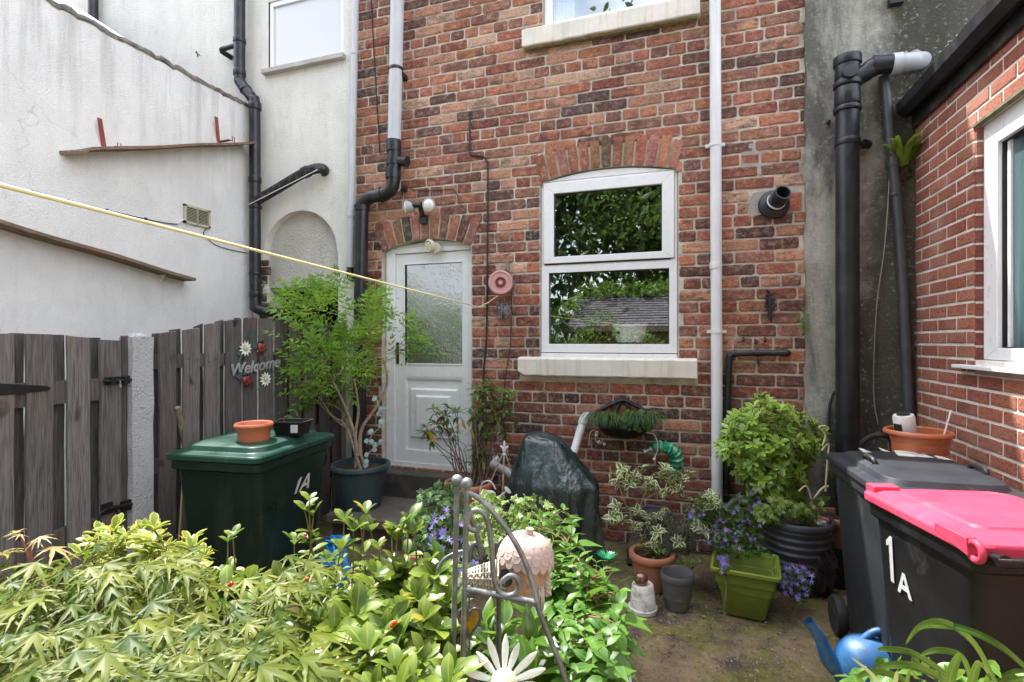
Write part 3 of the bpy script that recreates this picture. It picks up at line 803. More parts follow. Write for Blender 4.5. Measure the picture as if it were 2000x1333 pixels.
# ================================================================== white outbuilding along the left
OB = empty('outbuilding', (-4.4, 2, 0), 'long white roughcast outbuilding wall with crumbling mortar coping on the left', 'outbuilding')
XO = -4.22
mb = MB(); vs = []; fs = []
n = 90; yA, yB = -6.0, YF - .02
topz = [3.985 + rng.uniform(-.006, .006) for i in range(n+1)]
for i in range(n+1):
    y = yA + (yB-yA)*i/n
    vs += [(XO, y, -.03), (XO, y, topz[i]-.03), (XO-.02, y, topz[i]), (XO-.25, y, topz[i]), (XO-.25, y, -.03)]
fs = [(i*5+k, i*5+k+1, (i+1)*5+k+1, (i+1)*5+k) for i in range(n) for k in range(4)]
mb.add(vs, fs + [(0,1,2,3,4)]); mb.build('wall', WREND, OB)
COPM = mat('crumbling_mortar', (.20, .18, .155), .95, var=.45, scale=22, bmp=1., bscale=50, stain=(.05,.045,.04), samt=.8, sscale=14)
mb = MB(); vs = []; n = 260
for i in range(n+1):
    y = yA + (yB-yA)*i/n; t = 3.985 + .004*math.sin(y*8) + rng.uniform(-.012, .012)
    d = rng.uniform(0, .022); lo_ = rng.uniform(.032, .055)
    vs += [(XO+.003, y, t-lo_*.7), (XO+.005+d*.45, y, t-lo_*.35), (XO+.004+d*.3, y, t+.008), (XO-.10, y, t+.03), (XO-.3, y, t+.02)]
mb.add(vs, [(i*5+k, i*5+k+1, (i+1)*5+k+1, (i+1)*5+k) for i in range(n) for k in range(4)]); mb.build('coping', COPM, OB)
mb = MB(); mb.prism([Vector((XO-.22, yA, 3.9)), Vector((XO-.22, yA, 3.97)), Vector((XO-2.6, yA, 5.5)), Vector((XO-4.8, yA, 4.1)), Vector((XO-4.8, yA, 4.0))], (0, YF-.1-yA, 0)); mb.build('roof', SLATE, OB)
mb = MB(); mb.box((XO-5, yA, 0), (XO-4.7, YF-.2, 4.05)); mb.box((XO-5, yA-.2, 0), (XO, yA-.001, 3.95)); mb.build('back_wall', WREND, OB)
# white framed rooflight whose corner shows over the coping
a = Vector((XO-.45, 2.55, 4.14)); R = Matrix.Rotation(rad(33), 3, 'Y')
mb = MB()
for lo_, hi_ in (((-1.3,0,0),(0,.07,.09)), ((-1.3,.62,0),(0,.69,.09)), ((-.08,.07,0),(0,.62,.09))): mb.box(lo_, hi_, R, a)
RL = mb.build('rooflight', UPVC, OB)
mb = MB(); mb.box((-1.3, .07, .03), (-.08, .62, .05), R, a); mb.build('pane', mat('rooflight_glass', (.35,.42,.50), .1, var=.05), RL)

# ================================================================== grey rendered house
GH = empty('grey_house', (2.2, YF, 0), 'grey cement rendered house wall blackened with damp, right of the brick house', 'house')
mb = MB(); vs = []; NU, NZ = 60, 100
for j in range(NZ+1):
    for i in range(NU+1):
        u = .785 + 2.6*i/NU; z = ETOP*j/NZ
        e = (.006*math.sin(z*13) + .004*math.sin(z*31)) if i == 0 else 0
        vs.append((u + e, YF - .022 + .004*math.sin(u*9+z*4) + .003*math.sin(z*11-u*7), z))
mb.add(vs, [(j*(NU+1)+i, j*(NU+1)+i+1, (j+1)*(NU+1)+i+1, (j+1)*(NU+1)+i) for j in range(NZ) for i in range(NU)])
mb.add([(.785 + .006*math.sin(ETOP*j/NZ*13) + .004*math.sin(ETOP*j/NZ*31), YF - .022 + .03*k, ETOP*j/NZ) for j in range(NZ+1) for k in (0,1)], [(2*j,2*j+1,2*j+3,2*j+2) for j in range(NZ)])
mb.build('wall', GREND, GH, smooth=True)
mb = MB(); mb.box((.80, YF+4.3, 0), (5, YF+4.5, ETOP-.12)); mb.build('back_wall', GREND, GH)
mb = MB(); mb.prism([Vector((.79, YF-.08, ETOP-.02)), Vector((.79, YF+2.2, ETOP+1.5)), Vector((.79, YF+4.7, ETOP-.02)), Vector((.79, YF+4.6, ETOP-.1)), Vector((.79, YF-.06, ETOP-.1))], (5, 0, 0)); mb.build('roof', SLATE, GH)  # unseen roof, added to continue the shadow cast by the terrace
mb = MB(); q = atY(1755, 2, YF-.03); mb.box((q.x-.06, YF-.07, q.z-.03), (q.x+.02, YF-.01, q.z+.03), None); mb.build('wall_bracket', BLKP, GH)

# ================================================================== red brick extension on the right
EX = empty('brick_extension', (1.9, 2.4, 0), 'red wire cut brick extension with pale mortar and a white framed window', 'extension')
XE = 1.44; ext = lambda u, z, d=0.: (XE + d, u, z)
EW = (1.95, 3.40, 1.50, 2.735)
mb = MB()
bricks(mb, ext, .25, YF - .025, .03, 3.06, .0775, .232, .0165, lambda u, z: not (EW[0] < u < EW[1] and EW[2]-.045 < z < EW[3]), [((.46,.16,.095),5), ((.50,.19,.115),3), ((.40,.13,.08),3)], header=0, burn=0, fine=False, rough=.0008, proud=.0025)
mb.m = 1; mb.c = (1,1,1,1)
plate(mb, ext, .2, YF - .02, 0, 3.1, [EW], .003, .10)
bricks_reveal = lambda u, z, d=0.: (XE + .004 + u, EW[1] - .001 - .0 + d + .003, z)
mb.m = 0
z = EW[2]; k = 0
while z < EW[3]:
    z2 = min(z + .0655, EW[3]); c = pick([((.30,.088,.052),1), ((.25,.07,.045),1)])
    mb.c = (*c, 0); mb.box((XE + .002, EW[1] - .003, z), (XE + .10, EW[1] + .02, z2)); z += .0775
mb.m = 1; mb.c = (1,1,1,1)
mb.box((XE + .05, .2, 0), (XE + .06, .21, 3.1)); mb.add([(XE, .2, 0), (4.5, .2, 0), (4.5, .2, 3.1), (XE, .2, 3.1)], [(0,1,2,3)])
mb.build('wall', [WB, MORTW], EX, attr='brick')
mb = MB(); mb.box((XE-.02, -.0, 3.19), (4.7, YF-.03, 3.24)); mb.build('roof', mat('roof_felt', (.06,.06,.065), .9), EX)
FASM = mat('black_fascia_paint', (.013,.013,.014), .5, var=.3, stain=(.16,.15,.14), samt=.5, sscale=9)
mb = MB(); mb.box((XE-.022, .1, 3.02), (XE+.003, YF-.03, 3.20)); mb.build('fascia', FASM, EX, bevel=.003)
mb = MB(); vs = []; n = 2
prof = [(XE-.024, 3.195), (XE-.028, 3.10), (XE-.075, 3.085), (XE-.118, 3.12), (XE-.122, 3.185), (XE-.108, 3.19), (XE-.104, 3.13), (XE-.072, 3.10), (XE-.04, 3.11)]
p = len(prof); ysg = [.1, 2.0, 2.02, YF-.06]
mb.add([(x, y, z + .01*(y-2)*.2) for y in ysg for x, z in prof], [(i*p+k, i*p+k+1, (i+1)*p+k+1, (i+1)*p+k) for i in range(len(ysg)-1) for k in range(p-1)])
y = YF-.06; mb.add([(x, y, z + .004) for x, z in prof[:6]], [(0,1,2,3,4,5)])
mb.build('gutter', BLKP, EX, bevel=.002)
mb = MB(); DEB = mat('gutter_grit', (.30,.27,.2), 1, var=.5, scale=40, bmp=1, bscale=60)
for k in range(34):
    y = rng.uniform(3.2, 4.1); mb.sphere((XE-.105 + rng.uniform(-.01,.02), y, 3.205 + rng.uniform(-.006,.006)), rng.uniform(.004,.009), 6, 4, sq=(1,1.5,.6))
mb.build('moss', DEB, EX)
# window of the extension, plane X = const
XWf = XE + .031
mb = MB()
def frameX(mb, x0, x1, o, i):
    O = [(o[0],o[2]),(o[1],o[2]),(o[1],o[3]),(o[0],o[3])]; I = [(i[0],i[2]),(i[1],i[2]),(i[1],i[3]),(i[0],i[3])]
    for k in range(4):
        a, b, c, d = O[k], O[(k+1)%4], I[(k+1)%4], I[k]
        mb.add([(x0, p[0], p[1]) for p in (a,b,c,d)] + [(x1, p[0], p[1]) for p in (a,b,c,d)], [(0,1,2,3),(7,6,5,4),(0,4,5,1),(1,5,6,2),(2,6,7,3),(3,7,4,0)])
gl = (EW[0]+.11, 3.268, 1.565, 2.60)
frameX(mb, XWf, XWf+.07, (EW[0]+.003, EW[1]-.004, EW[2]+.003, EW[3]-.004), gl)
XWN = mb.build('window', UPVC, EX, bevel=.004)
mb = MB(); frameX(mb, XWf+.02, XWf+.05, (gl[0]-.01, gl[1]+.01, gl[2]-.01, gl[3]+.01), (gl[0]+.006, gl[1]-.006, gl[2]+.006, gl[3]-.006)); mb.build('gasket', SEAL, XWN)
def tealglass():
    m, n, l, b = nt('teal_curtained_glass')
    c = mixc(n, l, (.035,.075,.085), (.075,.13,.14), ramp(n, l, noise(n, l, 7, 4, .6, stretch=(1, 3, .18)), .35, .65))
    l.new(c, b.inputs['Base Color']); b.inputs['Roughness'].default_value = .16; b.inputs['Specular IOR Level'].default_value = .7; return m
mb = MB(); mb.box((XWf+.045, gl[0]-.01, gl[2]-.01), (XWf+.06, gl[1]+.01, gl[3]+.01)); mb.build('pane', tealglass(), XWN)
mb = MB(); mb.box((XWf+.032, gl[1]-.045, gl[2]+.006), (XWf+.044, gl[1]-.022, gl[3]-.006)); mb.build('mullion', UPVC, XWN)
mb = MB(); mb.box((XE-.055, EW[0]-.1, 1.452), (XWf+.02, 3.535, 1.472)); mb.build('window_sill', UPVC, EX, bevel=.004)
mb = MB(); mb.box((XE-.006, EW[0]-.05, 1.425), (XE+.004, 3.40, 1.452)); mb.build('sill_bed', CEM, EX)
mb = MB(); mb.box((XE-.012, EW[0]-.1, EW[3]-.002), (XE+.02, EW[1]+.02, EW[3]+.012)); mb.build('lintel_edge', mat('mossy_lintel', (.16,.15,.09), .95, var=.4, scale=20), EX)

# ================================================================== pipes
def pipe(name, label, pts, r, m, collars=(), group=None, cat='downpipe', k=5, n=16, clips=(), cm=None):
    """a pipe thing: pipe + collars (part 'collar') + wall clips (part 'clip')"""
    root = empty(name, pts[-1], label, cat, group)
    mb = MB(); mb.tube(smoothpath(pts, k) if k else pts, r, n); mb.build('pipe', m, root, smooth=True)
    for (c, d, L, kk) in collars:
        c = Vector(c); d = Vector(d).normalized(); mb = MB()
        mb.tube([c - d*L/2, c - d*L/2 + d*.004, c + d*L/2 - d*.004, c + d*L/2], [r*kk*.97, r*kk, r*kk, r*kk*.97], n); mb.build('collar', cm or m, root, smooth=True)
    for c in clips:
        c = Vector(c); mb = MB(); mb.tube([c + Vector((0,0,-.014)), c + Vector((0,0,.014))], r*1.12, n)
        mb.box((c.x-r*1.7, c.y+.2*r, c.z-.012), (c.x+r*1.7, c.y+.75*r, c.z+.012)); mb.box((c.x-.012, c.y, c.z-.01), (c.x+.012, YF-.002, c.z+.01)); mb.build('clip', cm or m, root, smooth=True)
    return root
V = Vector; ZU = V((0,0,1))
# black soil pipe of the cream house
Y1 = YF - .10
P = [atY(x, y, Y1) for x, y in ((468,-140), (468,0), (468,143), (471,163), (492,192), (497,212), (498,400), (499,585), (503,604), (528,612))]
P[-1].y = YF + .02
sp = pipe('soil_pipe', 'shiny black soil pipe with a cranked offset on the cream rendered house', P, .053, BLKP, [(atY(x,y,Y1), d, L, 1.14) for x, y, d, L in ((468,80,ZU,.05),(468,143,ZU,.06),(480,176,V((.45,0,-1)),.03),(498,208,ZU,.07),(498,352,ZU,.06),(499,405,ZU,.03),(499,535,ZU,.03),(499,575,ZU,.05))], k=5)
mb = MB(); B = smoothpath([atY(500, 393, Y1), atY(540, 370, Y1), atY(585, 343, Y1-.01), atY(612, 331, Y1-.01), atY(630, 330, Y1+.03), atY(636, 338, YF+.01)], 5)
mb.tube(B, .047, 16); mb.tube([B[12]-(B[13]-B[11])*.4, B[12]+(B[13]-B[11])*.4], .055, 16); br = mb.build('branch', mat('dull_black_pipe', (.014,.014,.015), .6, var=.3, stain=(.4,.4,.38), samt=.35, sscale=18), sp, smooth=True)
mb = MB(); mb.tube([atY(486,400,Y1-.06), atY(620,332,Y1-.06)], .005, 6); mb.build('tie_wire', WHTP, sp)
p0, p1 = atY(436, 96, Y1), atY(464, 88, Y1)
mb = MB(); mb.tube([p1, p0], .024, 12); mb.tube(smoothpath([p0, p0 + V((-.02,0,-.02)), V((p0.x+.02, YF-.01, p0.z-.05))], 3), .026, 12); mb.build('stub_pipe', BLKP, sp, smooth=True)
# black pipe at the far left over the outbuilding
pipe('soil_pipe', 'black pipe showing over the coping by the rooflight', [V((-6.48, YF-.08, 6.15)), V((-6.48, YF-.08, 2.5))], .05, BLKP, [(V((-6.48,YF-.08,4.9)), ZU, .06, 1.12)], k=0)
# thin grey rainwater pipe on the party line
a, b = atY(698, -160, YF-.06), atY(684, 533, YF-.06)
pipe('rain_pipe', 'thin grey rain pipe on the joint between cream render and brick', [a, b], .031, GRYP, [(a.lerp(b, t), b-a, .035, 1.14) for t in (.38, .84)], k=0, clips=[])
mb = MB(); q = b; mb.tube(smoothpath([q + V((0,0,.05)), q + V((0,0,-.02)), q + V((.02,-.01,-.05)), q + V((.06,-.02,-.055))], 4), .034, 12)
tr = tag(mb.build('pipe_shoe', BLKP, smooth=True), 'black elbow at the foot of the thin grey rain pipe', 'pipe elbow')
# grey to black soil pipe beside the door
Y2 = YF - .105
P = [atY(776, -120, Y2), atY(776, 0, Y2), atY(770, 282, Y2)]
gp = pipe('soil_pipe', 'pale grey soil pipe turning black above the back door', P, .060, GRYP, [(atY(773,136,Y2), ZU, .028, 1.1)], k=0, cm=BLKP)
P = [atY(x, y, Y2) for x, y in ((770,282), (769,345), (763,370), (745,381), (725,385), (711,396), (707,420), (704,600), (702,800), (700,905))]
mb = MB(); mb.tube(smoothpath(P, 5), .060, 18)
for x, y, d, L in ((769,286,ZU,.10),(769,318,ZU,.05),(768,340,ZU,.09),(745,381,V((1,0,.25)),.035),(707,407,ZU,.05)):
    c = atY(x, y, Y2); d = d.normalized(); mb.tube([c-d*L/2, c+d*L/2], .068, 18)
mb.build('lower_pipe', BLKP, gp, smooth=True)
mb = MB(); c = atY(783, 314, Y2); mb.tube([c + V((-.03,0,.0)), c + V((.05,-.0,-.015))], .045, 14); mb.tube([c + V((.05,0,-.015)), c + V((.065,0,-.018))], .05, 14); mb.build('access_cap', BLKP, gp, smooth=True)
mb = MB(); c = atY(788, 152, YF-.03); mb.box((c.x-.02, YF-.10, c.z-.02), (c.x+.03, YF-.001, c.z+.02)); c = atY(790, 372, YF-.03); mb.box((c.x-.03, YF-.05, c.z-.012), (c.x+.02, YF-.001, c.z+.012)); mb.build('bracket', BLKP, gp)
# white full height pipe
Y3 = YF - .055
a, b = atY(1396, -130, Y3), atY(1401, 985, Y3)
pipe('rain_pipe', 'tall white rain pipe right of the arched window', [a, b], .040, WHTP, [(atY(1398,520,Y3), ZU, .05, 1.1)], k=0, clips=[atY(1397,283,Y3), atY(1400,648,Y3)])
# black waste pipe right of it
Y4 = YF - .04
P = [V((atY(1538,690,Y4).x, YF+.02, atY(1538,690,Y4).z)), atY(1536,690,Y4), atY(1500,690,Y4), atY(1440,691,Y4), atY(1428,695,Y4), atY(1424,706,Y4), atY(1421,800,Y4), atY(1419,965,Y4)]
pipe('waste_pipe', 'thin black waste pipe bent at a right angle on the brick wall', P, .022, BLKP, [(atY(1530,690,Y4), V((1,0,0)), .05, 1.2), (atY(1480,690,Y4), V((1,0,0)), .02, 1.25), (atY(1436,691,Y4), V((1,0,0)), .03, 1.2), (atY(1423,745,Y4), ZU, .02, 1.25)], k=4, cat='waste pipe')
# big black soil pipe on the grey wall
Y5 = YF - .13; X5 = atY(1655, 400, Y5).x
T5 = atY(1655, 112, Y5).z
big = pipe('soil_pipe', 'thick black soil pipe with open socket top on the grey wall', [V((X5,Y5,T5)), V((X5,Y5,.0))], .070, BLKP, [(V((X5,Y5,T5-.03)), ZU, .06, 1.2), (V((X5,Y5,T5-.09)), ZU, .12, 1.08), (V((X5,Y5,atY(1655,166,Y5).z)), ZU, .035, 1.22), (V((X5,Y5,atY(1655,190,Y5).z)), ZU, .12, 1.1), (V((X5,Y5,atY(1655,215,Y5).z)), ZU, .03, 1.2), (V((X5,Y5,atY(1655,279,Y5).z)), ZU, .04, 1.1)], k=0, n=24)
mb = MB(); c = atY(1660, 141, Y5-.075); ax = (c - V((X5, Y5, c.z))).normalized(); ax.z = .15
mb.tube([c - ax*.03, c + ax*.012], .045, 18); mb.tube([c + ax*.012, c + ax*.02, c + ax*.021], [.045, .045, .030], 18); mb.build('access_cap', BLKP, big, smooth=True)
mb = MB(); B = smoothpath([V((X5+.02,Y5,atY(1668,158,Y5).z)), atY(1690,143,Y5), atY(1705,131,Y5), atY(1725,127,Y5), atY(1745,126,Y5)], 5); mb.tube(B, .058, 18); d = (B[-1]-B[-4]).normalized(); mb.tube([B[11]-d*.02, B[11]+d*.02], .065, 18); bb = mb.build('branch', BLKP, big, smooth=True)
mb = MB(); B2 = smoothpath([atY(1742,126,Y5), atY(1775,122,Y5), atY(1790,120,Y5+.03), atY(1800,119,YF+.02)], 5); mb.tube(B2, .056, 18); mb.tube([B2[0], B2[0] + (B2[2]-B2[0]).normalized()*.05], .067, 18); mb.build('grey_elbow', GRYP, big, smooth=True)
mb = MB(); c = V((X5, Y5, atY(1655,279,Y5).z)); mb.tube([c + V((.06,.03,0)), c + V((.14,.10,0))], .022, 10); mb.tube([c + V((.115,.06,0)), c + V((.145,.09,0))], .03, 10); mb.box((c.x-.05, c.y+.05, c.z-.02), (c.x+.05, YF-.02, c.z+.02)); mb.build('bracket', BLKP, big)
mb = MB(); c = V((X5-.09, YF-.05, atY(1630,228,Y5).z)); mb.tube([c, c + V((0,.05,0))], .012, 8); mb.build('bolt', BLKP, big)
c = V((atY(1775,105,YF).x, YF-.03, atY(1775,108,YF).z)); mb = MB()
for k in range(14): mb.sphere(c + V((rng.uniform(-.10,.12), .022, rng.uniform(-.03,.06))), rng.uniform(.03,.06), 9, 6, sq=(1.3,.25,.8))
mb.build('mortar_patch', CEM, GH, smooth=True)
# thin grey pipe in the corner
P = [atY(1726,150,YF-.05), atY(1732,200,YF-.06), atY(1738,275,YF-.06), atY(1745,330,YF-.06), atY(1760,500,YF-.06), atY(1775,815,YF-.06), atY(1777,920,YF-.06)]
pipe('corner_pipe', 'thin dark grey pipe slanting down the corner by the brick extension', P, .030, mat('dark_grey_pipe', (.075,.078,.085), .4, var=.2, stain=(.03,.03,.025), samt=.6), [(atY(1744,318,YF-.06), V((.05,0,-1)), .06, 1.14), (atY(1748,380,YF-.06), V((.05,0,-1)), .02, 1.2)], k=4)
# white waste pipes low on the wall
p0 = atY(1142, 815, YF-.05)
pipe('waste_pipe', 'short white waste pipe dropping behind the covered barbecue', [V((p0.x+.03, YF+.02, p0.z+.005)), p0 + V((.01,0,.005)), p0, atY(1138,826,YF-.06), atY(1126,866,YF-.14), atY(1120,885,YF-.18)], .032, WHTP, [(atY(1139,823,YF-.06), V((-.3,-.3,-1)), .05, 1.18)], k=4, cat='waste pipe')
p0, p1 = atY(963, 907, YF-.12), atY(1018, 937, YF-.32)
pipe('waste_pipe', 'white capped waste pipe poking out low beside the rusty stakes', [V((p0.x-.02, YF+.01, p0.z+.02)), p0, p0.lerp(p1,.5), p1], .033, WHTP, [(p0 + (p1-p0)*.05, p1-p0, .05, 1.2)], k=0, cat='waste pipe')
# ================================================================== fence, gate and post
XF = -3.15
def pal(mb, pa, pb, xa, xb, z0, z1a, z1b, c):
    """one upright board between two photo columns on the fence line"""
    ya, yb = atX(pa, 655, xa).y, atX(pb, 655, xa).y
    mb.c = (c, c, c, 1); j = rng.uniform(-.004, .004); n = 8; vs = []
    for i in range(n+1):
        t = i/n; w = .003*math.sin(i*1.9 + pa)
        for (y, x, zt) in ((ya, xa, z1a), (yb, xa, z1b), (yb, xb, z1b), (ya, xb, z1a)):
            vs.append((x + j + .003*math.sin(t*3 + pa*.1), y + w*(1 if y == ya else .6), z0 + (zt - z0)*t + (rng.uniform(-.004,.004) if i == n else 0)))
    mb.add(vs, [(i*4+k, i*4+(k+1)%4, (i+1)*4+(k+1)%4, (i+1)*4+k) for i in range(n) for k in range(4)] + [(3,2,1,0), (n*4,n*4+1,n*4+2,n*4+3)])
zf = lambda px, py: atX(px, py, XF + .045).z
FE = empty('timber_fence', (XF, 3.2, 0), 'weathered grey hit and miss board fence behind the green bin', 'fence')
mbf, mbb = MB(), MB()
fr = [(312,344,651,647),(359,390,645,641),(402,430,634,630),(441,471,627,623),(477,502,622,622),(507,532,622,623),(539,560,624,626),(568,588,628,630),(597,616,632,634),(625,643,636,638),(651,667,640,642)]
for (a,b,ya,yb) in fr: pal(mbf, a, b, XF+.045, XF+.027, .03, zf(a,ya), zf(b,yb), rng.uniform(.72,1.28))
for i in range(len(fr)-1):
    a, b = fr[i][1]-9, fr[i+1][0]-5.5
    if i == 0: pal(mbb, 299, 311, XF-.018, XF-.036, .03, zf(305,652), zf(315,652), .7)
    pal(mbb, a, b, XF-.018, XF-.036, .03, zf(a,fr[i][3]-2), zf(b,fr[i+1][2]-2), rng.uniform(.6,.85))
mbf.build('boards', PALE, FE, attr='brick'); mbb.build('back_boards', PALE, FE, attr='brick')
y0, y1 = atX(301, 655, XF).y, atX(668, 655, XF).y
for z in (.3, .82, 1.47):
    mb = MB(); mb.c = (.8,.75,.72,1); mb.box((XF-.017, y0, z-.045), (XF+.026, y1, z+.045)); mb.build('rail', PALE, FE, attr='brick')
mb = MB(); yy = atX(672, 655, XF).y; mb.c = (1,1,1,1); mb.box((XF-.04, yy-.09, 0), (XF+.06, yy, 1.78)); mb.build('post', mat('grey_post_wood', (.26,.25,.24), .85, var=.2, stretch=(3,3,.3), stain=(.12,.11,.1)), FE)
mb = MB()
for (a,b,ya,yb) in fr:
    for z in (.30,.82,1.47):
        for t in (.25,.75):
            q = atX(a+(b-a)*t, 655, XF+.0465); mb.sphere((q.x, q.y+rng.uniform(-.006,.006), z+rng.uniform(-.02,.02)), .0042, 6, 4)
mb.build('nails', mat('nail_rust', (.03,.022,.018), .8), FE)
GA = empty('garden_gate', (XF, 1.7, 0), 'weathered board gate with black strap hinge left of the white post', 'gate')
mbf, mbb = MB(), MB()
gf = [(-52,-37,655,655),(-30,27,653,653),(52,104,653,655),(133,176,656,660),(197,237,664,667)]
for (a,b,ya,yb) in gf: pal(mbf, a, b, XF+.045, XF+.027, .05, zf(a,ya), zf(b,yb), rng.uniform(.75,1.28))
for a, b, y in ((-42,-33,655),(18,47,652),(96,126.5,655),(168,194,660)): pal(mbb, a, b, XF-.018, XF-.036, .05, zf(a,y), zf(b,y), rng.uniform(.6,.8))
pal(mbf, 239, 258, XF+.03, XF+.012, .05, zf(239,657), zf(257,656), .62)
mbf.build('boards', PALE, GA, attr='brick'); mbb.build('back_boards', PALE, GA, attr='brick')
y0, y1 = atX(-52, 655, XF).y, atX(238, 655, XF).y
for z in (.22, .55, 1.33):
    mb = MB(); mb.c = (.8,.75,.72,1); mb.box((XF-.017, y0, z-.06), (XF+.026, y1, z+.06)); mb.build('rail', PALE, GA, attr='brick')
IRON = mat('black_iron', (.015,.015,.016), .45, metal=.3, var=.3)
mb = MB(); xx = XF+.047; a, b = atX(-40, 762, xx), atX(100, 758, xx)
mb.prism([V((xx, a.y, a.z-.035)), V((xx, b.y-.02, b.z-.012)), V((xx, b.y, b.z)), V((xx, b.y-.02, b.z+.012)), V((xx, a.y, a.z+.035))], (.006,0,0)); mb.build('strap_hinge', IRON, GA, bevel=.002)
mb = MB(); a, b = atX(203, 745, xx), atX(254, 742, xx); mb.box((xx, a.y, a.z-.022), (xx+.006, b.y, a.z+.022)); mb.tube([a+V((.014,-.01,0)), b+V((.014,.015,0))], .009, 8)
for t in (.25,.75): q = a.lerp(b, t); mb.box((xx, q.y-.012, q.z-.02), (xx+.026, q.y+.012, q.z+.02))
mb.build('bolt', IRON, GA, bevel=.002)
mb = MB(); mb.tube([a.lerp(b,.5)+V((.02,0,0)), a.lerp(b,.5)+V((.028,0,-.04))], .005, 6); mb.build('bolt_knob', mat('steel_zinc', (.6,.6,.6), .3, metal=1), GA)
mb = MB(); c = atX(206, 1004, xx)
for k in range(24):
    a0, a1 = 2*math.pi*k/24, 2*math.pi*(k+1)/24; mb.tube([c + V((.02, .05*math.cos(a0), .05*math.sin(a0)-.02)), c + V((.02, .05*math.cos(a1), .05*math.sin(a1)-.02))], .006, 6)
d = atX(252, 985, xx); mb.tube([c+V((.02,0,.03)), d+V((.02,0,0))], .012, 8); mb.box((xx, c.y-.03, c.z), (xx+.015, c.y+.03, c.z+.06)); mb.box((xx, d.y-.05, d.z-.03), (xx+.02, d.y, d.z+.03)); mb.build('ring_latch', IRON, GA)
mb = MB(); ya, yb = atX(259, 655, XF+.07).y, atX(300, 655, XF+.07).y; n = 12
vs = []
for i in range(n+1):
    z = 1.625*i/n
    for k, (x, y) in enumerate(((XF-.04,ya),(XF+.07,ya),(XF+.07,yb),(XF-.04,yb))): vs.append((x+rng.uniform(-.003,.003), y+rng.uniform(-.003,.003), z))
mb.add(vs, [(i*4+k, i*4+(k+1)%4, (i+1)*4+(k+1)%4, (i+1)*4+k) for i in range(n) for k in range(4)])
mb.lathe([(.05,1.615),(.062,1.625),(.05,1.637),(.02,1.648),(.001,1.65)], (XF+.015, (ya+yb)/2, 0), 9)
tag(mb.build('gate_post', roughcast('pebbled_white_paint', (.60,.61,.63), (.42,.42,.42), bscale=85, bst=1.0, amt=.25)), 'white pebbledashed gate post between gate and fence', 'post')
mb = MB(); yq = atX(-56, 655, XF).y; mb.box((XF-.05, yq-.13, 0), (XF+.06, yq-.005, 1.66)); tag(mb.build('gate_post', roughcast('pebbled_white_paint_worn', (.55,.56,.58), (.40,.40,.40), bscale=85, bst=1.0, amt=.3), bevel=.006), 'white gate post carrying the strap hinge, at the outer end of the gate', 'post')
# pole and cane leaning on the fence
mb = MB(); a, b = atX(347, 796, XF+.06), atZ(391, 1050, .16); mb.tube([a.lerp(b, t) + V((.006*math.sin(t*9),0,0)) for t in (0,.2,.4,.6,.8,1)], [.016,.018,.017,.018,.019,.02], 9)
tag(mb.build('wooden_pole', mat('old_pole_wood', (.24,.19,.14), .85, var=.35, scale=30)), 'rough wooden pole leaning on the fence behind the green bin', 'pole')
mb = MB(); a, b = atX(357, 940, XF+.07), atX(349, 1062, XF+.10); mb.tube([a, b], .006, 7)
tag(mb.build('bamboo_cane', mat('bamboo', (.42,.30,.14), .6, var=.25)), 'thin bamboo cane standing by the foot of the wooden pole', 'cane')

# ================================================================== shelves, vent, cable on the outbuilding wall
def shelf(a, b, dep, th, label, cut):
    root = empty('plank_shelf', a, label, 'shelf')
    d = b - a; mb = MB(); mb.c = (1,1,1,1); n = 14; vs = []
    for i in range(n+1):
        p = a + d*i/n; w = .004*math.sin(i*.9)
        c0 = (cut*(1-i*2) if i < 1 else 0)
        for (x, z) in ((XO+.002, 0), (XO+dep, 0), (XO+dep, th), (XO+.002, th)): vs.append((x, p.y + (c0 if x > XO+.05 else 0), p.z + z + w))
    mb.add(vs, [(i*4+k, i*4+(k+1)%4, (i+1)*4+(k+1)%4, (i+1)*4+k) for i in range(n) for k in range(4)] + [(3,2,1,0),(n*4,n*4+1,n*4+2,n*4+3)])
    mb.build('plank', PLANK, root, attr='brick'); return root
a, b = atX(145, 296, XO+.16), atX(497, 281, XO+.16)
S1 = shelf(a, b, .16, .022, 'upper sloping plank shelf with red brackets on the white wall', .06)
for px, py in ((205, 290), (428, 276)):
    q = atX(px, py, XO+.012); mb = MB(); mb.box((XO+.001, q.y-.016, q.z), (XO+.008, q.y+.016, q.z+.20)) if False else mb.hexa([V((XO+.001,q.y-.016,q.z)),V((XO+.008,q.y-.016,q.z)),V((XO+.008,q.y+.016,q.z)),V((XO+.001,q.y+.016,q.z)),V((XO+.04,q.y-.075,q.z+.20)),V((XO+.047,q.y-.075,q.z+.20)),V((XO+.047,q.y-.043,q.z+.20)),V((XO+.04,q.y-.043,q.z+.20))]); mb.box((XO+.008, q.y-.016, q.z-.01), (XO+.15, q.y+.016, q.z-.004)); mb.build('bracket', RUST, S1)
    q = atX(px+28, py-2, XO+.155); mb = MB(); mb.tube([q+V((0,-.012,-.02)), q+V((0,-.012,.03)), q+V((0,.012,.03)), q+V((0,.012,-.02))], .004, 6); mb.build('hasp', RUST, S1)
a, b = atX(-180, 383, XO+.15), atX(383, 549, XO+.15)
S2 = shelf(a, b, .15, .024, 'lower plank shelf sloping down to the right on the white wall', .0)
q = atX(322, 538, XO+.08); mb = MB(); mb.tube([q+V((0,0,-.0)), q+V((-.075,0,0)), q+V((-.075,0,-.09)), q+V((-.015,0,-.008))], .006, 6); mb.build('bracket', UPVC, S2)
VENTM = mat('yellowed_vent_plastic', (.50,.47,.34), .6, var=.12, stain=(.2,.18,.12))
v0, v1 = atX(357, 403, XO), atX(408, 447, XO)
AV = empty('air_vent', (XO, v0.y, v1.z), 'yellowed louvred vent on the white outbuilding wall', 'vent')
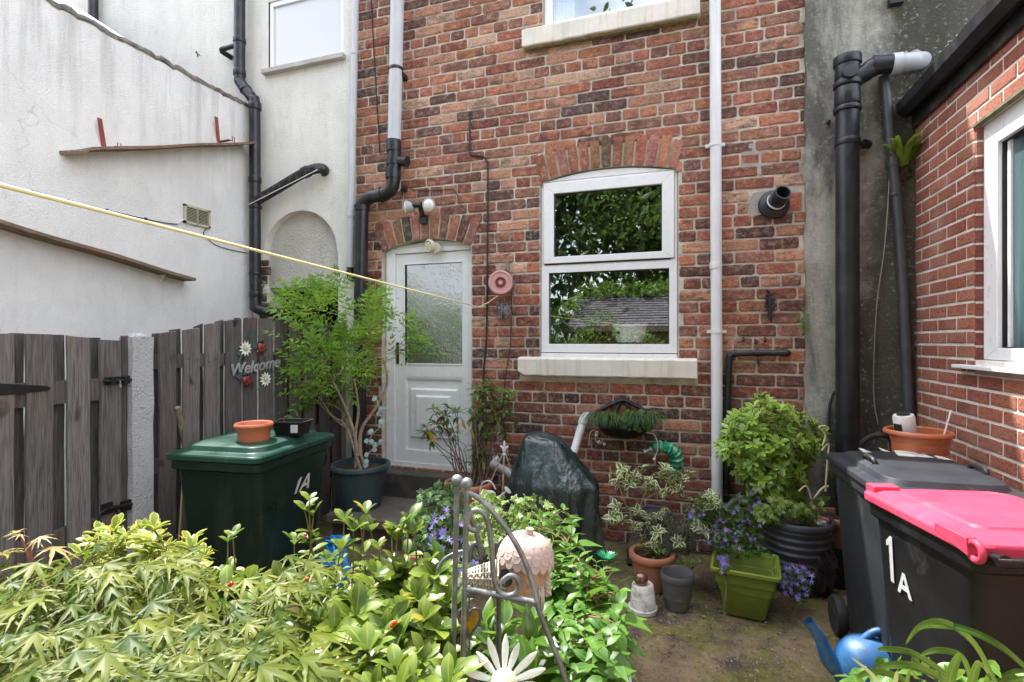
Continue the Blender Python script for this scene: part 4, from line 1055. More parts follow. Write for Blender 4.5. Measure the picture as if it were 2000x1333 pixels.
y0, y1, z0, z1 = v0.y, v1.y, v1.z, v0.z+.02
mb = MB(); 
for lo_, hi_ in (((y0,z0),(y1,z0+.018)), ((y0,z1-.018),(y1,z1)), ((y0,z0),(y0+.02,z1)), ((y1-.02,z0),(y1,z1)), (((y0+y1)/2-.004,z0),((y0+y1)/2+.004,z1))): mb.box((XO-.004, *lo_), (XO+.022, *hi_))
mb.build('frame', VENTM, AV)
mb = MB()
for k in range(10):
    z = z0+.02 + (z1-z0-.04)*k/9.5
    mb.add([(XO+.004,y0+.02,z+.014),(XO+.02,y0+.02,z+.002),(XO+.02,y1-.02,z+.002),(XO+.004,y1-.02,z+.014)], [(0,1,2,3)])
mb.build('louvres', VENTM, AV)
mb = MB(); mb.box((XO+.0015,y0+.01,z0+.01),(XO+.003,y1-.01,z1-.01)); mb.build('backing', DARK, AV)
CAB = mat('black_cable', (.02,.02,.022), .6)
P = smoothpath([atX(x,y,XO+.008) for x,y in ((60,372),(95,382),(133,393),(205,410),(283,428),(330,437),(346,438))], 5)
mb = MB(); mb.tube(P, .004, 6); r = empty('wall_cable', P[0], 'black clipped cable running along the white wall to the vent', 'cable'); mb.build('cable', CAB, r, smooth=True)
for x, y in ((133,393),(209,411),(285,428)): q = atX(x, y, XO+.008); mb = MB(); mb.box(q-V((.006,.008,.010)), q+V((.006,.008,.010))); mb.build('clip', CAB, r)
mb = MB(); mb.tube(smoothpath([atX(346,438,XO+.01), atX(357,430,XO+.02), atX(362,428,XO+.02)], 4), .006, 6); mb.build('white_end', WHTP, r)
P = smoothpath([atX(x,y,XO+.008) for x,y in ((402,432),(404,445),(398,458),(420,478),(450,488),(485,495))], 5)
mb = MB(); mb.tube(P, .004, 6); tag(mb.build('wall_cable', CAB), 'loose black cable hanging below the vent towards the soil pipe', 'cable')

# ================================================================== small things on the facade
LAMPG = mat('lamp_glass', (.75,.75,.72), .12, var=.05, coat=.5)
c = atY(829, 428, YF-.02); FL = empty('security_light', c, 'twin round floodlights on a black bracket above the door', 'floodlight')
mb = MB(); mb.box(c+V((-.035,-.03,-.045)), c+V((.03,.018,.03))); mb.tube([c+V((0,-.03,.02)), c+V((0,-.07,.075)), c+V((0,-.08,.10))], .022, 10); mb.tube([c+V((-.11,-.09,.105)), c+V((.02,-.09,.105))], .025, 12); mb.build('bracket', BLKP, FL, smooth=True)
for x, y, d in ((794, 405, V((-.75,-.6,-.05))), (838, 401, V((.12,-.98,-.1)))):
    q = atY(x, y, YF-.13); d = d.normalized(); R = d.to_track_quat('Z','Y').to_matrix()
    mb = MB(); mb.lathe([(.022,-.075),(.035,-.06),(.055,-.01),(.058,.012),(.05,.014)], q, 20, R); hd = mb.build('lamp_head', mat('lamp_shell', (.42,.42,.40), .4, var=.1), FL, smooth=True)
    mb = MB(); mb.lathe([(.052,.008),(.04,.02),(.02,.026),(.001,.028)], q, 20, R); mb.build('lens', LAMPG, hd, smooth=True)
c = atY(838, 481, YF-.03); PL = empty('push_light', c, 'small cream round battery light on the door head', 'lamp')
d = V((-.35,-.9,-.15)).normalized(); R = d.to_track_quat('Z','Y').to_matrix()
IVO = mat('ivory_plastic', (.62,.58,.44), .5, var=.1, stain=(.35,.31,.2))
mb = MB(); mb.lathe([(.03,-.05),(.058,-.02),(.062,.0),(.05,.012),(.042,.006)], c, 24, R); mb.lathe([(.05,-.02),(.05,.02)], c+V((.045,.045,-.015)), 16, Matrix.Rotation(rad(90),3,'X')); mb.build('body', IVO, PL, smooth=True)
mb = MB(); mb.lathe([(.042,.004),(.001,.006)], c, 20, R); mb.build('reflector', mat('grey_reflector', (.22,.21,.16), .3), PL)
mb = MB()
for k in range(6):
    a = k*2*math.pi/5; q = R @ V((.024*math.cos(a) if k < 5 else 0, .024*math.sin(a) if k < 5 else 0, .008)) + c; mb.sphere(q, .009, 8, 6)
mb.build('bulbs', LAMPG, PL, smooth=True)
# clothes line reel with the yellow line
PINK = mat('faded_pink_plastic', (.56,.30,.28), .55, var=.12, stain=(.40,.30,.28))
c = atY(978, 553, YF-.09); RE = empty('washing_line_reel', c, 'round faded pink washing line reel beside the door', 'reel')
d = V((.28,-.95,.05)).normalized(); R = d.to_track_quat('Z','Y').to_matrix()
mb = MB(); mb.lathe([(.075,-.05),(.098,-.045),(.104,-.03),(.104,.02),(.098,.034),(.086,.036),(.082,.030),(.03,.030),(.001,.034)], c, 40, R); mb.build('case', PINK, RE, smooth=True)
mb = MB()
for r0, r1 in ((.018,.026),(.038,.047)): mb.lathe([(r0,.0305),(r0,.035),(r1,.035),(r1,.0305)], c, 32, R)
mb.build('ring_marking', mat('dark_red_ring', (.25,.06,.06), .5), RE)
mb = MB(); mb.box((c.x+.02, YF-.03, c.z+.11), (c.x+.05, YF-.004, c.z+.19)); mb.tube([c+V((.0,.04,.10)), c+V((.03,.06,.14))], .008, 8); mb.box((c.x+.09,c.y+.0,c.z-.03),(c.x+.11,c.y+.06,c.z+.02)); mb.build('bracket', mat('grey_bracket', (.2,.2,.2), .5), RE)
YEL = mat('yellow_line', (.80,.72,.38), .45, var=.06)
A = atY(935, 600, YF-.13); B = atD(0, 362, .86); Bn = A + (B-A)*1.35
P = [A.lerp(Bn, i/30) + V((0,0,-.10*4*(i/30)*(1-i/30)*0)) for i in range(31)]
q0 = c + V((-.02,-.02,-.11))
mb = MB(); mb.tube([q0, q0.lerp(A,.5)+V((0,0,-.01))] + P, .0042, 7)
tag(mb.build('washing_line', YEL, smooth=True), 'yellow washing line stretched from the pink reel across the yard', 'washing line')
# cables on the brickwork
P = smoothpath([atY(x,y,YF-.012) for x,y in ((918,222),(918,262),(918,298),(922,304),(942,306),(950,314),(953,335),(952,500),(950,660),(945,720),(943,800),(942,900))], 4)
mb = MB(); mb.tube(P, .0075, 7); mb.box(P[0]-V((.014,.0,.02)), P[0]+V((.014,.012,.02))); tag(mb.build('wall_cable', CAB, smooth=True), 'black cable running down the bricks between door and window', 'cable')
P = smoothpath([atY(x,y,YF-.012) for x,y in ((722,-60),(728,60),(735,180),(742,300))], 4); mb = MB(); mb.tube(P, .005, 6); tag(mb.build('wall_cable', CAB), 'thin black cable left of the grey soil pipe', 'cable')
P = smoothpath([atY(x,y,YF-.012) for x,y in ((786,362),(810,371),(850,372),(882,370),(892,378),(900,402))], 4); mb = MB(); mb.tube(P, .0045, 6); tag(mb.build('wall_cable', mat('brown_cable',(.10,.05,.035),.7)), 'short brown wire above the twin floodlights', 'cable')
P = smoothpath([atY(x,y,YF-.02) for x,y in ((1000,570),(999,620),(996,680),(985,760),(985,860))], 4); mb = MB(); mb.tube(P, .004, 6); tag(mb.build('wall_cable', CAB), 'thin dark wire hanging below the pink reel', 'cable')
P = smoothpath([atY(x,y,YF-.05) for x,y in ((1741,215),(1738,330),(1728,480),(1712,600),(1706,760),(1715,830))], 4); mb = MB(); mb.tube(P, .0035, 6); tag(mb.build('wall_cable', mat('pale_grey_wire',(.35,.35,.33),.6)), 'thin pale wire down the grey wall beside the thick pipe', 'cable')
P = smoothpath([atY(x,y,YF-.04) for x,y in ((1630,765),(1621,790),(1619,830),(1622,850))], 4); mb = MB(); mb.tube(P, .009, 7); tag(mb.build('wall_cable', CAB), 'short black looped cable left of the thick soil pipe', 'cable')
# flue
c = atY(1511, 401, YF-.01); FU = empty('boiler_flue', c, 'black boiler flue with round collar in a cement patch', 'flue')
RX_ = Matrix.Rotation(rad(90), 3, 'X')
mb = MB(); mb.lathe([(.10,0),(.105,.012),(.098,.03),(.07,.045),(.062,.05)], c, 28, RX_); mb.build('collar', BLKP, FU, smooth=True)
d = V((.28,-.9,.35)).normalized(); R = d.to_track_quat('Z','Y').to_matrix(); q = c + V((.0,-.03,0))
mb = MB(); mb.lathe([(.058,0),(.06,.03),(.06,.05),(.05,.055),(.05,.12),(.055,.125),(.055,.14),(.046,.14),(.044,.06)], q, 24, R); mb.build('terminal', BLKP, FU, smooth=True)
mb = MB(); mb.lathe([(.063,.022),(.065,.03),(.063,.036)], q, 24, R); mb.build('seal_ring', UPVC, FU, smooth=True)
# wall ornaments
SPR = mat('dry_grey_stems', (.17,.155,.16), .95, var=.4, scale=40); DKORN = mat('dark_iron_ornament', (.022,.022,.024), .7, var=.3)
c = atY(985, 600, YF-.06); mb = MB()
for k in range(46):
    a = rng.uniform(0,6.28); t = rng.random(); p = c + V((.03*math.cos(a), .02*math.sin(a), .03-.06*t)); e = p + V((.05*math.cos(a)*t, .03*math.sin(a), -.05-.05*rng.random())); mb.tube([p, (p+e)/2+rv(.008), e], [.004,.008,.002], 5)
mb.tube([c+V((0,0,.08)), c], .004, 5); mb.sphere(c+V((-.06,0,.03)), .015, 8, 6, sq=(1,.6,2)); mb.tube([c+V((-.09,0,.05)), c+V((-.03,0,.02)), c+V((.02,0,.03))], .007, 6)
tag(mb.build('dried_bunch', SPR), 'bunch of dried grey lavender hanging under the pink reel', 'dried flowers')
c = atY(1503, 598, YF-.03); mb = MB()
mb.tube([c+V((-.005,0,.10)), c+V((.0,0,.02)), c+V((.005,0,-.07)), c+V((.01,0,-.12))], [.012,.02,.014,.006], 8)
for k in range(14):
    z = rng.uniform(-.06,.10); a = rng.choice((-1,1)); mb.tube([c+V((0,0,z)), c+V((a*.02,-.015,z+.025)), c+V((a*rng.uniform(.025,.045),-.02,z+rng.uniform(.0,.05)))], [.007,.009,.003], 6)
tag(mb.build('wall_ornament', DKORN, smooth=True), 'dark iron leaf ornament hung on the bricks above the waste pipe', 'ornament')
mb = MB()
for x, y in ((1452,660),(1476,664),(1494,660),(1480,703)):
    q = atY(x,y,YF-.02); mb.tube([q+V((0,.02,0)), q, q+V((0,-.012,-.02))], .007, 6); mb.sphere(q+V((0,-.012,-.022)), .012, 7, 5)
tag(mb.build('wire_hooks', DKORN), 'row of tiny old hooks on the bricks around the black waste pipe', 'hooks')

# ================================================================== wheelie bins
def rrect(w, d, r, n=5):
    out = []
    for cx, cy, a0 in ((w/2-r, d/2-r, 0), (-w/2+r, d/2-r, 90), (-w/2+r, -d/2+r, 180), (w/2-r, -d/2+r, 270)):
        for k in range(n+1):
            a = rad(a0 + 90*k/n); out.append((cx + r*math.cos(a), cy + r*math.sin(a)))
    return out
def rings(mb, lv, M):
    """lv: (w, d, r, z, y offset) rounded rectangles stacked into a closed skin"""
    vs = []; k = 24
    for (w, d, r, z, oy) in lv:
        for (x, y) in rrect(w, d, r): vs.append(M @ V((x, y + oy, z)))
    fs = [(i*k+j, i*k+(j+1)%k, (i+1)*k+(j+1)%k, (i+1)*k+j) for i in range(len(lv)-1) for j in range(k)]
    mb.add(vs, fs + [tuple(range(k-1,-1,-1)), tuple((len(lv)-1)*k+j for j in range(k))])
def text(s, size, o, right, up, m, parent, name='lettering', ext_=.0015, shear=0., weight=0.):
    cu = bpy.data.curves.new(name, 'FONT'); cu.body = s; cu.size = size; cu.extrude = ext_; cu.shear = shear; cu.offset = weight; cu.align_x = 'CENTER'
    ob = bpy.data.objects.new(name, cu); COL.objects.link(ob)
    bpy.context.view_layer.update()
    me = bpy.data.meshes.new_from_object(ob.evaluated_get(bpy.context.evaluated_depsgraph_get()))
    bpy.data.objects.remove(ob); bpy.data.curves.remove(cu)
    r = V(right).normalized(); u = V(up); u = (u - r*u.dot(r)).normalized(); nn = r.cross(u)
    o0 = ORG[parent.name] if parent else V((0,0,0))
    for v in me.vertices: v.co = V(o) - o0 + r*v.co.x + u*v.co.y + nn*v.co.z
    me.materials.clear(); me.materials.append(m)
    x = bpy.data.objects.new(name, me); COL.objects.link(x)
    if parent: x.parent = parent; ORG[x.name] = o0
    return x
RUB = mat('black_rubber', (.016,.016,.016), .75, var=.2)
def wheelie(name, label, c, rot, w, d, h, body, lid, dome=True):
    root = empty(name, (c[0], c[1], 0), label, 'wheelie bin')
    R = rotz(rad(rot)); M = Matrix.Translation(V((c[0], c[1], 0))) @ R.to_4x4()
    zr = h * .93
    mb = MB()
    rings(mb, [(w*.74, d*.66, .05, .03, -d*.02), (w*.78, d*.70, .05, .06, -d*.02), (w*.93, d*.90, .055, zr*.90, 0), (w*.94, d*.92, .055, zr-.06, 0), (w*.985, d*.985, .05, zr-.05, 0), (w, d, .05, zr-.045, 0), (w, d, .05, zr, 0), (w*.93, d*.93, .05, zr, 0)], M)
    for s in (-1, 1):   # ribs under the rim and the axle housing
        mb.hexa([M @ V(p) for p in ((s*w*.30-.03, d*.30, .03), (s*w*.30+.03, d*.30, .03), (s*w*.30+.03, d*.42, .03), (s*w*.30-.03, d*.42, .03), (s*w*.30-.03, d*.32, .26), (s*w*.30+.03, d*.32, .26), (s*w*.30+.03, d*.40, .26), (s*w*.30-.03, d*.40, .26))])
    mb.build('body', body, root, smooth=True, bevel=.003)
    mb = MB()
    L = [(w*1.03, d*1.03, .055, zr+.004, -.005), (w*1.05, d*1.05, .06, zr+.010, -.005), (w*1.05, d*1.05, .06, zr+.034, -.005), (w*1.02, d*1.03, .06, zr+.044, -.005)]
    if dome: L += [(w*.90, d*.84, .09, zr+.048, -.01), (w*.86, d*.80, .09, zr+.075, -.01), (w*.74, d*.68, .10, zr+.088, -.01), (w*.5, d*.4, .08, zr+.091, -.01)]
    else: L += [(w*.97, d*.97, .06, zr+.046, -.005), (w*.90, d*.88, .08, zr+.056, -.005), (w*.5, d*.5, .08, zr+.060, -.005)]
    rings(mb, L, M)
    ld = mb.build('lid', lid, root, smooth=True, bevel=.002)
    mb = MB()
    for s in (-1, 1):
        mb.tube([M @ V((s*w*.42, d*.5, zr-.0)), M @ V((s*w*.42, d*.5+.055, zr+.01))], .022, 10)
    mb.tube([M @ V((-w*.46, d*.5+.05, zr+.008)), M @ V((w*.46, d*.5+.05, zr+.008))], .015, 12)
    mb.build('handle', body, root, smooth=True)
    for s in (-1, 1):
        q = V((s*w*.44, d*.40, .10)); mb = MB(); ax = Matrix.Rotation(rad(90), 3, 'Y')
        mb.lathe([(.07,-.022),(.095,-.024),(.1,-.014),(.1,.014),(.095,.024),(.07,.022)], M @ q, 28, R @ ax); wh = mb.build('wheel', RUB, root, smooth=True)
        mb = MB(); mb.lathe([(.001,-.012),(.025,-.024),(.028,-.016),(.07,-.014),(.07,.014),(.028,.016),(.025,.024),(.001,.012)], M @ q, 28, R @ ax)
        mb.build('rim', mat('grey_wheel_hub', (.03,.03,.03), .6), wh, smooth=True)
    return root, M, zr, ld
def binmat(name, c, rough=.42, sc=.35):
    m, n, l, b = nt(name)
    x = mixc(n, l, mul(c, .8), mul(c, 1.25), ramp(n, l, noise(n, l, 3, 5), .3, .7))
    x = mixc(n, l, x, (.34,.34,.33), ramp(n, l, noise(n, l, 3.2, 7, .7, stretch=(1,1,.45), dist=.6), .56, .78, 0, sc))
    x = mixc(n, l, x, (.4,.4,.4), ramp(n, l, noise(n, l, 30, 4, .7, stretch=(1,1,4)), .70, .76, 0, sc))
    b.inputs['Specular IOR Level'].default_value = .32
    l.new(x, b.inputs['Base Color']); l.new(ramp(n, l, noise(n, l, 6, 5), .3, .7, rough-.1, rough+.15), b.inputs['Roughness'])
    bump(n, l, b, noise(n, l, 160, 3), .12, .004); return m
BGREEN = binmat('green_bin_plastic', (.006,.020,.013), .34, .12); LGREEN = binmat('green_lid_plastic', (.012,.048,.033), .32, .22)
BBLK = binmat('charcoal_bin_plastic', (.026,.029,.036), .5, .34); BBLK2 = binmat('black_bin_plastic', (.010,.010,.011), .42, .22); LPINK = binmat('pink_lid_plastic', (.56,.052,.105), .5, .30)
STK = mat('white_sticker_vinyl', (.50,.50,.51), .55, var=.12, stain=(.3,.3,.3), samt=.5, sscale=40)
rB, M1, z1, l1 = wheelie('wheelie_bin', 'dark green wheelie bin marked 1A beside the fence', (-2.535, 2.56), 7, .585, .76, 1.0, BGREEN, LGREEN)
def one(o, r, u, h, w, parent):
    r = V(r).normalized(); u = V(u).normalized(); nn = r.cross(u); mb = MB()
    mb.prism([V(o) + r*x + u*z for x, z in ((-w*.45,0),(w*.45,0),(w*.5,h),(-w*.15,h),(-w*1.25,h*.86),(-w*1.25,h*.74),(-w*.5,h*.80))], nn*.0015); return mb.build('lettering', STK, parent)
def bar1(o, r, u, h, w, parent):
    r = V(r).normalized(); u = V(u).normalized(); nn = r.cross(u); mb = MB()
    mb.prism([V(o) + r*x + u*z for x, z in ((-w*.6,0),(w*.3,0),(w*.5,h),(-w*.3,h),(-w*.9,h*.86))], nn*.0015); return mb.build('lettering', STK, parent)
def lettA(o, r, u, h, w, t, parent):
    r = V(r).normalized(); u = V(u).normalized(); nn = r.cross(u); mb = MB(); P = lambda q: [V(o) + r*x + u*z for x, z in q]
    mb.prism(P([(-w/2,0),(-w/2+t,0),(t*.45,h),(-t*.45,h)]), nn*.0015); mb.prism(P([(w/2-t,0),(w/2,0),(t*.45,h),(-t*.45,h)]), nn*.0018)
    mb.prism(P([(-w*.34,h*.24),(w*.34,h*.24),(w*.26,h*.44),(-w*.26,h*.44)]), nn*.0021); return mb.build('lettering', STK, parent)
# lettering on its right side
def side(M, w, d, zr, s, y, z):
    k = .78 + (.93-.78) * (z-.06)/(zr*.90-.06); return M @ V((s*w*.5*k + s*.004, y, z))
o = side(M1, .585, .76, z1, 1, .04, .67); u = side(M1, .585, .76, z1, 1, .10, .78) - o; rgt = M1.to_3x3() @ V((0,1,0))
lettA(o + rgt*.03, rgt, u, .105, .11, .022, rB); bar1(o - rgt*.05, rgt, u, .10, .021, rB)
rK, M2, z2, l2 = wheelie('wheelie_bin', 'charcoal wheelie bin with black lid against the brick extension', (1.025, 2.98), 3, .53, .78, 1.0, BBLK, BBLK)
for s, y in ((-1,-.02),(1,-.12)):
    mb = MB(); mb.tube(smoothpath([M2 @ V((s*.19, y-.06, z2+.07)), M2 @ V((s*.195, y-.05, z2+.105)), M2 @ V((s*.195, y+.05, z2+.105)), M2 @ V((s*.19, y+.06, z2+.07))], 3), .012, 8); mb.build('grip', BBLK2, l2, smooth=True)
a = M2 @ V((-.10, .36, z2+.05)); mb = MB(); mb.tube(smoothpath([a, a+V((0,0,.06)), a+V((.05,0,.10)), a+V((.12,.0,.10)), a+V((.14,0,.04)), a+V((.13,0,0))], 4), .014, 8)
mb.build('hinge_loop', BBLK2, l2, smooth=True)
mb = MB()
for (x0,y0,x1,y1) in ((-.16,.17,-.12,.28),(-.02,.12,.13,.20),(.0,.21,.10,.27),(.14,.1,.19,.18),(-.05,.24,-.02,.33),(.12,.22,.2,.24)):
    zz = z2+.0925; sl = rng.uniform(-.03,.03); mb.hexa([M2 @ V(p) for p in ((x0,y0,zz),(x1,y0+sl,zz),(x1-.01,y1+sl,zz),(x0+.015,y1,zz),(x0,y0,zz+.0015),(x1,y0+sl,zz+.0015),(x1-.01,y1+sl,zz+.0015),(x0+.015,y1,zz+.0015))])
mb.build('torn_label', mat('torn_paper_label', (.6,.61,.58), .6, stain=(.05,.16,.12), samt=.8, sscale=25), l2)
rP, M3, z3, l3 = wheelie('wheelie_bin', 'black wheelie bin with bright pink lid marked 1A', (1.035, 2.335), 193, .54, .60, 1.0, BBLK2, LPINK, dome=False)
mb = MB()
for s in (1,):
    q = M3 @ V((s*.27, .30, z3+.02)); ax = M3.to_3x3() @ Matrix.Rotation(rad(90),3,'Y')
    mb.tube([q + ax @ V((.027*math.cos(2*math.pi*k/24), .027*math.sin(2*math.pi*k/24), 0)) for k in range(25)], .011, 10, caps=False)
    mb.hexa([M3 @ V(p) for p in ((s*.255,.14,z3+.03),(s*.285,.14,z3+.03),(s*.285,.29,z3+.0),(s*.255,.29,z3+.0),(s*.255,.14,z3+.055),(s*.285,.14,z3+.055),(s*.285,.28,z3+.055),(s*.255,.28,z3+.055))])
rings(mb, [(.40,.42,.04,z3+.055,0),(.38,.40,.04,z3+.066,0),(.30,.32,.03,z3+.067,0)], M3)
mb.box((-.05,-.03,0),(.05,.03,.03), M3.to_3x3(), M3 @ V((.215,-.27,z3+.04)))
mb.build('lid_lug', LPINK, l3, smooth=True, bevel=.002)
o = side(M3, .54, .60, z3, 1, -.14, .62); u = side(M3, .54, .60, z3, 1, -.14, .75) - o; rgt = M3.to_3x3() @ V((0,1,0))
one(o + u.normalized()*.03 - rgt*.01, rgt, u, .18, .022, rP); lettA(o + rgt*.062 + u.normalized()*.01, rgt, u, .085, .085, .017, rP)

# ================================================================== pots
TERR = mat('terracotta', (.42,.16,.085), .75, var=.18, scale=9, bmp=.15, bscale=80, stain=(.30,.22,.16), samt=.5, sscale=6)
TERP = mat('orange_plastic_terracotta', (.46,.14,.06), .38, var=.1, stain=(.25,.1,.06), samt=.4)
SOIL = mat('potting_soil', (.045,.032,.022), .98, var=.5, scale=40, bmp=1., bscale=60, stain=(.14,.10,.06), samt=.7, sscale=30)
def pot(name, label, c, r0, r1, h, m, cat='plant pot', rim=.03, rimh=.05, soil=.04, ribs=0, grp=None, n=40):
    root = empty(name, c, label, cat, grp); c = V(c)
    mb = MB(); pr = [(r0*.98, 0), (r0, .008)]
    k = 26 if ribs else 6
    for i in range(1, k+1):
        t = i/k; r = r0 + (r1-rim*.6-r0)*(t ** .8 if not ribs else t)
        if ribs: r += .015*((t*ribs) % 1.0) - .006
        pr.append((r, .008 + (h-rimh-.008)*t))
    pr += [(r1-rim*.25, h-rimh+.001), (r1, h-rimh+.008), (r1, h-.012), (r1-.006, h-.002), (r1-rim*.5, h), (r1-rim, h-.006), (r1-rim-.006, h-soil-.03)]
    mb.lathe(pr, c, n); mb.build('pot', m, root, smooth=True, angle=50)
    if soil is not None and soil < h*.7:
        mb = MB(); rr = r1-rim-.004; vs = [c+V((0,0,h-soil+.01))]; N = 24
        for j in (1,2,3):
            for i in range(N): a = 2*math.pi*i/N; vs.append(c+V((rr*j/3*math.cos(a), rr*j/3*math.sin(a), h-soil+rng.uniform(-.008,.012)*(j<3))))
        fs = [(0,1+i,1+(i+1)%N) for i in range(N)] + [(1+j*N+i,1+(j+1)*N+i,1+(j+1)*N+(i+1)%N,1+j*N+(i+1)%N) for j in range(2) for i in range(N)]
        mb.add(vs, fs); mb.build('soil', SOIL, root)
    return root
BLUEPOT = mat('blue_green_plastic', (.035,.06,.068), .45, var=.12, stain=(.12,.13,.12), samt=.35)
pot('plant_pot', 'large blue green plastic pot holding the bushy tree by the door', (-2.60, 3.72, .222), .165, .245, .36, BLUEPOT, rim=.035, rimh=.045, soil=.05)
pot('plant_pot', 'terracotta pot of the leggy rhododendron below the door', (-1.62, 3.72, .223), .13, .19, .29, TERR, soil=.03)
# on the green bin's lid
c = M1 @ V((.0, -.02, z1+.092)); c = atZ(496, 858, z1+.092)
pot('bowl_planter', 'empty terracotta coloured bowl standing on the green bin', (c[0], c[1], z1+.0915), .062, .108, .098, TERP, rim=.016, rimh=.022, soil=.075, cat='bowl')
q = atZ(555, 853, z1+.09); TR = empty('seed_trough', (q[0], q[1], z1+.0915), 'small black plastic trough with white label on the green bin', 'trough')
Mq = Matrix.Translation(V((q[0]-.01, q[1]+.08, z1+.0915))) @ rotz(rad(12)).to_4x4()
mb = MB(); rings(mb, [(.17,.11,.015,0,0),(.20,.135,.015,.075,0),(.215,.15,.015,.077,0),(.215,.15,.015,.085,0),(.195,.13,.012,.085,0),(.165,.105,.012,.012,0)], Mq); mb.build('tray', BBLK2, TR, smooth=True)
mb = MB(); mb.box((.03,-.0735,.02),(.075,-.0705,.068), Mq.to_3x3(), Mq.translation); mb.build('label', STK, TR)
# orange bowl on the charcoal bin
c = atZ(1738, 862, z2+.05); pc = (1.165, 3.345, z2+.045)
pot('bowl_planter', 'glossy orange bowl planter standing on the charcoal bin', pc, .10, .155, .15, TERP, rim=.02, rimh=.03, soil=.09, cat='bowl')
q = V(pc) + V((-.05,0,.09)); ax = V((-.15,-.1,1)).normalized(); R = ax.to_track_quat('Z','Y').to_matrix(); mb = MB()
mb.lathe([(.045,0),(.05,.01),(.05,.13),(.046,.14)], q, 18, R); mb.m = 1; mb.lathe([(.03,.14),(.032,.155),(.026,.157)], q, 14, R); mb.box((-.02,-.052,.04),(.02,-.045,.10), R, q)
tag(mb.build('spray_can', [mat('can_white', (.72,.72,.70), .35, stain=(.35,.38,.33), samt=.5, sscale=20), BLKP], smooth=True), 'white can with black lid lying in the orange bowl', 'can')
mb = MB(); q = V(pc)+V((.10,-.02,.10)); mb.tube([q, q+V((.05,.03,.16))], .004, 6); tag(mb.build('plant_label_stick', WHTP), 'thin pale stick standing in the orange bowl', 'stick')
# right hand pots
CHAR = mat('charcoal_ribbed_plastic', (.062,.064,.076), .5, var=.15, stain=(.11,.11,.11), samt=.3)
CP = V((.66, 3.82, 0)); pot('plant_pot', 'large charcoal ribbed pot with the glossy green shrub', CP, .155, .225, .46, CHAR, rim=.02, rimh=.045, ribs=8, soil=.03)
c = atZ(1322, 1196, 0); pot('plant_pot', 'small empty grey plastic pot between white pot and olive planter', (c[0], c[1]+.06, 0), .066, .098, .215, mat('grey_plastic_pot', (.095,.095,.10), .5, var=.15, stain=(.2,.19,.17), samt=.4), rim=.01, rimh=.045, soil=.12)
VP = V((-.225, 3.50, 0)); pot('plant_pot', 'terracotta pot holding the variegated white edged shrub', VP, .10, .148, .235, TERR, soil=.035)
pot('plant_pot', 'dark grey pot with white tag behind the variegated shrub', (-.24, 3.93, .12), .085, .125, .25, CHAR, soil=.03)
mb = MB(); mb.box((-.42, 3.80, 0), (-.08, 4.08, .12)); tag(mb.build('paving_brick_stack', STEPM, bevel=.01), 'dark block under the dark grey pot by the wall', 'block')
c = atZ(1254, 1199, 0); WP = empty('upturned_pot', (c[0], c[1]+.05, 0), 'upturned dirty white pot topped with a shiny brown ball', 'pot')
mb = MB(); mb.lathe([(.085,0),(.086,.02),(.078,.022),(.062,.15),(.058,.155),(.001,.157)], (c[0], c[1]+.05, 0), 28); mb.build('pot', mat('dirty_white_pot', (.66,.64,.60), .5, var=.06, stain=(.12,.10,.07), samt=.8, sscale=18), WP, smooth=True)
mb = MB(); mb.sphere((c[0]-.01, c[1]+.04, .185), .042, 20, 14); mb.build('ball', mat('bronze_ball', (.22,.13,.10), .12, metal=.6, var=.1), WP, smooth=True)
OLV = mat('olive_plastic', (.15,.20,.022), .42, var=.14, scale=6, stain=(.09,.075,.03), samt=.55, sscale=4)
q = atZ(1455, 1213, 0); OP = empty('square_planter', (q[0]+.01, q[1]+.13, 0), 'empty olive green square planter on the concrete', 'planter')
Mo = Matrix.Translation(V((q[0]+.015, q[1]+.135, 0))) @ rotz(rad(-6)).to_4x4()
mb = MB(); rings(mb, [(.20,.20,.02,0,0),(.215,.215,.02,.01,0),(.29,.29,.02,.20,0),(.315,.315,.02,.205,0),(.325,.325,.02,.268,0),(.37,.37,.025,.272,0),(.37,.37,.025,.288,0),(.345,.345,.02,.292,0),(.335,.335,.02,.286,0),(.30,.30,.02,.20,0),(.28,.28,.02,.15,0)], Mo); mb.build('tub', OLV, OP, smooth=True, angle=30)
mb = MB(); mb.box((-.138,-.138,.15),(.138,.138,.165), Mo.to_3x3(), Mo.translation); mb.build('water', mat('murky_water', (.07,.075,.02), .08, var=.4), OP)
mb = MB()
for k in range(26):
    p = Mo @ V((rng.uniform(-.02,.12), rng.uniform(-.10,.03), .168)); e = p + V((rng.uniform(-.09,.09), rng.uniform(-.05,.05), rng.uniform(.0,.03))); mb.tube([p,(p+e)/2+V((0,0,.01)),e], .002, 4)
mb.build('dead_stems', mat('straw', (.32,.26,.15), .9), OP)
pot('plant_pot', 'terracotta pot half hidden behind the charcoal ribbed pot', (.93, 3.98, .25), .10, .15, .20, TERR, soil=.03)
mb = MB(); mb.box((.80, 3.86, 0), (1.06, 4.10, .25)); tag(mb.build('upturned_crate', BBLK2, bevel=.01), 'black crate holding up the half hidden terracotta pot', 'crate')

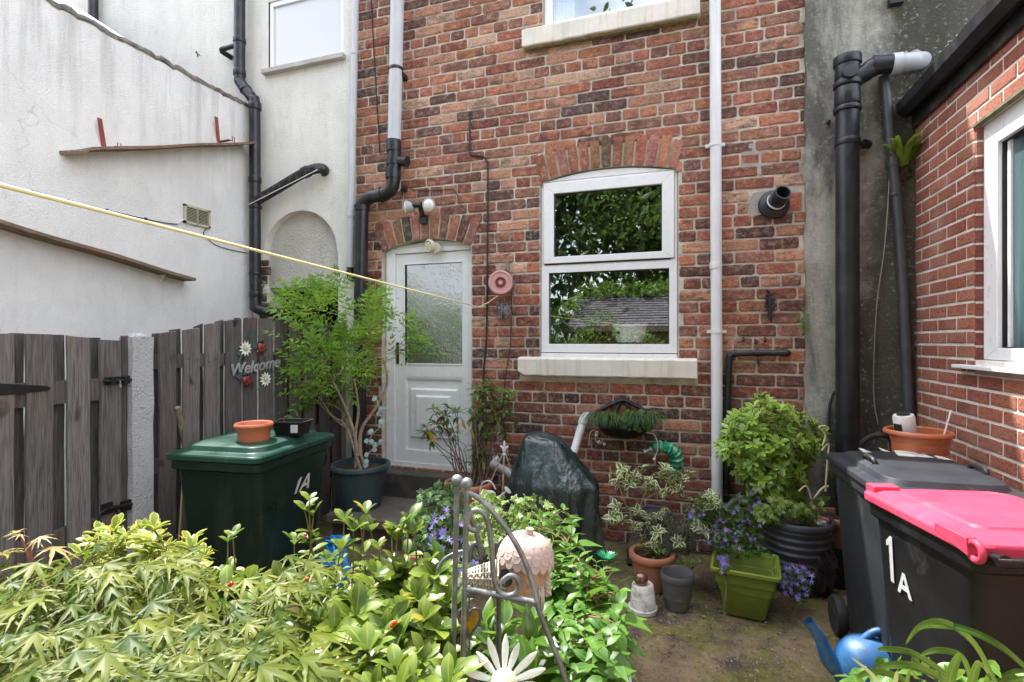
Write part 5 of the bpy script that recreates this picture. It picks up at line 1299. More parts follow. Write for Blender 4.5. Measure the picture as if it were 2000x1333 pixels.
# ================================================================== barbecue under its cover
def tarp():
    m, n, l, b = nt('dark_green_tarpaulin')
    c = mixc(n, l, (.010,.022,.023), (.024,.042,.043), ramp(n, l, noise(n, l, 5, 5), .4, .6)); l.new(c, b.inputs['Base Color'])
    b.inputs['Roughness'].default_value = .27; b.inputs['Specular IOR Level'].default_value = .85
    h = bump(n, l, None, noise(n, l, 6, 3, .5, stretch=(1,1,.45), dist=1.2), .55, .07); h = bump(n, l, None, noise(n, l, 22, 4, .6, dist=1.0), .35, .015, prev=h)
    bump(n, l, b, noise(n, l, 420, 2), .10, .002, prev=h); return m
mb = MB(); c = V((-.92, 3.66, 0)); NA, NZ = 150, 60; vs = []
rid = lambda x: 1 - abs(math.sin(x)) ** .7 * 2
for j in range(NZ+1):
    t = j/NZ; z = .93 - .93*t
    q = min(1, t/.36); e = q ** 1.15
    w = .125 + (.315-.125)*e + .05*max(0, t-.36); d = .11 + (.25-.11)*e + .04*max(0, t-.36)
    cx = -.085*(1-e); K = min(1, max(0, (t-.05)*1.7))
    for i in range(NA):
        a = 2*math.pi*i/NA; p = 3.4
        sq = (abs(math.cos(a))**p + abs(math.sin(a))**p) ** (-1/p)
        s = 1 + K*(.10*rid(a*2.5+.5+.5*t) + .07*rid(a*4.5+2.2-.9*t) + .022*math.sin(a*17+t*7)) + .012*math.sin(t*26+a*2)*K
        if j == 0: s *= .02
        elif j == 1: s *= .75
        elif j == 2: s *= .97
        hem = .05*math.sin(a*3+1)*max(0, t-.8)*2
        vs.append(c + V((cx + w*sq*s*math.cos(a), d*sq*s*math.sin(a), z + hem - .05*(1-e)*math.cos(a+.4)*(.3 if j else 0))))
mb.add(vs, [(j*NA+i, j*NA+(i+1)%NA, (j+1)*NA+(i+1)%NA, (j+1)*NA+i) for j in range(NZ) for i in range(NA)])
BQ = tag(mb.build('barbecue_cover', tarp(), smooth=True, angle=80), 'barbecue wrapped in a crumpled dark green tarpaulin against the wall', 'covered barbecue')

# ================================================================== wall planter
c = atY(1220, 840, YF-.1); WPz = empty('wall_planter', (c.x, YF, c.z), 'black half basket wall planter of hanging grass below the window', 'wall planter')
mb = MB(); NB = 22
L0, R0 = atY(1163, 815, YF-.02).x, atY(1273, 815, YF-.02).x; ztop = atY(1215, 782, YF-.02).z; zm = atY(1215, 818, YF-.02).z; xc = (L0+R0)/2
P = smoothpath([V((L0, YF-.02, zm)), V((L0+.03, YF-.02, zm+.055)), V((xc-.06, YF-.02, ztop-.02)), V((xc, YF-.02, ztop)), V((xc+.06, YF-.02, ztop-.02)), V((R0-.03, YF-.02, zm+.055)), V((R0, YF-.02, zm))], 5); mb.tube(P, .016, 8)
for s in (-1,1): mb.tube(smoothpath([V((xc+s*.02, YF-.02, ztop-.01)), V((xc+s*.05, YF-.02, ztop-.08)), V((xc+s*.13, YF-.02, zm))], 4), .013, 8)
mb.build('back_frame', BLKP, WPz, smooth=True)
mb = MB(); vs = []; n1, n2 = 20, 10
for j in range(n2+1):
    ph = math.pi/2*j/n2
    for i in range(n1+1):
        a = math.pi*i/n1; vs.append((xc - (R0-L0)/2*math.cos(a)*math.cos(ph)**.7, YF-.012 - .15*math.sin(a)*math.cos(ph)**.7, zm + .01 - .165*math.sin(ph)))
mb.add(vs, [(j*(n1+1)+i, j*(n1+1)+i+1, (j+1)*(n1+1)+i+1, (j+1)*(n1+1)+i) for j in range(n2) for i in range(n1)]); mb.build('trough', BLKP, WPz, smooth=True)
mb = MB(); mb.add([V((xc - (R0-L0)/2*.97*math.cos(math.pi*i/20), YF-.012-.145*math.sin(math.pi*i/20), zm-.012)) for i in range(21)], [tuple(range(21))]); mb.build('soil', SOIL, WPz)
mb = MB(); WSTR = mat('white_string', (.62,.60,.52), .8)
for pts in (((1150,870),(1153,845),(1162,842),(1163,860),(1172,868),(1178,858)), ((1262,845),(1278,850),(1285,872),(1279,895))):
    mb.tube(smoothpath([atY(x,y,YF-.19) for x,y in pts], 4), .003, 5)
for x,y in ((1165,851),(1170,863),(1180,868),(1278,897),(1166,845)): mb.sphere(atY(x,y,YF-.19), .012, 8, 6)
mb.build('bead_string', WSTR, WPz)
# green wrapped tap
c = atY(1262, 878, YF-.14); GT = empty('lagged_tap', atY(1320, 905, YF-.05), 'bent garden tap pipe wrapped in crinkled green plastic', 'tap')
P = smoothpath([atY(1318,925,YF-.03), atY(1321,905,YF-.07), atY(1318,886,YF-.10), atY(1304,875,YF-.12), atY(1286,873,YF-.13), atY(1276,877,YF-.14)], 6)
mb = MB(); mb.tube(P, [.045+.010*math.sin(i*2.3) for i in range(len(P))], 14); mb.build('wrapping', mat('crinkled_green_plastic', (.02,.30,.14), .22, var=.5, scale=25, bmp=1., bscale=30, stain=(.45,.6,.5), samt=.8, sscale=14), GT, smooth=True)
mb = MB(); mb.tube(smoothpath([P[-1], atY(1268,880,YF-.14), atY(1257,883,YF-.15)], 3), [.022,.03,.028,.02,.014,.022,.026][:7], 10); mb.build('foil_end', mat('foil', (.55,.57,.55), .25, metal=.8, bmp=1., bscale=50), GT, smooth=True)

# ================================================================== smaller things on the ground
CB = mat('blue_can_plastic', (.016,.085,.22), .48, var=.15, stain=(.14,.24,.34), samt=.5, sscale=9)
c = atD(1700, 1286, 2.37); WC = empty('watering_can', (c.x, c.y, 0), 'blue plastic watering can beside the pink lidded bin', 'watering can')
mb = MB(); mb.lathe([(.085,0),(.12,.01),(.145,.06),(.15,.12),(.135,.18),(.10,.225),(.05,.245),(.001,.25)], (c.x, c.y, 0), 32, Matrix.Diagonal(V((1.0,.8,1))).to_3x3()); mb.tube([(c.x+.1455*math.cos(2*math.pi*k/40), c.y+.1165*math.sin(2*math.pi*k/40), .10) for k in range(41)], .004, 6, caps=False); mb.build('body', CB, WC, smooth=True)
mb = MB(); P = smoothpath([V((c.x-.10, c.y, .06)), V((c.x-.17, c.y-.01, .13)), V((c.x-.205, c.y-.015, .22)), V((c.x-.25, c.y-.02, .285))], 5); mb.tube(P, [.055-.036*(i/(len(P)-1))**.6 for i in range(len(P))], 14, caps=False); mb.tube([P[-1]-V((-.006,0,.008)), P[-1]+V((-.006,0,.008))], .023, 14, caps=False); mb.build('spout', CB, WC, smooth=True)
mb = MB(); mb.tube(smoothpath([V((c.x-.03,c.y,.235)), V((c.x+.03,c.y,.285)), V((c.x+.12,c.y,.27)), V((c.x+.17,c.y,.18)), V((c.x+.145,c.y,.09))], 5), .017, 10); mb.build('handle', CB, WC, smooth=True)
# black sacks by the bin
mb = MB(); c = atZ(1596, 1130, .14); 
def lump(mb, c, r, sq, seed, k=.18, n=36, m=22):
    vs = []; rr = random.Random(seed); ph = [(rr.uniform(2,7), rr.uniform(2,7), rr.uniform(0,6)) for _ in range(7)]
    for j in range(m+1):
        t = math.pi*j/m
        for i in range(n):
            a = 2*math.pi*i/n; d = V((math.sin(t)*math.cos(a), math.sin(t)*math.sin(a), math.cos(t)))
            s = 1 + k*sum(math.sin(p*d.x*1.7 + q*d.y*1.7 + d.z*(p+q)*.8 + f) for p,q,f in ph)/3
            vs.append(V(c) + V((d.x*sq[0], d.y*sq[1], d.z*sq[2]))*r*s)
    mb.add(vs, [(j*n+i, (j+1)*n+i, (j+1)*n+(i+1)%n, j*n+(i+1)%n) for j in range(m) for i in range(n)])
SACK = mat('black_polythene', (.015,.015,.016), .22, var=.3, bmp=1., bscale=22)
lump(mb, (c[0]+.02, c[1]+.12, .17), .15, (.75,.8,1.15), 3)
tag(mb.build('refuse_sack', SACK, smooth=True, angle=80), 'crumpled black refuse sack beside the charcoal bin wheel', 'sack')
mb = MB(); lump(mb, (c[0]+.05, c[1]+.16, .36), .085, (.7,.7,1.1), 5); tag(mb.build('silver_bag', mat('silver_film', (.42,.42,.44), .25, metal=.5, bmp=1., bscale=25), smooth=True, angle=80), 'crumpled silver bag on the black refuse sack', 'bag')
mb = MB(); c = (-2.13, 2.78); lump(mb, (c[0], c[1], .16), .10, (.95,.6,1.5), 9, .3)
lump(mb, (c[0]+.02, c[1], .33), .055, (1.5,.6,.6), 11, .35)
tag(mb.build('plastic_bag', mat('bright_blue_polythene', (.03,.30,.72), .3, var=.25, bmp=1., bscale=24, stain=(.5,.7,.85), samt=.6, sscale=16), smooth=True, angle=80), 'crumpled bright blue plastic bag beside the green bin', 'bag')
# stone ornament among the bellflowers
mb = MB(); c = atZ(1412, 1045, .10); STO = mat('buff_stone_ornament', (.30,.24,.17), .9, var=.3, scale=18, bmp=.8, bscale=40)
for k, (dz, r, sq) in enumerate(((.05,.09,(1.1,.8,.7)),(.13,.075,(1.2,.8,.8)),(.215,.065,(.9,.8,.9)),(.275,.05,(1,.8,.8)))): lump(mb, (c[0]+.01*math.sin(k*2), c[1]+.08, dz+.03), r, sq, 20+k, .16, 22, 14)
tag(mb.build('stone_ornament', STO, smooth=True, angle=80), 'small buff stone ornament among the purple bellflowers', 'ornament')
# rusty stakes with a pale finial, tiny white can
c = atZ(985, 1010, .15); b0 = atD(985, 880, 4.0)
RS = empty('rusty_stakes', (b0.x, b0.y, 0), 'tripod of rusty stakes with a flaking white finial', 'plant support'); RST = mat('flaking_white_iron', (.40,.33,.27), .8, var=.4, scale=35, stain=(.22,.09,.04), samt=.9, sscale=20)
mb = MB()
for dx, dy in ((-.22,-.05),(.02,-.12),(.17,.05)): mb.tube([b0, V((b0.x+dx*.5, b0.y+dy*.5, b0.z*.55+.08)), V((b0.x+dx, b0.y+dy, .1))], .007, 7)
mb.build('legs', RST, RS)
mb = MB()
for a in (-.5,0,.5): mb.tube(smoothpath([b0+V((0,0,-.03)), b0+V((a*.03,0,.02)), b0+V((a*.07,0,.03 if a else .075))], 3), [.008]*3+[.009]*3+[.003], 7)
mb.sphere(b0+V((0,0,-.03)), .016, 8, 6); mb.build('finial', WHTP, RS, smooth=True)
c = atD(952, 972, 3.5); WT = empty('toy_watering_can', c, 'small pale metal watering can ornament behind the ivy', 'ornament'); PALEM = mat('pale_galvanised', (.55,.55,.52), .5, metal=.3, var=.15)
mb = MB(); mb.lathe([(.06,-.06),(.065,-.055),(.055,.03),(.05,.035),(.045,.03)], c, 20); mb.build('body', PALEM, WT, smooth=True)
mb = MB(); mb.tube(smoothpath([c+V((-.055,0,.01)), c+V((-.04,0,.09)), c+V((.02,0,.11)), c+V((.06,0,.06))], 5), .005, 7); mb.tube([c+V((.05,0,-.03)), c+V((.13,0,.05))], [.014,.008], 8); mb.lathe([(.008,0),(.03,.02),(.001,.026)], c+V((.13,0,.05)), 12, V((.7,0,.7)).to_track_quat('Z','Y').to_matrix()); mb.build('spout', PALEM, WT, smooth=True)
# welcome sign on the fence
xs_ = XF + .066; sgn = lambda x, y, dx=0.: atX(x, y, xs_ + dx)
c = sgn(497, 712); WS = empty('welcome_sign', c, 'metal Welcome sign with ladybirds and daisies hung on the fence', 'sign')
a, b = sgn(462, 725), sgn(534, 711); mid = a.lerp(b, .5); rgt = b - a
text('Welcome', .205*(rgt.length/.6), V(mid) - V((0,0,.03)), rgt, V((0,0,1)), mat('brushed_letters', (.50,.50,.52), .4, metal=.5), WS, ext_=.004, shear=.35, weight=.0015)
TEAL = mat('teal_painted_tin', (.05,.13,.12), .5, var=.2); LADY = mat('ladybird_red', (.23,.035,.03), .35, var=.2); DBLK = mat('gloss_black', (.015,.015,.015), .35)
mb = MB()
for x,y in ((469,690),(498,676),(467,735),(508,760),(524,732),(489,655)):
    p = sgn(x,y); mb.add([p+V((.006,-.035,0)), p+V((.012,0,.03)), p+V((.006,.04,.012)), p+V((.004,0,-.025))], [(0,1,2,3)]); 
mb.tube(smoothpath([sgn(475,690), sgn(466,712), sgn(470,742), sgn(484,748)], 4), .004, 6); mb.tube(smoothpath([sgn(505,676), sgn(519,700), sgn(524,722), sgn(518,742)], 4), .004, 6); mb.tube([sgn(478,680), sgn(494,640), sgn(511,672)], .002, 5); mb.build('leaves', TEAL, WS)
for x, y, tl in ((511,680,.4), (482,744,.55)):
    p = sgn(x, y, .012); R = Matrix.Rotation(tl, 3, 'X')
    mb = MB(); mb.sphere(p, .048, 16, 10, sq=(.45,.8,1), R=R); lb = mb.build('ladybird', LADY, WS, smooth=True)
    mb = MB(); mb.sphere(p + R @ V((.002,.01,.045)), .024, 12, 8, sq=(.6,1,.8)); 
    for dy, dz in ((.018,.012),(-.018,.012),(.016,-.02),(-.016,-.02)): mb.sphere(p + R @ V((.018,dy,dz)), .009, 8, 6, sq=(.5,1,1))
    mb.build('spots', DBLK, lb, smooth=True)
WPET = mat('white_petal_tin', (.76,.76,.70), .5, var=.04)
for x, y in ((479,681), (518,741)):
    p = sgn(x, y, .012); mb = MB()
    for k in range(11):
        a = 2*math.pi*k/11; u = V((.0, math.cos(a), math.sin(a))); w_ = V((0,-math.sin(a),math.cos(a)))
        mb.add([p+u*.01, p+u*.035+w_*.010+V((.006,0,0)), p+u*.06+V((.002,0,0)), p+u*.035-w_*.010+V((.006,0,0))], [(0,1,2,3)])
    fl = mb.build('daisy', WPET, WS); mb = MB(); mb.sphere(p+V((.006,0,0)), .014, 10, 6, sq=(.6,1,1)); mb.build('daisy_centre', mat('cream_centre', (.5,.48,.3), .6), fl, smooth=True)
# ================================================================== plants
BARK = mat('pale_bark', (.34,.26,.18), .85, var=.35, scale=30, bmp=.5, bscale=80)
BARKD = mat('dark_twig_bark', (.085,.06,.045), .85, var=.35, scale=30)
STEMG = mat('green_stem', (.13,.14,.04), .6, var=.3, scale=20)
STEMR = mat('red_stem', (.26,.08,.06), .6, var=.3, scale=20)
UP = V((0,0,1))
FWV = V((FW[0], FW[1], 0)); RTV = V((RT[0], RT[1], 0))
def plant(name, base, label, cat, group=None): return empty(name, base, label, cat, group)
def dirto(c, p, up=.25): return ((V(p) - V(c)).normalized() + UP*up + rv(.35)).normalized()
T_PIN = tpl_pinnate(3); T_ELL = tpl_leaf(.42, 5, .25, .28, .5); T_OBO = tpl_leaf(.42, 6, .30, .22, .62, .6); T_LAN = tpl_leaf(.27, 5, .25, .30, .5); T_SML = tpl_leaf(.55, 4, .25, .2, .5)
T_MINT = tpl_leaf(.50, 6, .20, .42, .38, 1.15, .01)
T_MAP = tpl_lobed([-112,-74,-37,0,37,74,112], [.42,.74,.95,1.0,.95,.74,.42], .22, .105, .36)
T_IVY = tpl_lobed([-95,-45,0,45,95], [.45,.7,.9,.7,.45], .62, .42, .2, False)
T_STAR = tpl_star(5)

# --- bushy fine leaved tree in the blue pot
pb = V((-2.60, 3.72, .222)); tb = pb + V((0,0,.30))
PT = plant('potted_tree', tb, 'bushy bright green fine leaved tree growing in the blue green pot', 'tree')
dep = lambda x, y: 4.35 + rng.uniform(-.36,.30) - .0006*(x-650)
tips = tips_in([(545,580),(575,565),(640,562),(668,585),(650,615),(570,625)], 20, dep)
tips += tips_in([(570,650),(640,635),(690,640),(730,645),(738,700),(740,725),(715,745),(670,745),(630,785),(585,770),(572,720),(600,690)], 58, dep)
tips += tips_in([(700,590),(745,580),(750,640),(690,640)], 9, dep) + tips_in([(560,740),(590,745),(600,800),(570,780)], 6, dep)
tips += [atD(x,y,4.2+rng.uniform(-.1,.1)) for x,y in ((790,665),(815,660),(828,690),(750,620),(775,700))]
cen = atD(660, 740, 4.35)
mb = MB(); low = [tb + V((.03,.02,.0)), tb + V((-.05,.0,0)), tb + V((.04,-.05,0))]
g = []
for s, bs in zip((tips[0::3], tips[1::3], tips[2::3]), low): g += grow(mb, bs, s, .020, .002, .35, 7, .05)
for pts in (((704,890),(706,840),(738,790),(757,745),(748,700)), ((700,890),(690,840),(672,790),(650,745)), ((698,890),(694,850),(700,800),(692,740))):
    P = smoothpath([atD(x,y,4.3) for x,y in pts], 5); mb.tube(P, [.017-.010*i/(len(P)-1) for i in range(len(P))], 8)
mb.build('trunk', BARK, PT, smooth=True)
poses = []
for t, d in g:
    for k in range(8):
        p = t + V((rng.gauss(-.015,.06), rng.gauss(0,.06), rng.gauss(.01,.05))); x = (dirto(cen, p, .1) + rv(.7)); x.z -= .05
        poses.append((p, x, UP*.9 - FWV*.35 + rv(.5), rng.uniform(.10,.175)))
foliage('foliage', T_PIN, poses, leafmat('tree_leaf', (.07,.19,.010), (.20,.38,.022), trans=.38, rough=.45, tip=(.32,.46,.06)), PT)
# hanging garland of pale discs
mb = MB(); pts = [atD(x,y,4.1) for x,y in ((735,776),(741,800),(745,830),(728,848),(722,862),(741,868),(720,885),(716,905),(748,806))]
GD = plant('leaf_garland', pts[0], 'garland of pale teal discs hanging on the potted tree trunk', 'garland')
mb.tube(smoothpath(pts[:8], 4), .002, 5); mb.build('string', WSTR, GD)
mb = MB()
for p in pts:
    for k in range(2):
        q = p + V((rng.uniform(-.04,.04), rng.uniform(-.02,.02), rng.uniform(-.03,.03))); R = rv().to_track_quat('Z','Y').to_matrix(); mb.lathe([(.001,0),(.019,0),(.020,.002),(.001,.004)], q, 14, (rv(.3)+V((0,-1,.2))).to_track_quat('Z','Y').to_matrix())
mb.build('discs', mat('pale_teal_discs', (.30,.42,.40), .5, var=.2), GD)

# --- rhododendrons
RL_ = leafmat('rhododendron_leaf', (.045,.11,.02), (.13,.20,.045), trans=.25, rough=.35, spec=.5); RY = leafmat('yellowed_leaf', (.45,.33,.03), (.55,.42,.06), trans=.35)
def rhodo(base, wpx, label, D, ypx, dead):
    r = plant('rhododendron', base, label, 'shrub'); mb = MB(); mb2 = MB()
    g = []
    for x, y in wpx:
        e = atD(x,y,D+rng.uniform(-.12,.12)); b_ = V(base)+V((rng.uniform(-.06,.06), rng.uniform(-.05,.05), 0)); P = smoothpath([b_, b_.lerp(e,.3)+UP*.03+rv(.025), b_.lerp(e,.65)+UP*.02+rv(.03), e], 4)
        mb.tube(P, [.0058-.0034*i/(len(P)-1) for i in range(len(P))], 6); g.append((e, (P[-1]-P[-3]).normalized()))
    g2 = [(atD(x,y,D), UP) for x,y in dead]; grow(mb, base, [p for p,_ in g2], .010, .002, .3, 6, .02)
    mb.build('stems', mat('grey_brown_twig', (.17,.12,.09), .85, var=.35, scale=30), r, smooth=True); po = []
    for t, d in g:
        whorl(po, t, (d+UP*.8), 9, .095, 1.15, 0, .4); whorl(po, t - d*.03, (d+UP*.3), 7, .090, 1.7, -.3, .4)
        if rng.random() < .6: q = t + rv(.07); whorl(po, q, UP+rv(.4), 8, .08, 1.2, 0, .4); mb2.tube([t-d*.06, q], .0025, 5)
    foliage('foliage', T_LAN, po, RL_, r); mb2.build('stems', BARKD, r)
    po = [(atD(x,y,D-.05), rv(.5)+V((0,0,-1)), rv(), .085) for x,y in ypx for _ in (0,1)]
    foliage('yellow_leaves', T_LAN, po, RY, r); return r
b = V((-1.64, 3.72, .48))
rhodo(b, [(846,800),(832,835),(838,858),(862,806),(880,848),(872,812),(893,808),(851,826),(866,832)], 'leggy rhododendron with yellowing leaves in front of the white door', 4.02, [(840,838),(843,846),(902,820),(897,826)], [(868,870),(885,878),(905,880),(860,890),(915,870),(895,860),(875,895),(912,895)])
rhodo(V((-1.56, 3.76, .48)), [(945,762),(972,768),(932,785),(955,800),(986,790),(940,815),(975,815),(992,840),(920,810),(940,850),(945,892),(930,880),(985,768),(958,752),(925,905),(950,775),(965,790),(940,800),(978,800),(935,830),(960,835),(985,820),(930,760),(995,775)], 'taller reddish rhododendron against the bricks right of the door', 4.12, [(918,838),(975,800),(960,785)], [(980,860),(990,870)])

# --- ivy mound, cream ivy, bellflowers
IVYM = leafmat('dark_ivy_leaf', (.03,.085,.025), (.075,.16,.04), edge=(.36,.42,.22), ew=.95, trans=.2, rough=.4); IVYC = leafmat('cream_ivy_leaf', (.08,.17,.03), (.16,.25,.05), edge=(.50,.52,.24), ew=.80, trans=.3)
PURP = leafmat('bellflower_petal', (.21,.15,.50), (.34,.26,.66), trans=.35, rough=.6, tcol=(.4,.3,.8), vein=(.5,.45,.8)); BELL = leafmat('bellflower_leaf', (.025,.075,.015), (.07,.15,.025), trans=.3)
def mound(poly, k, dep, L, tpl, m, r, part='foliage', tilt=.5, c=None):
    po = []; ps = tips_in(poly, k, dep); c = c or sum((p for p in ps), V((0,0,0)))/len(ps) + FWV*.15 - UP*.12
    for p in ps:
        o = (p - c).normalized(); nrm = (o*.7 - FWV*.35 + UP*.45 + rv(.45)); x = rv(1) + V((0,0,-.5)); po.append((p, x, nrm, L*rng.uniform(.6,1.25)))
    return foliage(part, tpl, po, m, r), c
def core(poly, dep, r, m, k=16, rr=.07):
    """woody, shaded inside of a bush: short dark stems"""
    ps = tips_in(poly, k, lambda x, y: dep(x, y) + .12); b = sum(ps, V((0,0,0)))/len(ps); b.z = max(.02, min(p.z for p in ps) - .25)
    mb = MB(); grow(mb, b, ps, .010, .0025, .2, 5, .03); return mb.build('stems', m, r)
d1 = lambda x, y: 3.05 - .0016*(y-940) + rng.uniform(-.10,.14)
poly = [(798,1010),(815,965),(850,945),(895,940),(910,975),(908,1060),(895,1125),(850,1130),(808,1085),(792,1040)]
IV = plant('ivy_mound', atD(850,1120,2.85), 'dark variegated ivy mound with purple bellflowers by the flagstone step', 'ivy')
core(poly, d1, IV, BARKD); mound(poly, 620, d1, .042, T_IVY, IVYM, IV)
po = [(p, rv(), (-FWV*.8+UP*.5+rv(.4)), .021) for p in tips_in([(835,995),(905,985),(905,1130),(870,1125),(830,1050)], 46, lambda x,y: 2.86 - .0016*(y-940)+rng.uniform(-.03,.02))]
foliage('blossoms', T_STAR, po, PURP, IV)
mb = MB(); c0 = atD(800,1095,2.75); pot('plant_pot', 'terracotta pot buried in the ivy mound', (c0.x, c0.y, max(c0.z-.22,.0)), .09,.12,.2, TERR, soil=.03)
d2 = lambda x, y: 2.75 - .002*(y-960) + rng.uniform(-.12,.12)
poly = [(905,1005),(930,965),(960,955),(1000,975),(1045,960),(1085,985),(1095,1030),(1060,1060),(1000,1085),(920,1085)]
CI = plant('cream_ivy', atD(1000,1090,2.7), 'pale cream variegated ivy bush in front of the covered barbecue', 'ivy')
core(poly, d2, CI, STEMG); mound(poly, 460, d2, .040, T_IVY, IVYC, CI)
def bell(poly, kl, kf, dep, label, base):
    r = plant('bellflower_clump', base, label, 'flowers'); core(poly, dep, r, STEMG, 12)
    mound(poly, int(kl*1.7), dep, .036, T_SML, BELL, r); ps = tips_in(poly, kf, lambda x,y: dep(x,y)-.06)
    foliage('blossoms', T_STAR, [(p, rv(), (-FWV*.8+UP*.5+rv(.45)), rng.uniform(.015,.022)) for p in ps], PURP, r); return r
bell([(1335,990),(1380,970),(1400,1000),(1440,960),(1475,990),(1490,1040),(1500,1085),(1440,1085),(1390,1070),(1350,1030)], 420, 95, lambda x,y: 3.42-.0016*(y-960)+rng.uniform(-.08,.08), 'purple bellflowers sprawling between white pipe and charcoal pot', atD(1420,1090,3.3))
bell([(1455,965),(1478,950),(1490,990),(1470,1010)], 30, 22, lambda x,y: 3.45+rng.uniform(-.05,.05), 'tall spray of purple bellflowers left of the charcoal pot rim', atD(1470,1060,3.5))
bell([(1515,1105),(1560,1100),(1592,1120),(1590,1150),(1560,1175),(1525,1160)], 60, 75, lambda x,y: 3.12-.001*(y-1100)+rng.uniform(-.06,.06), 'purple bellflowers spilling over concrete right of the olive planter', atD(1550,1180,3.05))
bell([(1402,1088),(1420,1085),(1424,1112),(1408,1122)], 10, 16, lambda x,y: 2.86+rng.uniform(-.02,.02), 'sprig of purple bellflowers over the left rim of the olive planter', atD(1410,1110,2.9))
bell([(870,1095),(935,1095),(930,1150),(880,1140)], 40, 36, lambda x,y: 2.35+rng.uniform(-.06,.06), 'purple bellflower patch behind the two iron posts', atD(905,1150,2.4))

# --- variegated white edged shrub
VS = plant('variegated_shrub', VP + V((0,0,.2)), 'open white edged variegated shrub in its terracotta pot', 'shrub')
wp = [(1195,925),(1215,918),(1240,930),(1255,915),(1230,945),(1205,940),(1300,915),(1320,925),(1335,935),(1345,925),(1310,940),(1285,930),(1265,955),(1290,965),(1325,960),(1350,980),(1375,975),(1395,985),(1365,990),(1390,970),(1405,980),(1205,990),(1195,1010),(1215,1015),(1240,1030),(1265,1020),(1285,1040),(1300,1025),(1255,1050),(1275,1065),(1310,1070),(1325,1060),(1360,1030),(1375,1040),(1390,1035),(1355,1020),(1245,1000),(1300,1000),(1285,1010),(1315,950),(1270,940),(1222,930),(1330,1075),(1290,1078)]
mb = MB(); tp = [atD(x,y,3.32+rng.uniform(-.18,.14)) for x,y in wp]; g = grow(mb, VP+V((.03,0,.2)), tp, .014, .0025, .25, 7, .03); mb.build('stems', mat('yellow_green_stem', (.28,.24,.08), .6, var=.3), VS, smooth=True)
po = []
for t, d in g: whorl(po, t, d+UP*.6-FWV*.3, 6, .054, 1.2, .1, .5); whorl(po, t-d*.025, d+UP*.2, 3, .055, 1.6, 0, .5)
foliage('foliage', tpl_leaf(.58,5,.3,.25,.5,1,.03), po, leafmat('white_edged_leaf', (.05,.11,.03), (.10,.17,.05), edge=(.74,.72,.46), ew=.66, trans=.3), VS)
mb = MB(); PS = plant('seedling', VP+V((0,0,.2)), 'small green seedlings at the foot of the variegated shrub', 'seedlings')
po = []
for k in range(16): p = VP + V((rng.uniform(-.10,.08), rng.uniform(-.1,.05), .24+rng.uniform(-.02,.05))); whorl(po, p, UP, 4, .032, 1.3)
foliage('foliage', T_SML, po, leafmat('seedling_leaf', (.11,.22,.03), (.18,.32,.05)), PS)
# small stray ivy in the gap
IS = plant('ivy_sprig', atD(1340,1120,3.1), 'small ivy sprig creeping beside the empty grey pot', 'ivy'); mound([(1315,1088),(1360,1088),(1362,1112),(1320,1112)], 26, lambda x,y: 3.30+rng.uniform(-.04,.04), .035, T_IVY, IVYC, IS)
# lavender
LV = plant('lavender', atD(1315,1090,3.42), 'grey green lavender tuft between the variegated shrub and bellflowers', 'lavender'); mb = MB()
for k in range(120):
    b = atD(1320+rng.uniform(-20,25), 1085, 3.42+rng.uniform(-.08,.05)); e = atD(1318+rng.uniform(-55,60), 1020+rng.uniform(-25,40), 3.42+rng.uniform(-.12,.1)); mb.tube([b, b.lerp(e,.5)+rv(.01), e], [.0022,.002,.003+.003*rng.random()], 5)
mb.build('stems', mat('grey_green_stem', (.15,.17,.12), .8, var=.4, scale=30, stain=(.22,.20,.30), samt=.5, sscale=30), LV)

# --- glossy green shrub in the charcoal pot with trailing ivy
GS = plant('evergreen_shrub', CP+V((0,0,.42)), 'rounded glossy bright green shrub in the charcoal ribbed pot', 'shrub')
T_EVG = tpl_leaf(.36, 6, .30, .25, .60, .7)
poly = [(1402,880),(1425,815),(1465,795),(1485,768),(1500,790),(1550,805),(1580,825),(1612,840),(1600,870),(1585,905),(1565,925),(1560,975),(1500,985),(1460,955),(1440,915)]
ds = lambda x, y: 3.36 + .0000045*((x-1505)**2+(y-870)**2) + rng.uniform(-.05,.30)
tp = tips_in(poly, 210, ds, 8); mb = MB(); g = grow(mb, CP+V((0,-.02,.42)), tp, .016, .002, .25, 5, .03); mb.build('stems', BARKD, GS, smooth=True)
po = []; cs = atD(1505, 890, 3.55)
for t, d in g: whorl(po, t, dirto(cs, t, .5)-FWV*.2, 8, .066, 1.05, .05, .4); 
for t, d in g[::2]: whorl(po, t-dirto(cs,t,0)*.06, dirto(cs,t,.2), 5, .05, 1.5, 0, .5)
foliage('foliage', T_EVG, po, leafmat('glossy_green_leaf', (.085,.23,.018), (.24,.42,.04), edge=(.55,.60,.13), ew=.80, trans=.22, rough=.26, spec=.6, vein=(.2,.34,.06)), GS)
TI = plant('trailing_ivy', CP+V((0,0,.44)), 'pale ivy trailing over the rim of the charcoal ribbed pot', 'ivy')
mound([(1470,985),(1510,968),(1560,985),(1600,968),(1622,970),(1600,1000),(1585,1020),(1545,1010),(1500,1020),(1475,1010)], 130, lambda x,y: 3.24+.000006*(x-1545)**2+rng.uniform(-.05,.06), .05, T_IVY, leafmat('pale_ivy_leaf', (.12,.20,.05), (.22,.30,.07), vein=(.4,.42,.2), trans=.35), TI)
# withered stalks by the bin
WS_ = plant('withered_stalks', CP+V((.25,0,.4)), 'withered pale stalks beside the charcoal bin', 'dead stems'); mb = MB()
for pts in (((1607,870),(1612,850),(1600,835),(1612,832)),((1605,880),(1618,868),(1616,900),(1612,960)),((1585,980),(1605,955),(1618,950)),((1560,960),(1575,950),(1585,975))): mb.tube(smoothpath([atD(x,y,3.25) for x,y in pts],4), .006, 6)
mb.build('stalks', mat('straw_stalk', (.5,.42,.28), .8, var=.3), WS_)

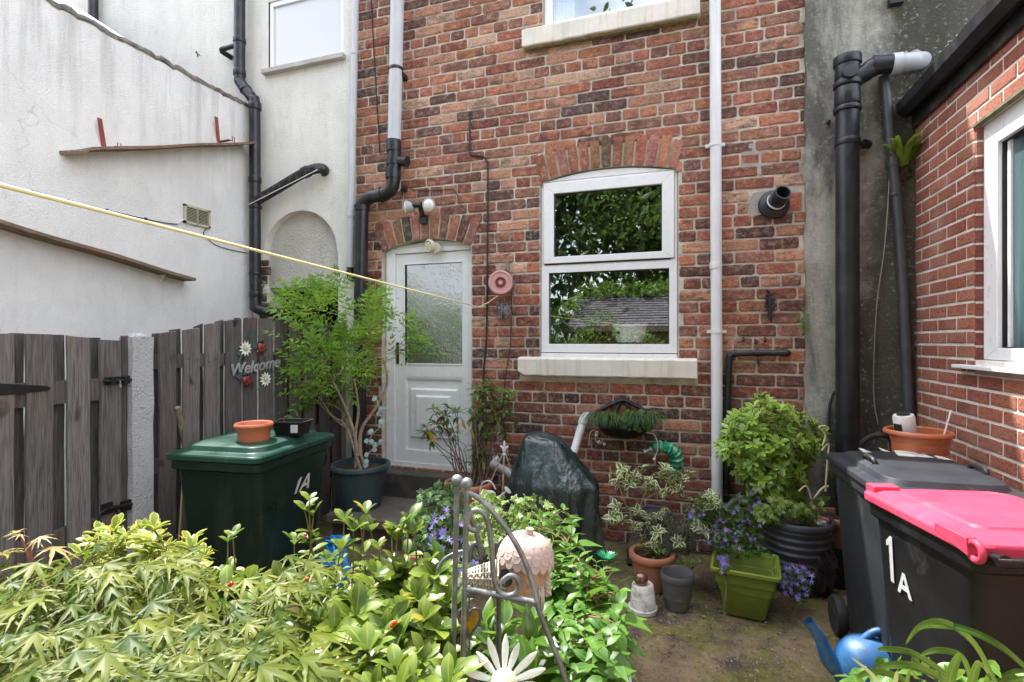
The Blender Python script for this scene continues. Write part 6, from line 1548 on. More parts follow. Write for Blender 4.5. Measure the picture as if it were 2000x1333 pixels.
# --- wall planter plants
GR = leafmat('grass_blade', (.035,.085,.025), (.08,.15,.04), trans=.3)
def blades(root, starts, L, w, m, part='foliage', up=.5, out=.6, n=7, drop=1.0, arch=None):
    mb = MB()
    for b, o in starts:
        o = V(o).normalized(); l = L*rng.uniform(.6,1.15); pts = []; p = V(b); d = (o*out + UP*up).normalized(); 
        for i in range(n+1):
            pts.append(p.copy()); p = p + d*(l/n); d = (d - UP*drop*(i+1)/n*.42).normalized()
        sd = o.cross(UP).normalized(); vs = []
        for i, q in enumerate(pts):
            t = i/n; hw = w*.5*(math.sin(math.pi*min(1,.25+.75*t))**.6 if t > .33 else .8+.6*t) * (1 if t < .97 else .12)
            vs += [q + sd*hw + UP*hw*.25, q, q - sd*hw + UP*hw*.25]
        b0 = len(mb.v); mb.c = (rng.random(), .5, .5, 1)
        mb.add(vs, [(i*3+k, i*3+k+1, i*3+k+4, i*3+k+3) for i in range(n) for k in (0,1)])
        for i in range(n+1):
            for k in range(3): mb.col[b0+i*3+k] = (mb.c[0], i/n, abs(k-1), 1)
    return mb.build(part, m, root, smooth=True, attr='leaf', angle=120)
PG = plant('hanging_grass', V((-.48, YF-.09, .98)), 'fine dark grass hanging from the black wall planter', 'grass plant')
st = []
for k in range(460):
    px = rng.choice((rng.uniform(1160,1200), rng.uniform(1222,1282))); b = atY(px, 826+rng.uniform(-8,6), YF-.08-rng.uniform(0,.08)); st.append((b, V((rng.uniform(-1,1), -1.1, 0))))
blades(PG, st, .27, .0042, GR, up=.8, out=.75, drop=2.2)
PL2 = plant('bedding_plant', V((-.36, YF-.1, .98)), 'round leaved green bedding plant with one violet in the wall planter', 'plant')
mound([(1205,815),(1235,800),(1270,808),(1282,835),(1250,840),(1215,838)], 90, lambda x,y: 3.95+rng.uniform(-.06,.04), .045, tpl_leaf(.85,4,.1,.15,.5), leafmat('round_leaf', (.07,.17,.03), (.14,.26,.05)), PL2)
foliage('flower', T_STAR, [(atD(1262,812,3.86), rv(), -FWV+UP*.2, .02)], PURP, PL2)

# --- fern, weeds
FR = plant('hart_fern', atY(1760,300,YF-.1), 'strap leaved fern growing on the damp wall in the corner', 'fern')
b = atY(1764, 322, YF-.04); st = [(b+rv(.02), V((rng.uniform(-1,.9), rng.uniform(-1,-.2), 0))) for _ in range(22)]
blades(FR, st, .27, .034, leafmat('fern_blade', (.07,.17,.02), (.20,.32,.03), trans=.35, tip=(.35,.40,.05)), up=1.1, out=.75, drop=1.2)
mb = MB(); lump(mb, b+V((0,.02,-.05)), .05, (1,.6,1.3), 31, .3, 16, 10); mb.build('root_mat', mat('fern_root_mat', (.05,.035,.02), 1, var=.5, bmp=1., bscale=40), FR)
WD = plant('wall_weed', atY(1570,630,YF-.02), 'tiny fern weed rooted in the joint between brick and grey render', 'weed')
foliage('foliage', T_PIN, [(atY(1568+rng.uniform(-3,3), 625+rng.uniform(-12,14), YF-.03), rv()+V((.2,-.5,-.2)), UP+rv(.4), .07) for _ in range(12)], leafmat('weed_leaf', (.06,.15,.02), (.13,.26,.03)), WD)
# ================================================================== foreground shrubs
# --- Japanese maple
MPL = leafmat('maple_leaf', (.019,.056,.002), (.145,.165,.016), trans=.24, rough=.5, spec=.28, tip=(.26,.25,.06), tcol=(.42,.70,.02))
dm = lambda x, y: max(.72, 1.28 - (y-1040)*.0019) + rng.uniform(-.06,.08)
poly = [(-120,1110),(0,1105),(60,1085),(150,1075),(235,1070),(320,1085),(360,1110),(385,1165),(440,1200),(540,1215),(600,1225),(620,1260),(560,1333),(540,1420),(-120,1420)]
mc = atD(150, 1420, 1.05); mc.z -= .1
MA = plant('japanese_maple', V((mc.x-.1, mc.y, 0)), 'sunlit pale green Japanese maple filling the lower left corner', 'maple')
sprays = tips_in(poly, 76, dm, 32); po = []; ps = []
sprays += [atD(x,y,d) for x,y,d in ((560,1105,1.3),(600,1098,1.33),(500,1135,1.25),(470,1165,1.2),(520,1150,1.2),(330,1075,1.25),(100,1090,1.2),(135,1070,1.25),(30,1125,1.15))]
for q in sprays:
    o = (q - mc); o.z = 0; o = (o.normalized()*.6 + RTV*rng.uniform(-.7,.9) - FWV*rng.uniform(.1,.7)).normalized(); sd = o.cross(UP); sl = rng.uniform(.12,.45)
    for k in range(rng.randint(4,8)):
        u, v_ = rng.uniform(-.10,.07), rng.uniform(-.075,.075); p = q + o*u + sd*v_ - UP*(sl*(u+.1)+rng.uniform(-.006,.006)); ps.append(p)
        x = (o + sd*v_*9 + rv(.35)); x.z = -sl*rng.uniform(.5,1.6); po.append((p, x, UP - FWV*.12 + rv(.36), rng.uniform(.045,.085)))
fm = foliage('foliage', T_MAP, po, MPL, MA)
# shaded leaves underneath
ps2 = [p - UP*rng.uniform(.12,.34) + FWV*rng.uniform(-.02,.18) for p in tips_in(poly, 80, dm)]
foliage('inner_foliage', T_MAP, [(p, rv()-UP*.2, UP+rv(.6), rng.uniform(.06,.09)) for p in ps2], MPL, MA)
mb = MB(); tb_ = V((mc.x-.05, mc.y+.15, .0))
g = grow(mb, tb_, [p-UP*.03 for p in ps[::7]], .022, .002, .25, 6, .02); mb.build('trunk', mat('maple_bark', (.13,.085,.05), .8, var=.3, scale=25), MA, smooth=True)
# upright reddish shoot of the maple
mb = MB(); D = 1.22; P = lambda x, y: atD(x, y, D)
for pts in (((60,1140),(61,1090),(58,1065)), ((60,1095),(50,1072),(42,1050),(36,1042)), ((60,1075),(70,1060),(76,1050)), ((61,1100),(75,1085),(95,1070))): mb.tube(smoothpath([P(*q) for q in pts],4), .0026, 6, caps=False)
mb.build('red_shoot', STEMR, MA)
foliage('shoot_leaves', T_MAP, [(P(x,y), V(d), UP+rv(.3), s) for x,y,d,s in ((36,1040,(-1,0,.1),.035),(40,1044,(.6,-.5,.1),.03),(76,1049,(1,0,0),.04),(74,1052,(.5,-.6,-.2),.035),(98,1068,(1,.1,-.2),.07),(5,1080,(-1,0,-.1),.09),(24,1078,(-.9,-.2,-.1),.07))], leafmat('young_maple_leaf', (.34,.27,.10), (.42,.30,.12), trans=.4), MA)

# --- yellow edged shrub behind the maple
YS = plant('yellow_shrub', atD(250,1160,1.55), 'yellow edged evergreen shrub rising behind the maple by the white post', 'shrub')
wp = [(195,1045),(225,1038),(245,1050),(210,1060),(280,1040),(300,1035),(265,1055),(310,1055),(290,1062),(240,1072),(370,1062),(378,1075),(365,1080),(180,1062),(325,1075),(395,1095),(380,1105),(350,1095),(160,1085),(215,1085),(290,1085)]
mb = MB(); bb_ = atD(270,1333,1.7); bb_.z = .3; g = grow(mb, bb_, [atD(x,y,1.52+rng.uniform(-.1,.1)) for x,y in wp], .012, .0025, .2, 6, .02); mb.build('stems', STEMG, YS, smooth=True)
po = []
for t, d in g: whorl(po, t, UP+rv(.35), 7, .052, .85, .1, .4); whorl(po, t-UP*.03, UP+rv(.3), 6, .055, 1.4, 0, .5); whorl(po, t-UP*.09, UP+rv(.3), 6, .055, 1.5, 0, .5)
foliage('foliage', T_OBO, po, leafmat('yellow_edged_leaf', (.10,.17,.02), (.17,.24,.03), edge=(.50,.44,.07), ew=.66, trans=.35, rough=.35), YS)

# --- skimmia with red berries
T_SKI = tpl_leaf(.50, 7, .32, .24, .6, .55)
SKL = leafmat('skimmia_leaf', (.026,.068,.005), (.125,.180,.016), trans=.22, rough=.36, spec=.32, vein=(.26,.32,.08), tip=(.25,.30,.05))
SK = plant('skimmia', V((-.75, 1.35, 0)), 'large sunlit skimmia bush with oval leaves and red berries', 'shrub')
dk = lambda x, y: max(1.08, 1.72 - (y-1040)*.0021) + rng.uniform(-.14,.16)
poly = [(395,1150),(425,1125),(470,1135),(520,1140),(570,1130),(620,1135),(660,1120),(720,1118),(770,1112),(830,1120),(880,1120),(886,1190),(884,1420),(560,1420),(600,1290),(560,1215),(450,1200)]
tp = tips_in(poly, 165, dk, 12)
tall = [(604,980,1.75),(596,1000,1.74),(612,1010,1.72),(455,1052,1.62),(445,1060,1.6),(665,1075,1.6),(690,1040,1.65),(715,1005,1.7),(706,1035,1.68),(725,1040,1.66),(785,1035,1.5),(800,1020,1.52),(765,1045,1.5),(775,1060,1.5),(812,1045,1.5),(640,1100,1.55),(575,1065,1.7),(672,1020,1.8),(740,1075,1.55),(840,1100,1.45)]
tl_ = [atD(*q) for q in tall]; tset = {tuple(round(c, 4) for c in q) for q in tl_}
whorl_late = []
mb = MB(); bs = [V((-.80,1.45,.05)), V((-.55,1.25,.05)), V((-.95,1.25,.05))]; g = []
for k in range(3): g += grow(mb, bs[k], tp[k::3], .012, .0025, .15, 6, .02)
for q in tl_:
    b_ = q - UP*rng.uniform(.24,.34) + rv(.03); P = smoothpath([b_, b_.lerp(q,.5)+rv(.008), q], 4); mb.tube(P, [.0032-.0012*i/(len(P)-1) for i in range(len(P))], 6); g.append((q, UP))
    for k in (.35,.6): whorl_late.append((b_.lerp(q, k), UP))
mb.build('stems', mat('skimmia_stem', (.17,.13,.045), .6, var=.35, scale=25), SK, smooth=True)
po = []
for t, d in g:
    a = UP + rv(.5) - FWV*.15
    if tuple(round(c, 4) for c in t) in tset: whorl(po, t, UP + rv(.2), 4, .052, .75, .1, .3); continue
    whorl(po, t, a, 6, .060, .75, .05, .4); whorl(po, t-UP*.024, a, 5, .068, 1.25, 0, .5)
    if rng.random() < .35: whorl(po, t-UP*.07, a, 4, .066, 1.5, 0, .6)
for t, d in whorl_late: whorl(po, t, UP + rv(.3), 3, .05, 1.2, .0, .4)
old = [q for q in po if rng.random() < .035]; po = [(p, x, nn_, sz*rng.choice((.75,.9,1,1.05,1.2))) for p, x, nn_, sz in po]
foliage('foliage', T_SKI, po, SKL, SK)
foliage('ageing_leaves', T_SKI, [(p+rv(.01), x, nn_, sz) for p, x, nn_, sz in old], leafmat('ageing_leaf', (.30,.25,.03), (.38,.28,.06), trans=.25), SK)
ps2 = [p - UP*rng.uniform(.08,.35) + FWV*rng.uniform(-.02,.2) for p in tips_in(poly, 90, dk)]
foliage('inner_foliage', T_SKI, [(p, rv()+UP*.2, UP+rv(.7), rng.uniform(.05,.075)) for p in ps2], SKL, SK)
mb = MB(); BER = mat('red_berry', (.52,.025,.02), .2, var=.15, coat=.5)
for x,y,D in ((600,1132,1.38),(606,1134,1.38),(597,1045,1.68),(769,1218,1.2),(766,1222,1.2),(772,1216,1.2),(449,1143,1.22),(452,1140,1.22)): mb.sphere(atD(x,y,D-.05), .0052, 10, 8)
mb.build('berries', BER, SK, smooth=True)

# --- leafy green plants right of the stand
MTL = leafmat('bright_leaf', (.022,.080,.008), (.085,.19,.022), trans=.26, rough=.4, vein=(.15,.27,.06), tip=(.15,.27,.05))
def leafy(root, tp, base, L, m, levels=4, gap=.045, rs=.003, stem=STEMR, tpl=None):
    mb = MB(); g = grow(mb, base, tp, .010, rs, .2, 6, .02); mb.build('stems', stem, root, smooth=True); po = []
    for t, d in g:
        ax = (UP*1.3 + d*.5 + rv(.3)).normalized(); u = ax.orthogonal().normalized(); w = ax.cross(u); a0 = rng.uniform(0,6.28)
        for l in range(levels):
            q = t - ax*gap*l; sz = L*min(1, .42+.26*l)*rng.uniform(.85,1.15)
            for s in range(2):
                a = a0 + l*math.pi/2 + s*math.pi; o = u*math.cos(a) + w*math.sin(a); x = o*(1.0) + ax*(.75-.28*l); po.append((q, x, ax-o*.2, sz))
    return foliage('foliage', tpl or T_MINT, po, m, root)
GP = plant('green_perennial', V((-.25, 1.95, 0)), 'bright green leafy perennial with red stems beside the acorn house', 'plant')
dg = lambda x, y: max(1.45, 2.35 - (y-1000)*.0031) + rng.uniform(-.12,.14)
poly = [(1065,1010),(1105,990),(1125,1015),(1110,1060),(1160,1080),(1190,1100),(1232,1150),(1225,1200),(1185,1265),(1150,1320),(1090,1340),(1070,1200),(1065,1090)]
tp = tips_in(poly, 66, dg, 12) + [atD(x,y,2.35) for x,y in ((1100,995),(1112,1010),(1060,1010),(1045,1030),(1078,1030))]
leafy(GP, tp, V((-.22,1.95,.05)), .112, MTL, rs=.0016, gap=.05)
ps2 = [p - UP*rng.uniform(.05,.35) + FWV*.1 for p in tips_in(poly, 260, dg)]; foliage('inner_foliage', T_MINT, [(p, rv(), UP+rv(.6), .09) for p in ps2[:140]], MTL, GP)
LP_ = plant('laurel', V((-.42, 1.55, 0)), 'glossy mid green laurel growing up behind the iron stand', 'shrub')
poly = [(740,1130),(800,1100),(880,1110),(900,1180),(960,1180),(1060,1190),(1075,1250),(1060,1420),(760,1420)]
dl = lambda x, y: 1.62 - (y-1150)*.0010 + rng.uniform(-.12,.14)
tp = tips_in(poly, 52, dl, 12); mb = MB(); g = grow(mb, V((-.5,1.5,.05)), tp, .012, .003, .2, 6, .02); mb.build('stems', STEMG, LP_, smooth=True); po = []
for t, d in g: whorl(po, t, UP+rv(.45), 7, .088, .75, .1, .4); whorl(po, t-UP*.05, UP+rv(.4), 5, .092, 1.3, 0, .5)
foliage('foliage', T_ELL, po, leafmat('laurel_leaf', (.028,.085,.008), (.085,.17,.016), trans=.35, rough=.26, spec=.55, vein=(.17,.28,.06)), LP_)
# tufts by the white pot and the concrete edge
FT = plant('feathery_tuft', atD(1200,1180,2.5), 'feathery grey green tuft beside the upturned white pot', 'plant'); mb = MB()
b = atD(1165,1195,2.62); st = [(b+V((rng.uniform(-.12,.10), rng.uniform(-.1,.1), rng.uniform(-.02,.08))), V((rng.uniform(-.6,1), rng.uniform(-1,.3),0))) for _ in range(200)]
blades(FT, st, .24, .0045, leafmat('feather_blade', (.055,.12,.035), (.12,.21,.06)), up=1.2, out=.6, drop=1.6)
TN = plant('tinsel_flower', atD(1185,1095,2.55), 'shiny green tinsel garden flower', 'ornament'); b = atD(1185,1100,2.5)
blades(TN, [(b, V((rng.uniform(-1,1), rng.uniform(-1,1), 0))) for _ in range(150)], .065, .005, leafmat('green_tinsel', (.008,.18,.06), (.02,.32,.12), rough=.2, spec=.8, trans=.3, tcol=(.05,.7,.2)), up=rng.uniform(.3,1.2), out=.7, drop=.6)
# --- strappy plant low on the right
SP = plant('strap_leaved_lily', atD(1850,1400,1.32), 'strap leaved green lily arching in front of the pink lidded bin', 'plant')
LILY = leafmat('lily_blade', (.016,.068,.005), (.055,.145,.012), trans=.38, rough=.35, vein=(.22,.36,.08), tip=(.2,.33,.05))
mb = MB()
def strip(pts, w, D=None):
    P = smoothpath([V(p) for p in pts], 5); n = len(P)-1; vs = []; b0 = len(mb.v); c = rng.random()
    for i, q in enumerate(P):
        t = i/n; T = (P[min(i+1,n)]-P[max(i-1,0)]).normalized(); sd = T.cross(FWV*-1 + UP*.6).normalized(); hw = w*.25*min(1, .7+t)*(1-t**3)**.7
        vs += [q+sd*hw, q - FWV*-.12*hw - UP*hw*.25, q-sd*hw]
    mb.c = (c,.5,.5,1); mb.add(vs, [(i*3+k, i*3+k+1, i*3+k+4, i*3+k+3) for i in range(n) for k in (0,1)])
    for i in range(n+1):
        for k in range(3): mb.col[b0+i*3+k] = (c, i/n, abs(k-1), 1)
for pts, w in (
    (((1950,1345,1.25),(1905,1260,1.25),(1850,1218,1.22),(1800,1222,1.2),(1768,1260,1.2)), .034),
    (((2010,1310,1.2),(1950,1260,1.2),(1880,1228,1.22),(1815,1222,1.25),(1780,1236,1.28)), .034),
    (((1870,1345,1.2),(1840,1312,1.2),(1780,1275,1.18),(1725,1268,1.17),(1715,1272,1.17)), .030),
    (((1860,1350,1.12),(1830,1320,1.12),(1775,1300,1.1),(1725,1303,1.1),(1705,1325,1.1)), .034),
    (((1800,1360,1.05),(1760,1325,1.05),(1710,1312,1.04),(1680,1320,1.04),(1675,1330,1.04)), .026),
    (((1900,1345,1.15),(1880,1285,1.15),(1830,1270,1.14),(1795,1282,1.14)), .030),
    (((1850,1360,1.0),(1860,1310,1.0),(1875,1275,1.0)), .042),
    (((1890,1360,1.05),(1905,1310,1.05),(1912,1290,1.05)), .036),
    (((1920,1360,1.2),(1930,1315,1.2),(1905,1290,1.18)), .03),
    (((1970,1360,1.2),(1960,1335,1.2),(2010,1322,1.2)), .03),
    (((1930,1350,1.3),(1985,1312,1.3),(2040,1330,1.3)), .03),
    (((1770,1360,1.0),(1772,1330,1.0),(1778,1306,1.0)), .018)): strip([atD(*p) for p in pts], w)
mb.build('foliage', LILY, SP, smooth=True, attr='leaf', angle=120)
mb = MB(); 
for pts, w in ((((1725,1360,1.0),(1705,1320,1.0),(1662,1284,1.0)), .016),(((1740,1360,1.0),(1748,1335,1.0),(1752,1310,1.0)), .022)): strip([atD(*p) for p in pts], w)
mb.build('pale_leaves', leafmat('pale_blade', (.40,.42,.20), (.5,.5,.28), trans=.35), SP, smooth=True, attr='leaf', angle=120)
foliage('low_leaves', T_SML, [(atD(rng.uniform(1650,2000), rng.uniform(1315,1345), rng.uniform(1.15,1.4)), rv(), UP+rv(.5), .05) for _ in range(60)], MTL, SP)
# trough of soil under the foreground plants and a low grey edge
mb = MB(); q = atD(1160,1310,1.72); c = V((q.x,q.y,q.z))
ED = mat('grey_trough_plastic', (.10,.10,.10), .5, var=.2, stain=(.22,.2,.18))
Mt = Matrix.Translation(V((c.x-.10, c.y-.02, 0))) @ rotz(rad(12)).to_4x4(); rings(mb, [(.36,.20,.02,0,0),(.42,.25,.02,c.z-.04,0),(.44,.27,.02,c.z-.04,0),(.44,.27,.02,c.z,0),(.42,.25,.02,c.z,0),(.41,.24,.02,c.z-.04,0)], Mt)
TRO = tag(mb.build('garden_trough', ED, smooth=True, angle=30), 'grey plastic trough under the green perennial by the concrete', 'trough')
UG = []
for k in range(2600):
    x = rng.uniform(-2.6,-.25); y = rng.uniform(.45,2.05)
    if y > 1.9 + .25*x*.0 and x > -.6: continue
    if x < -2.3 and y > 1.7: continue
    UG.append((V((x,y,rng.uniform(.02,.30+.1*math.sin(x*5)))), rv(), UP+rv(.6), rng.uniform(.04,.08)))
ug = foliage('undergrowth', T_ELL, UG, leafmat('shade_dark_leaf', (.015,.04,.008), (.035,.075,.014), trans=.3), None); ug['kind'] = 'stuff'  # filler leaves coloured dark for the shaded gaps under the shrubs

LIT = []
for k in range(170):
    x, y = rng.uniform(-.35, .85), rng.uniform(2.3, 4.0)
    LIT.append((V((x, y, .004+rng.random()*.004)), rv()*V((1,1,.1)), UP+rv(.35), rng.uniform(.008,.026))) if False else LIT.append((V((x, y, .004)), V((rng.uniform(-1,1), rng.uniform(-1,1), .05)), UP+rv(.3), rng.uniform(.008,.028)))
lt = foliage('leaf_litter', T_SML, LIT, leafmat('dead_leaf', (.10,.055,.02), (.26,.17,.06), trans=.1), None); lt['kind'] = 'stuff'
mb = MB()
for k in range(420):
    x, y = rng.uniform(-.6, .9), rng.uniform(2.2, 4.1); r = rng.uniform(.002,.0065); mb.sphere((x, y, r*.3-.004), r, 6, 4, sq=(1,1.2,.7))
gg = mb.build('grit', mat('loose_grit', (.26,.22,.16), .9, var=.5, scale=3), None); gg['kind'] = 'stuff'
# ================================================================== wrought iron corner stand
GALV = mat('weathered_galvanised', (.19,.20,.20), .45, metal=.55, var=.25, scale=30, bmp=.2, bscale=80, stain=(.42,.42,.40), samt=.5, sscale=30)
GALV2 = mat('darker_iron', (.10,.105,.105), .5, metal=.5, var=.3, scale=30)  # darker grey than the front frame metal; used on the back side
D0 = 1.16
def I(x, y, dD=0.): return atD(x, y, D0 + dD)
ST = empty('iron_stand', V((I(900,1333).x, I(900,1333).y, 0)), 'grey wrought iron scroll corner stand holding a wicker horn', 'plant stand')
R0 = .0062
def post(x0, y0, x1, dD):
    a = I(x0, y0, dD); d = I(x1, 1333, dD) - a; e = a + d*(a.z/(-d.z) if d.z else 1)
    mb = MB(); mb.tube([a, e], R0, 10); mb.sphere(a + UP*.004, .0135, 16, 10); return mb.build('post', GALV, ST, smooth=True)
post(893, 942, 884, .03); post(912, 948, 903, 0)
def rod(name, pts, r=R0, m=None):
    mb = MB(); P = smoothpath(pts, 6); mb.tube(P, r, 10); return mb.build(name, m or GALV, ST, smooth=True)
leg = [I(914,962), I(935,974), I(962,1000), I(995,1042), I(1022,1090), I(1040,1140), I(1052,1190), I(1075,1250), I(1095,1300), I(1112,1350)]
dl_ = leg[-1]-leg[-3]; e = leg[-1] + dl_*(leg[-1].z/-dl_.z); rod('curved_leg', leg + [leg[-1].lerp(e,.5), e])
rod('scroll', [I(939,1026), I(930,1036), I(919,1033), I(913,1020), I(917,1004), I(931,997), I(947,1006), I(955,1030), I(959,1062), I(962,1100), I(966,1135), I(976,1157), I(993,1164), I(1008,1158), I(1014,1143), I(1009,1130), I(997,1125), I(985,1132), I(981,1138)])
rod('shelf_bar', [I(902,1150), I(950,1158), I(1000,1168), I(1050,1177)])
# second side, running back to the left
def J(x, y): return atD(x, y, D0 + .16)
rod('curved_leg', [I(895,965,.04), J(905,985), J(918,1010), J(930,1040), J(938,1080), J(942,1120)], R0, GALV2)
rod('scroll', [J(930,1068), J(925,1080), J(931,1092), J(941,1085), J(940,1068), J(928,1062), J(920,1072), J(917,1090), J(910,1100)], R0, GALV2)
rod('shelf_bar', [I(893,1150,.03), J(905,1135), J(930,1128), J(975,1125)], R0*.8, GALV2)
rod('curved_leg', [J(970,1060), J(972,1140), J(974,1230), V((J(974,1230).x, J(974,1230).y, .0))], R0, GALV2)
rod('hoop', [J(855,1112), J(868,1092), J(890,1080), J(905,1077)], .004); rod('hoop', [J(852,1122), J(866,1098), J(888,1086), J(903,1083)], .003)
# wicker horn
WICK = mat('whitewashed_wicker', (.42,.37,.29), .85, var=.35, scale=40, stain=(.12,.09,.06), samt=.7, sscale=40)
HC = empty('wicker_horn', I(985,1168,.02), 'whitewashed wicker horn basket lying on the iron stand', 'basket')
mb = MB(); K = 26; a0, a1 = I(903,1128,.10), I(1056,1138,.11); ax = (a1-a0); side_ = FWV; 
for i in range(K+1):
    t = i/K; c = a0.lerp(a1, t) + UP*(.010*math.sin(t*3)); r = .012 + .058*t**.85
    pts = []
    for k in range(27):
        a = 2*math.pi*k/26; 
        if t < .93 and math.sin(a) > .25 and t > .35: pts = pts; 
        j = .0022*math.sin(k*2.4 + (i % 2)*math.pi)
        pts.append(c + UP*((r+j)*math.sin(a)*(.8 if math.sin(a) < 0 or t < .5 else .25)) + side_*((r+j)*math.cos(a)))
    mb.tube(pts, .0030 if t < .95 else .0055, 5, caps=False)
for k in range(13):
    a = 2*math.pi*k/13; P = []
    for i in range(9):
        t = i/8; c = a0.lerp(a1, t) + UP*(.010*math.sin(t*3)); r = .012 + .058*t**.85; P.append(c + UP*(r*math.sin(a)*(.8 if math.sin(a) < 0 or t < .5 else .25)) + side_*(r*math.cos(a)))
    mb.tube(P, .0026, 5)
mb.build('weave', WICK, HC, smooth=True)
# braided mouth of the horn, standing up behind the acorn
mb = MB(); c = I(1060,1124,.13)
for q in range(3):
    P = [];
    for i in range(90):
        a = math.pi*1.15*i/89 - math.pi*.15; rr = .056 + .006*math.cos(a*14+q*2.1); P.append(c + UP*(rr*1.05*math.sin(a)-.022) + (FWV*.9 - RTV*.12).normalized()*(rr*math.cos(a)) + RTV*.006*math.sin(a*14+q*2.1))
    mb.tube(P, .0050, 6)
mb.build('rim', WICK, HC, smooth=True)
# acorn bird house
ac = I(1017,1160,.095); AC = empty('acorn_birdhouse', ac, 'clay acorn bird house with scalloped pinkish roof on the iron stand', 'bird house')
CLAY = mat('speckled_clay', (.40,.25,.15), .8, var=.15, scale=14, bmp=.3, bscale=90, stain=(.12,.07,.04), samt=.7, sscale=60); ROOFC = mat('pink_clay_roof', (.42,.32,.28), .75, var=.08, scale=14, bmp=.15, bscale=90, stain=(.35,.25,.2), samt=.3)
tl = Matrix.Rotation(rad(8), 3, FWV)
mb = MB(); mb.lathe([(.036,0),(.050,.008),(.056,.03),(.057,.06),(.056,.085),(.05,.095)], ac, 40, tl); body = mb.build('body', CLAY, AC, smooth=True)
mb = MB(); hd = (-RTV*.75 - FWV*.65).normalized(); hc = ac + tl @ (hd*.0555 + UP*.050); R = (tl @ hd).to_track_quat('Z','Y').to_matrix(); mb.lathe([(.0195,-.004),(.0195,.0045),(.017,.005),(.001,.003)], hc, 24, R); mb.build('entrance', DARK, AC)
mb = MB(); rows = 5; cb = ac + tl @ (UP*.083)
prof = lambda t: (.068*math.cos(t*math.pi/2*.93)**.75 , .062*math.sin(t*math.pi/2))
mb.lathe([( .060,-.002)] + [prof(i/14) for i in range(15)], cb, 40, tl)
for rrow in range(rows):
    t0, t1 = rrow*.17, rrow*.17+.24; r0, h0 = prof(t0); r1, h1 = prof(min(t1,1)); nsc = max(8, int(20 - rrow*2.5))
    for k in range(nsc):
        a0_ = 2*math.pi*(k + .5*(rrow%2))/nsc; wv = math.pi/nsc*.96; vs = []
        lip = .003
        for (da, tt, o) in ((-1,1,0),(1,1,0),(1,.35,.0008),(.62,.10,.0016),(0,0,.0018),(-.62,.10,.0016),(-1,.35,.0008)):
            r = r0+(r1-r0)*tt + o + .0008; h = h0+(h1-h0)*tt - (.004 if tt < .3 else 0); vs.append(cb + tl @ V((r*math.cos(a0_+da*wv), r*math.sin(a0_+da*wv), h)))
        n0 = len(vs); vs2 = vs + [p + (cb - p).normalized()*.003 for p in vs]
        mb.add(vs2, [tuple(range(n0))] + [(i,(i+1)%n0,n0+(i+1)%n0,n0+i) for i in range(n0)])
rf = mb.build('roof', ROOFC, AC, smooth=True, angle=30)
mb = MB(); top_ = cb + tl @ (UP*.060); mb.tube([top_, top_ + tl @ (UP*.016)], [.010,.0095], 14); mb.build('stalk', ROOFC, AC, smooth=True)
mb = MB(); mb.tube(smoothpath([top_+UP*.012, top_+UP*.006-RTV*.012-FWV*.008, top_-UP*.004-RTV*.030-FWV*.02, top_-UP*.006-RTV*.034, top_-UP*.001-RTV*.02-FWV*.022, top_+UP*.008-RTV*.004-FWV*.012], 4), .0016, 6); mb.build('cord', mat('leather_cord', (.45,.27,.2), .7), AC)
# amber heart mobile and bell
AMB = None
def amber():
    m, n, l, b = nt('amber_glass'); c = mixc(n, l, (.55,.34,.02), (.16,.05,.01), ramp(n, l, noise(n, l, 30, 4), .35, .65)); l.new(c, b.inputs['Base Color']); b.inputs['Roughness'].default_value = .12; b.inputs['Transmission Weight'].default_value = .35; return m
h0 = I(916,1152,.05); MO = empty('heart_mobile', h0, 'amber glass heart mobile with a dark bell hanging from the stand', 'mobile')
mb = MB(); P = [I(917,1150,.05), I(917,1172,.05), I(915,1190,.05)]; mb.tube(P, .0012, 5)
for k in range(7): mb.sphere(P[0].lerp(P[2], k/6), .0032, 6, 5, sq=(.7,.7,1.3))
P2 = [I(917,1240,.05), I(917,1300,.05)]; mb.tube(P2, .0012, 5)
for k in range(9): mb.sphere(P2[0].lerp(P2[1], k/8), .0030, 6, 5, sq=(.7,.7,1.3))
mb.build('chain', GALV2, MO)
c = I(917,1214,.05); hp = []
for k in range(40):
    a = 2*math.pi*k/40; x = 16*math.sin(a)**3; y = 13*math.cos(a)-5*math.cos(2*a)-2*math.cos(3*a)-math.cos(4*a); hp.append(c + RTV*(x*.00165) + UP*(y*.0024+.002) - FWV*.0)
mb = MB(); mb.prism(hp, FWV*.005); mb.build('heart', amber(), MO, bevel=.0015)
mb = MB()
for k in range(40): mb.tube([hp[k], hp[(k+1)%40]], .0028, 6)
mb.build('heart_rim', GALV2, MO, smooth=True)
mb = MB(); c = I(917,1322,.05); mb.lathe([(.020,-.03),(.021,-.026),(.017,.0),(.012,.016),(.004,.021),(.001,.022)], c, 24); mb.build('bell', mat('dark_bell_metal', (.10,.085,.075), .4, metal=.7, var=.3), MO, smooth=True)
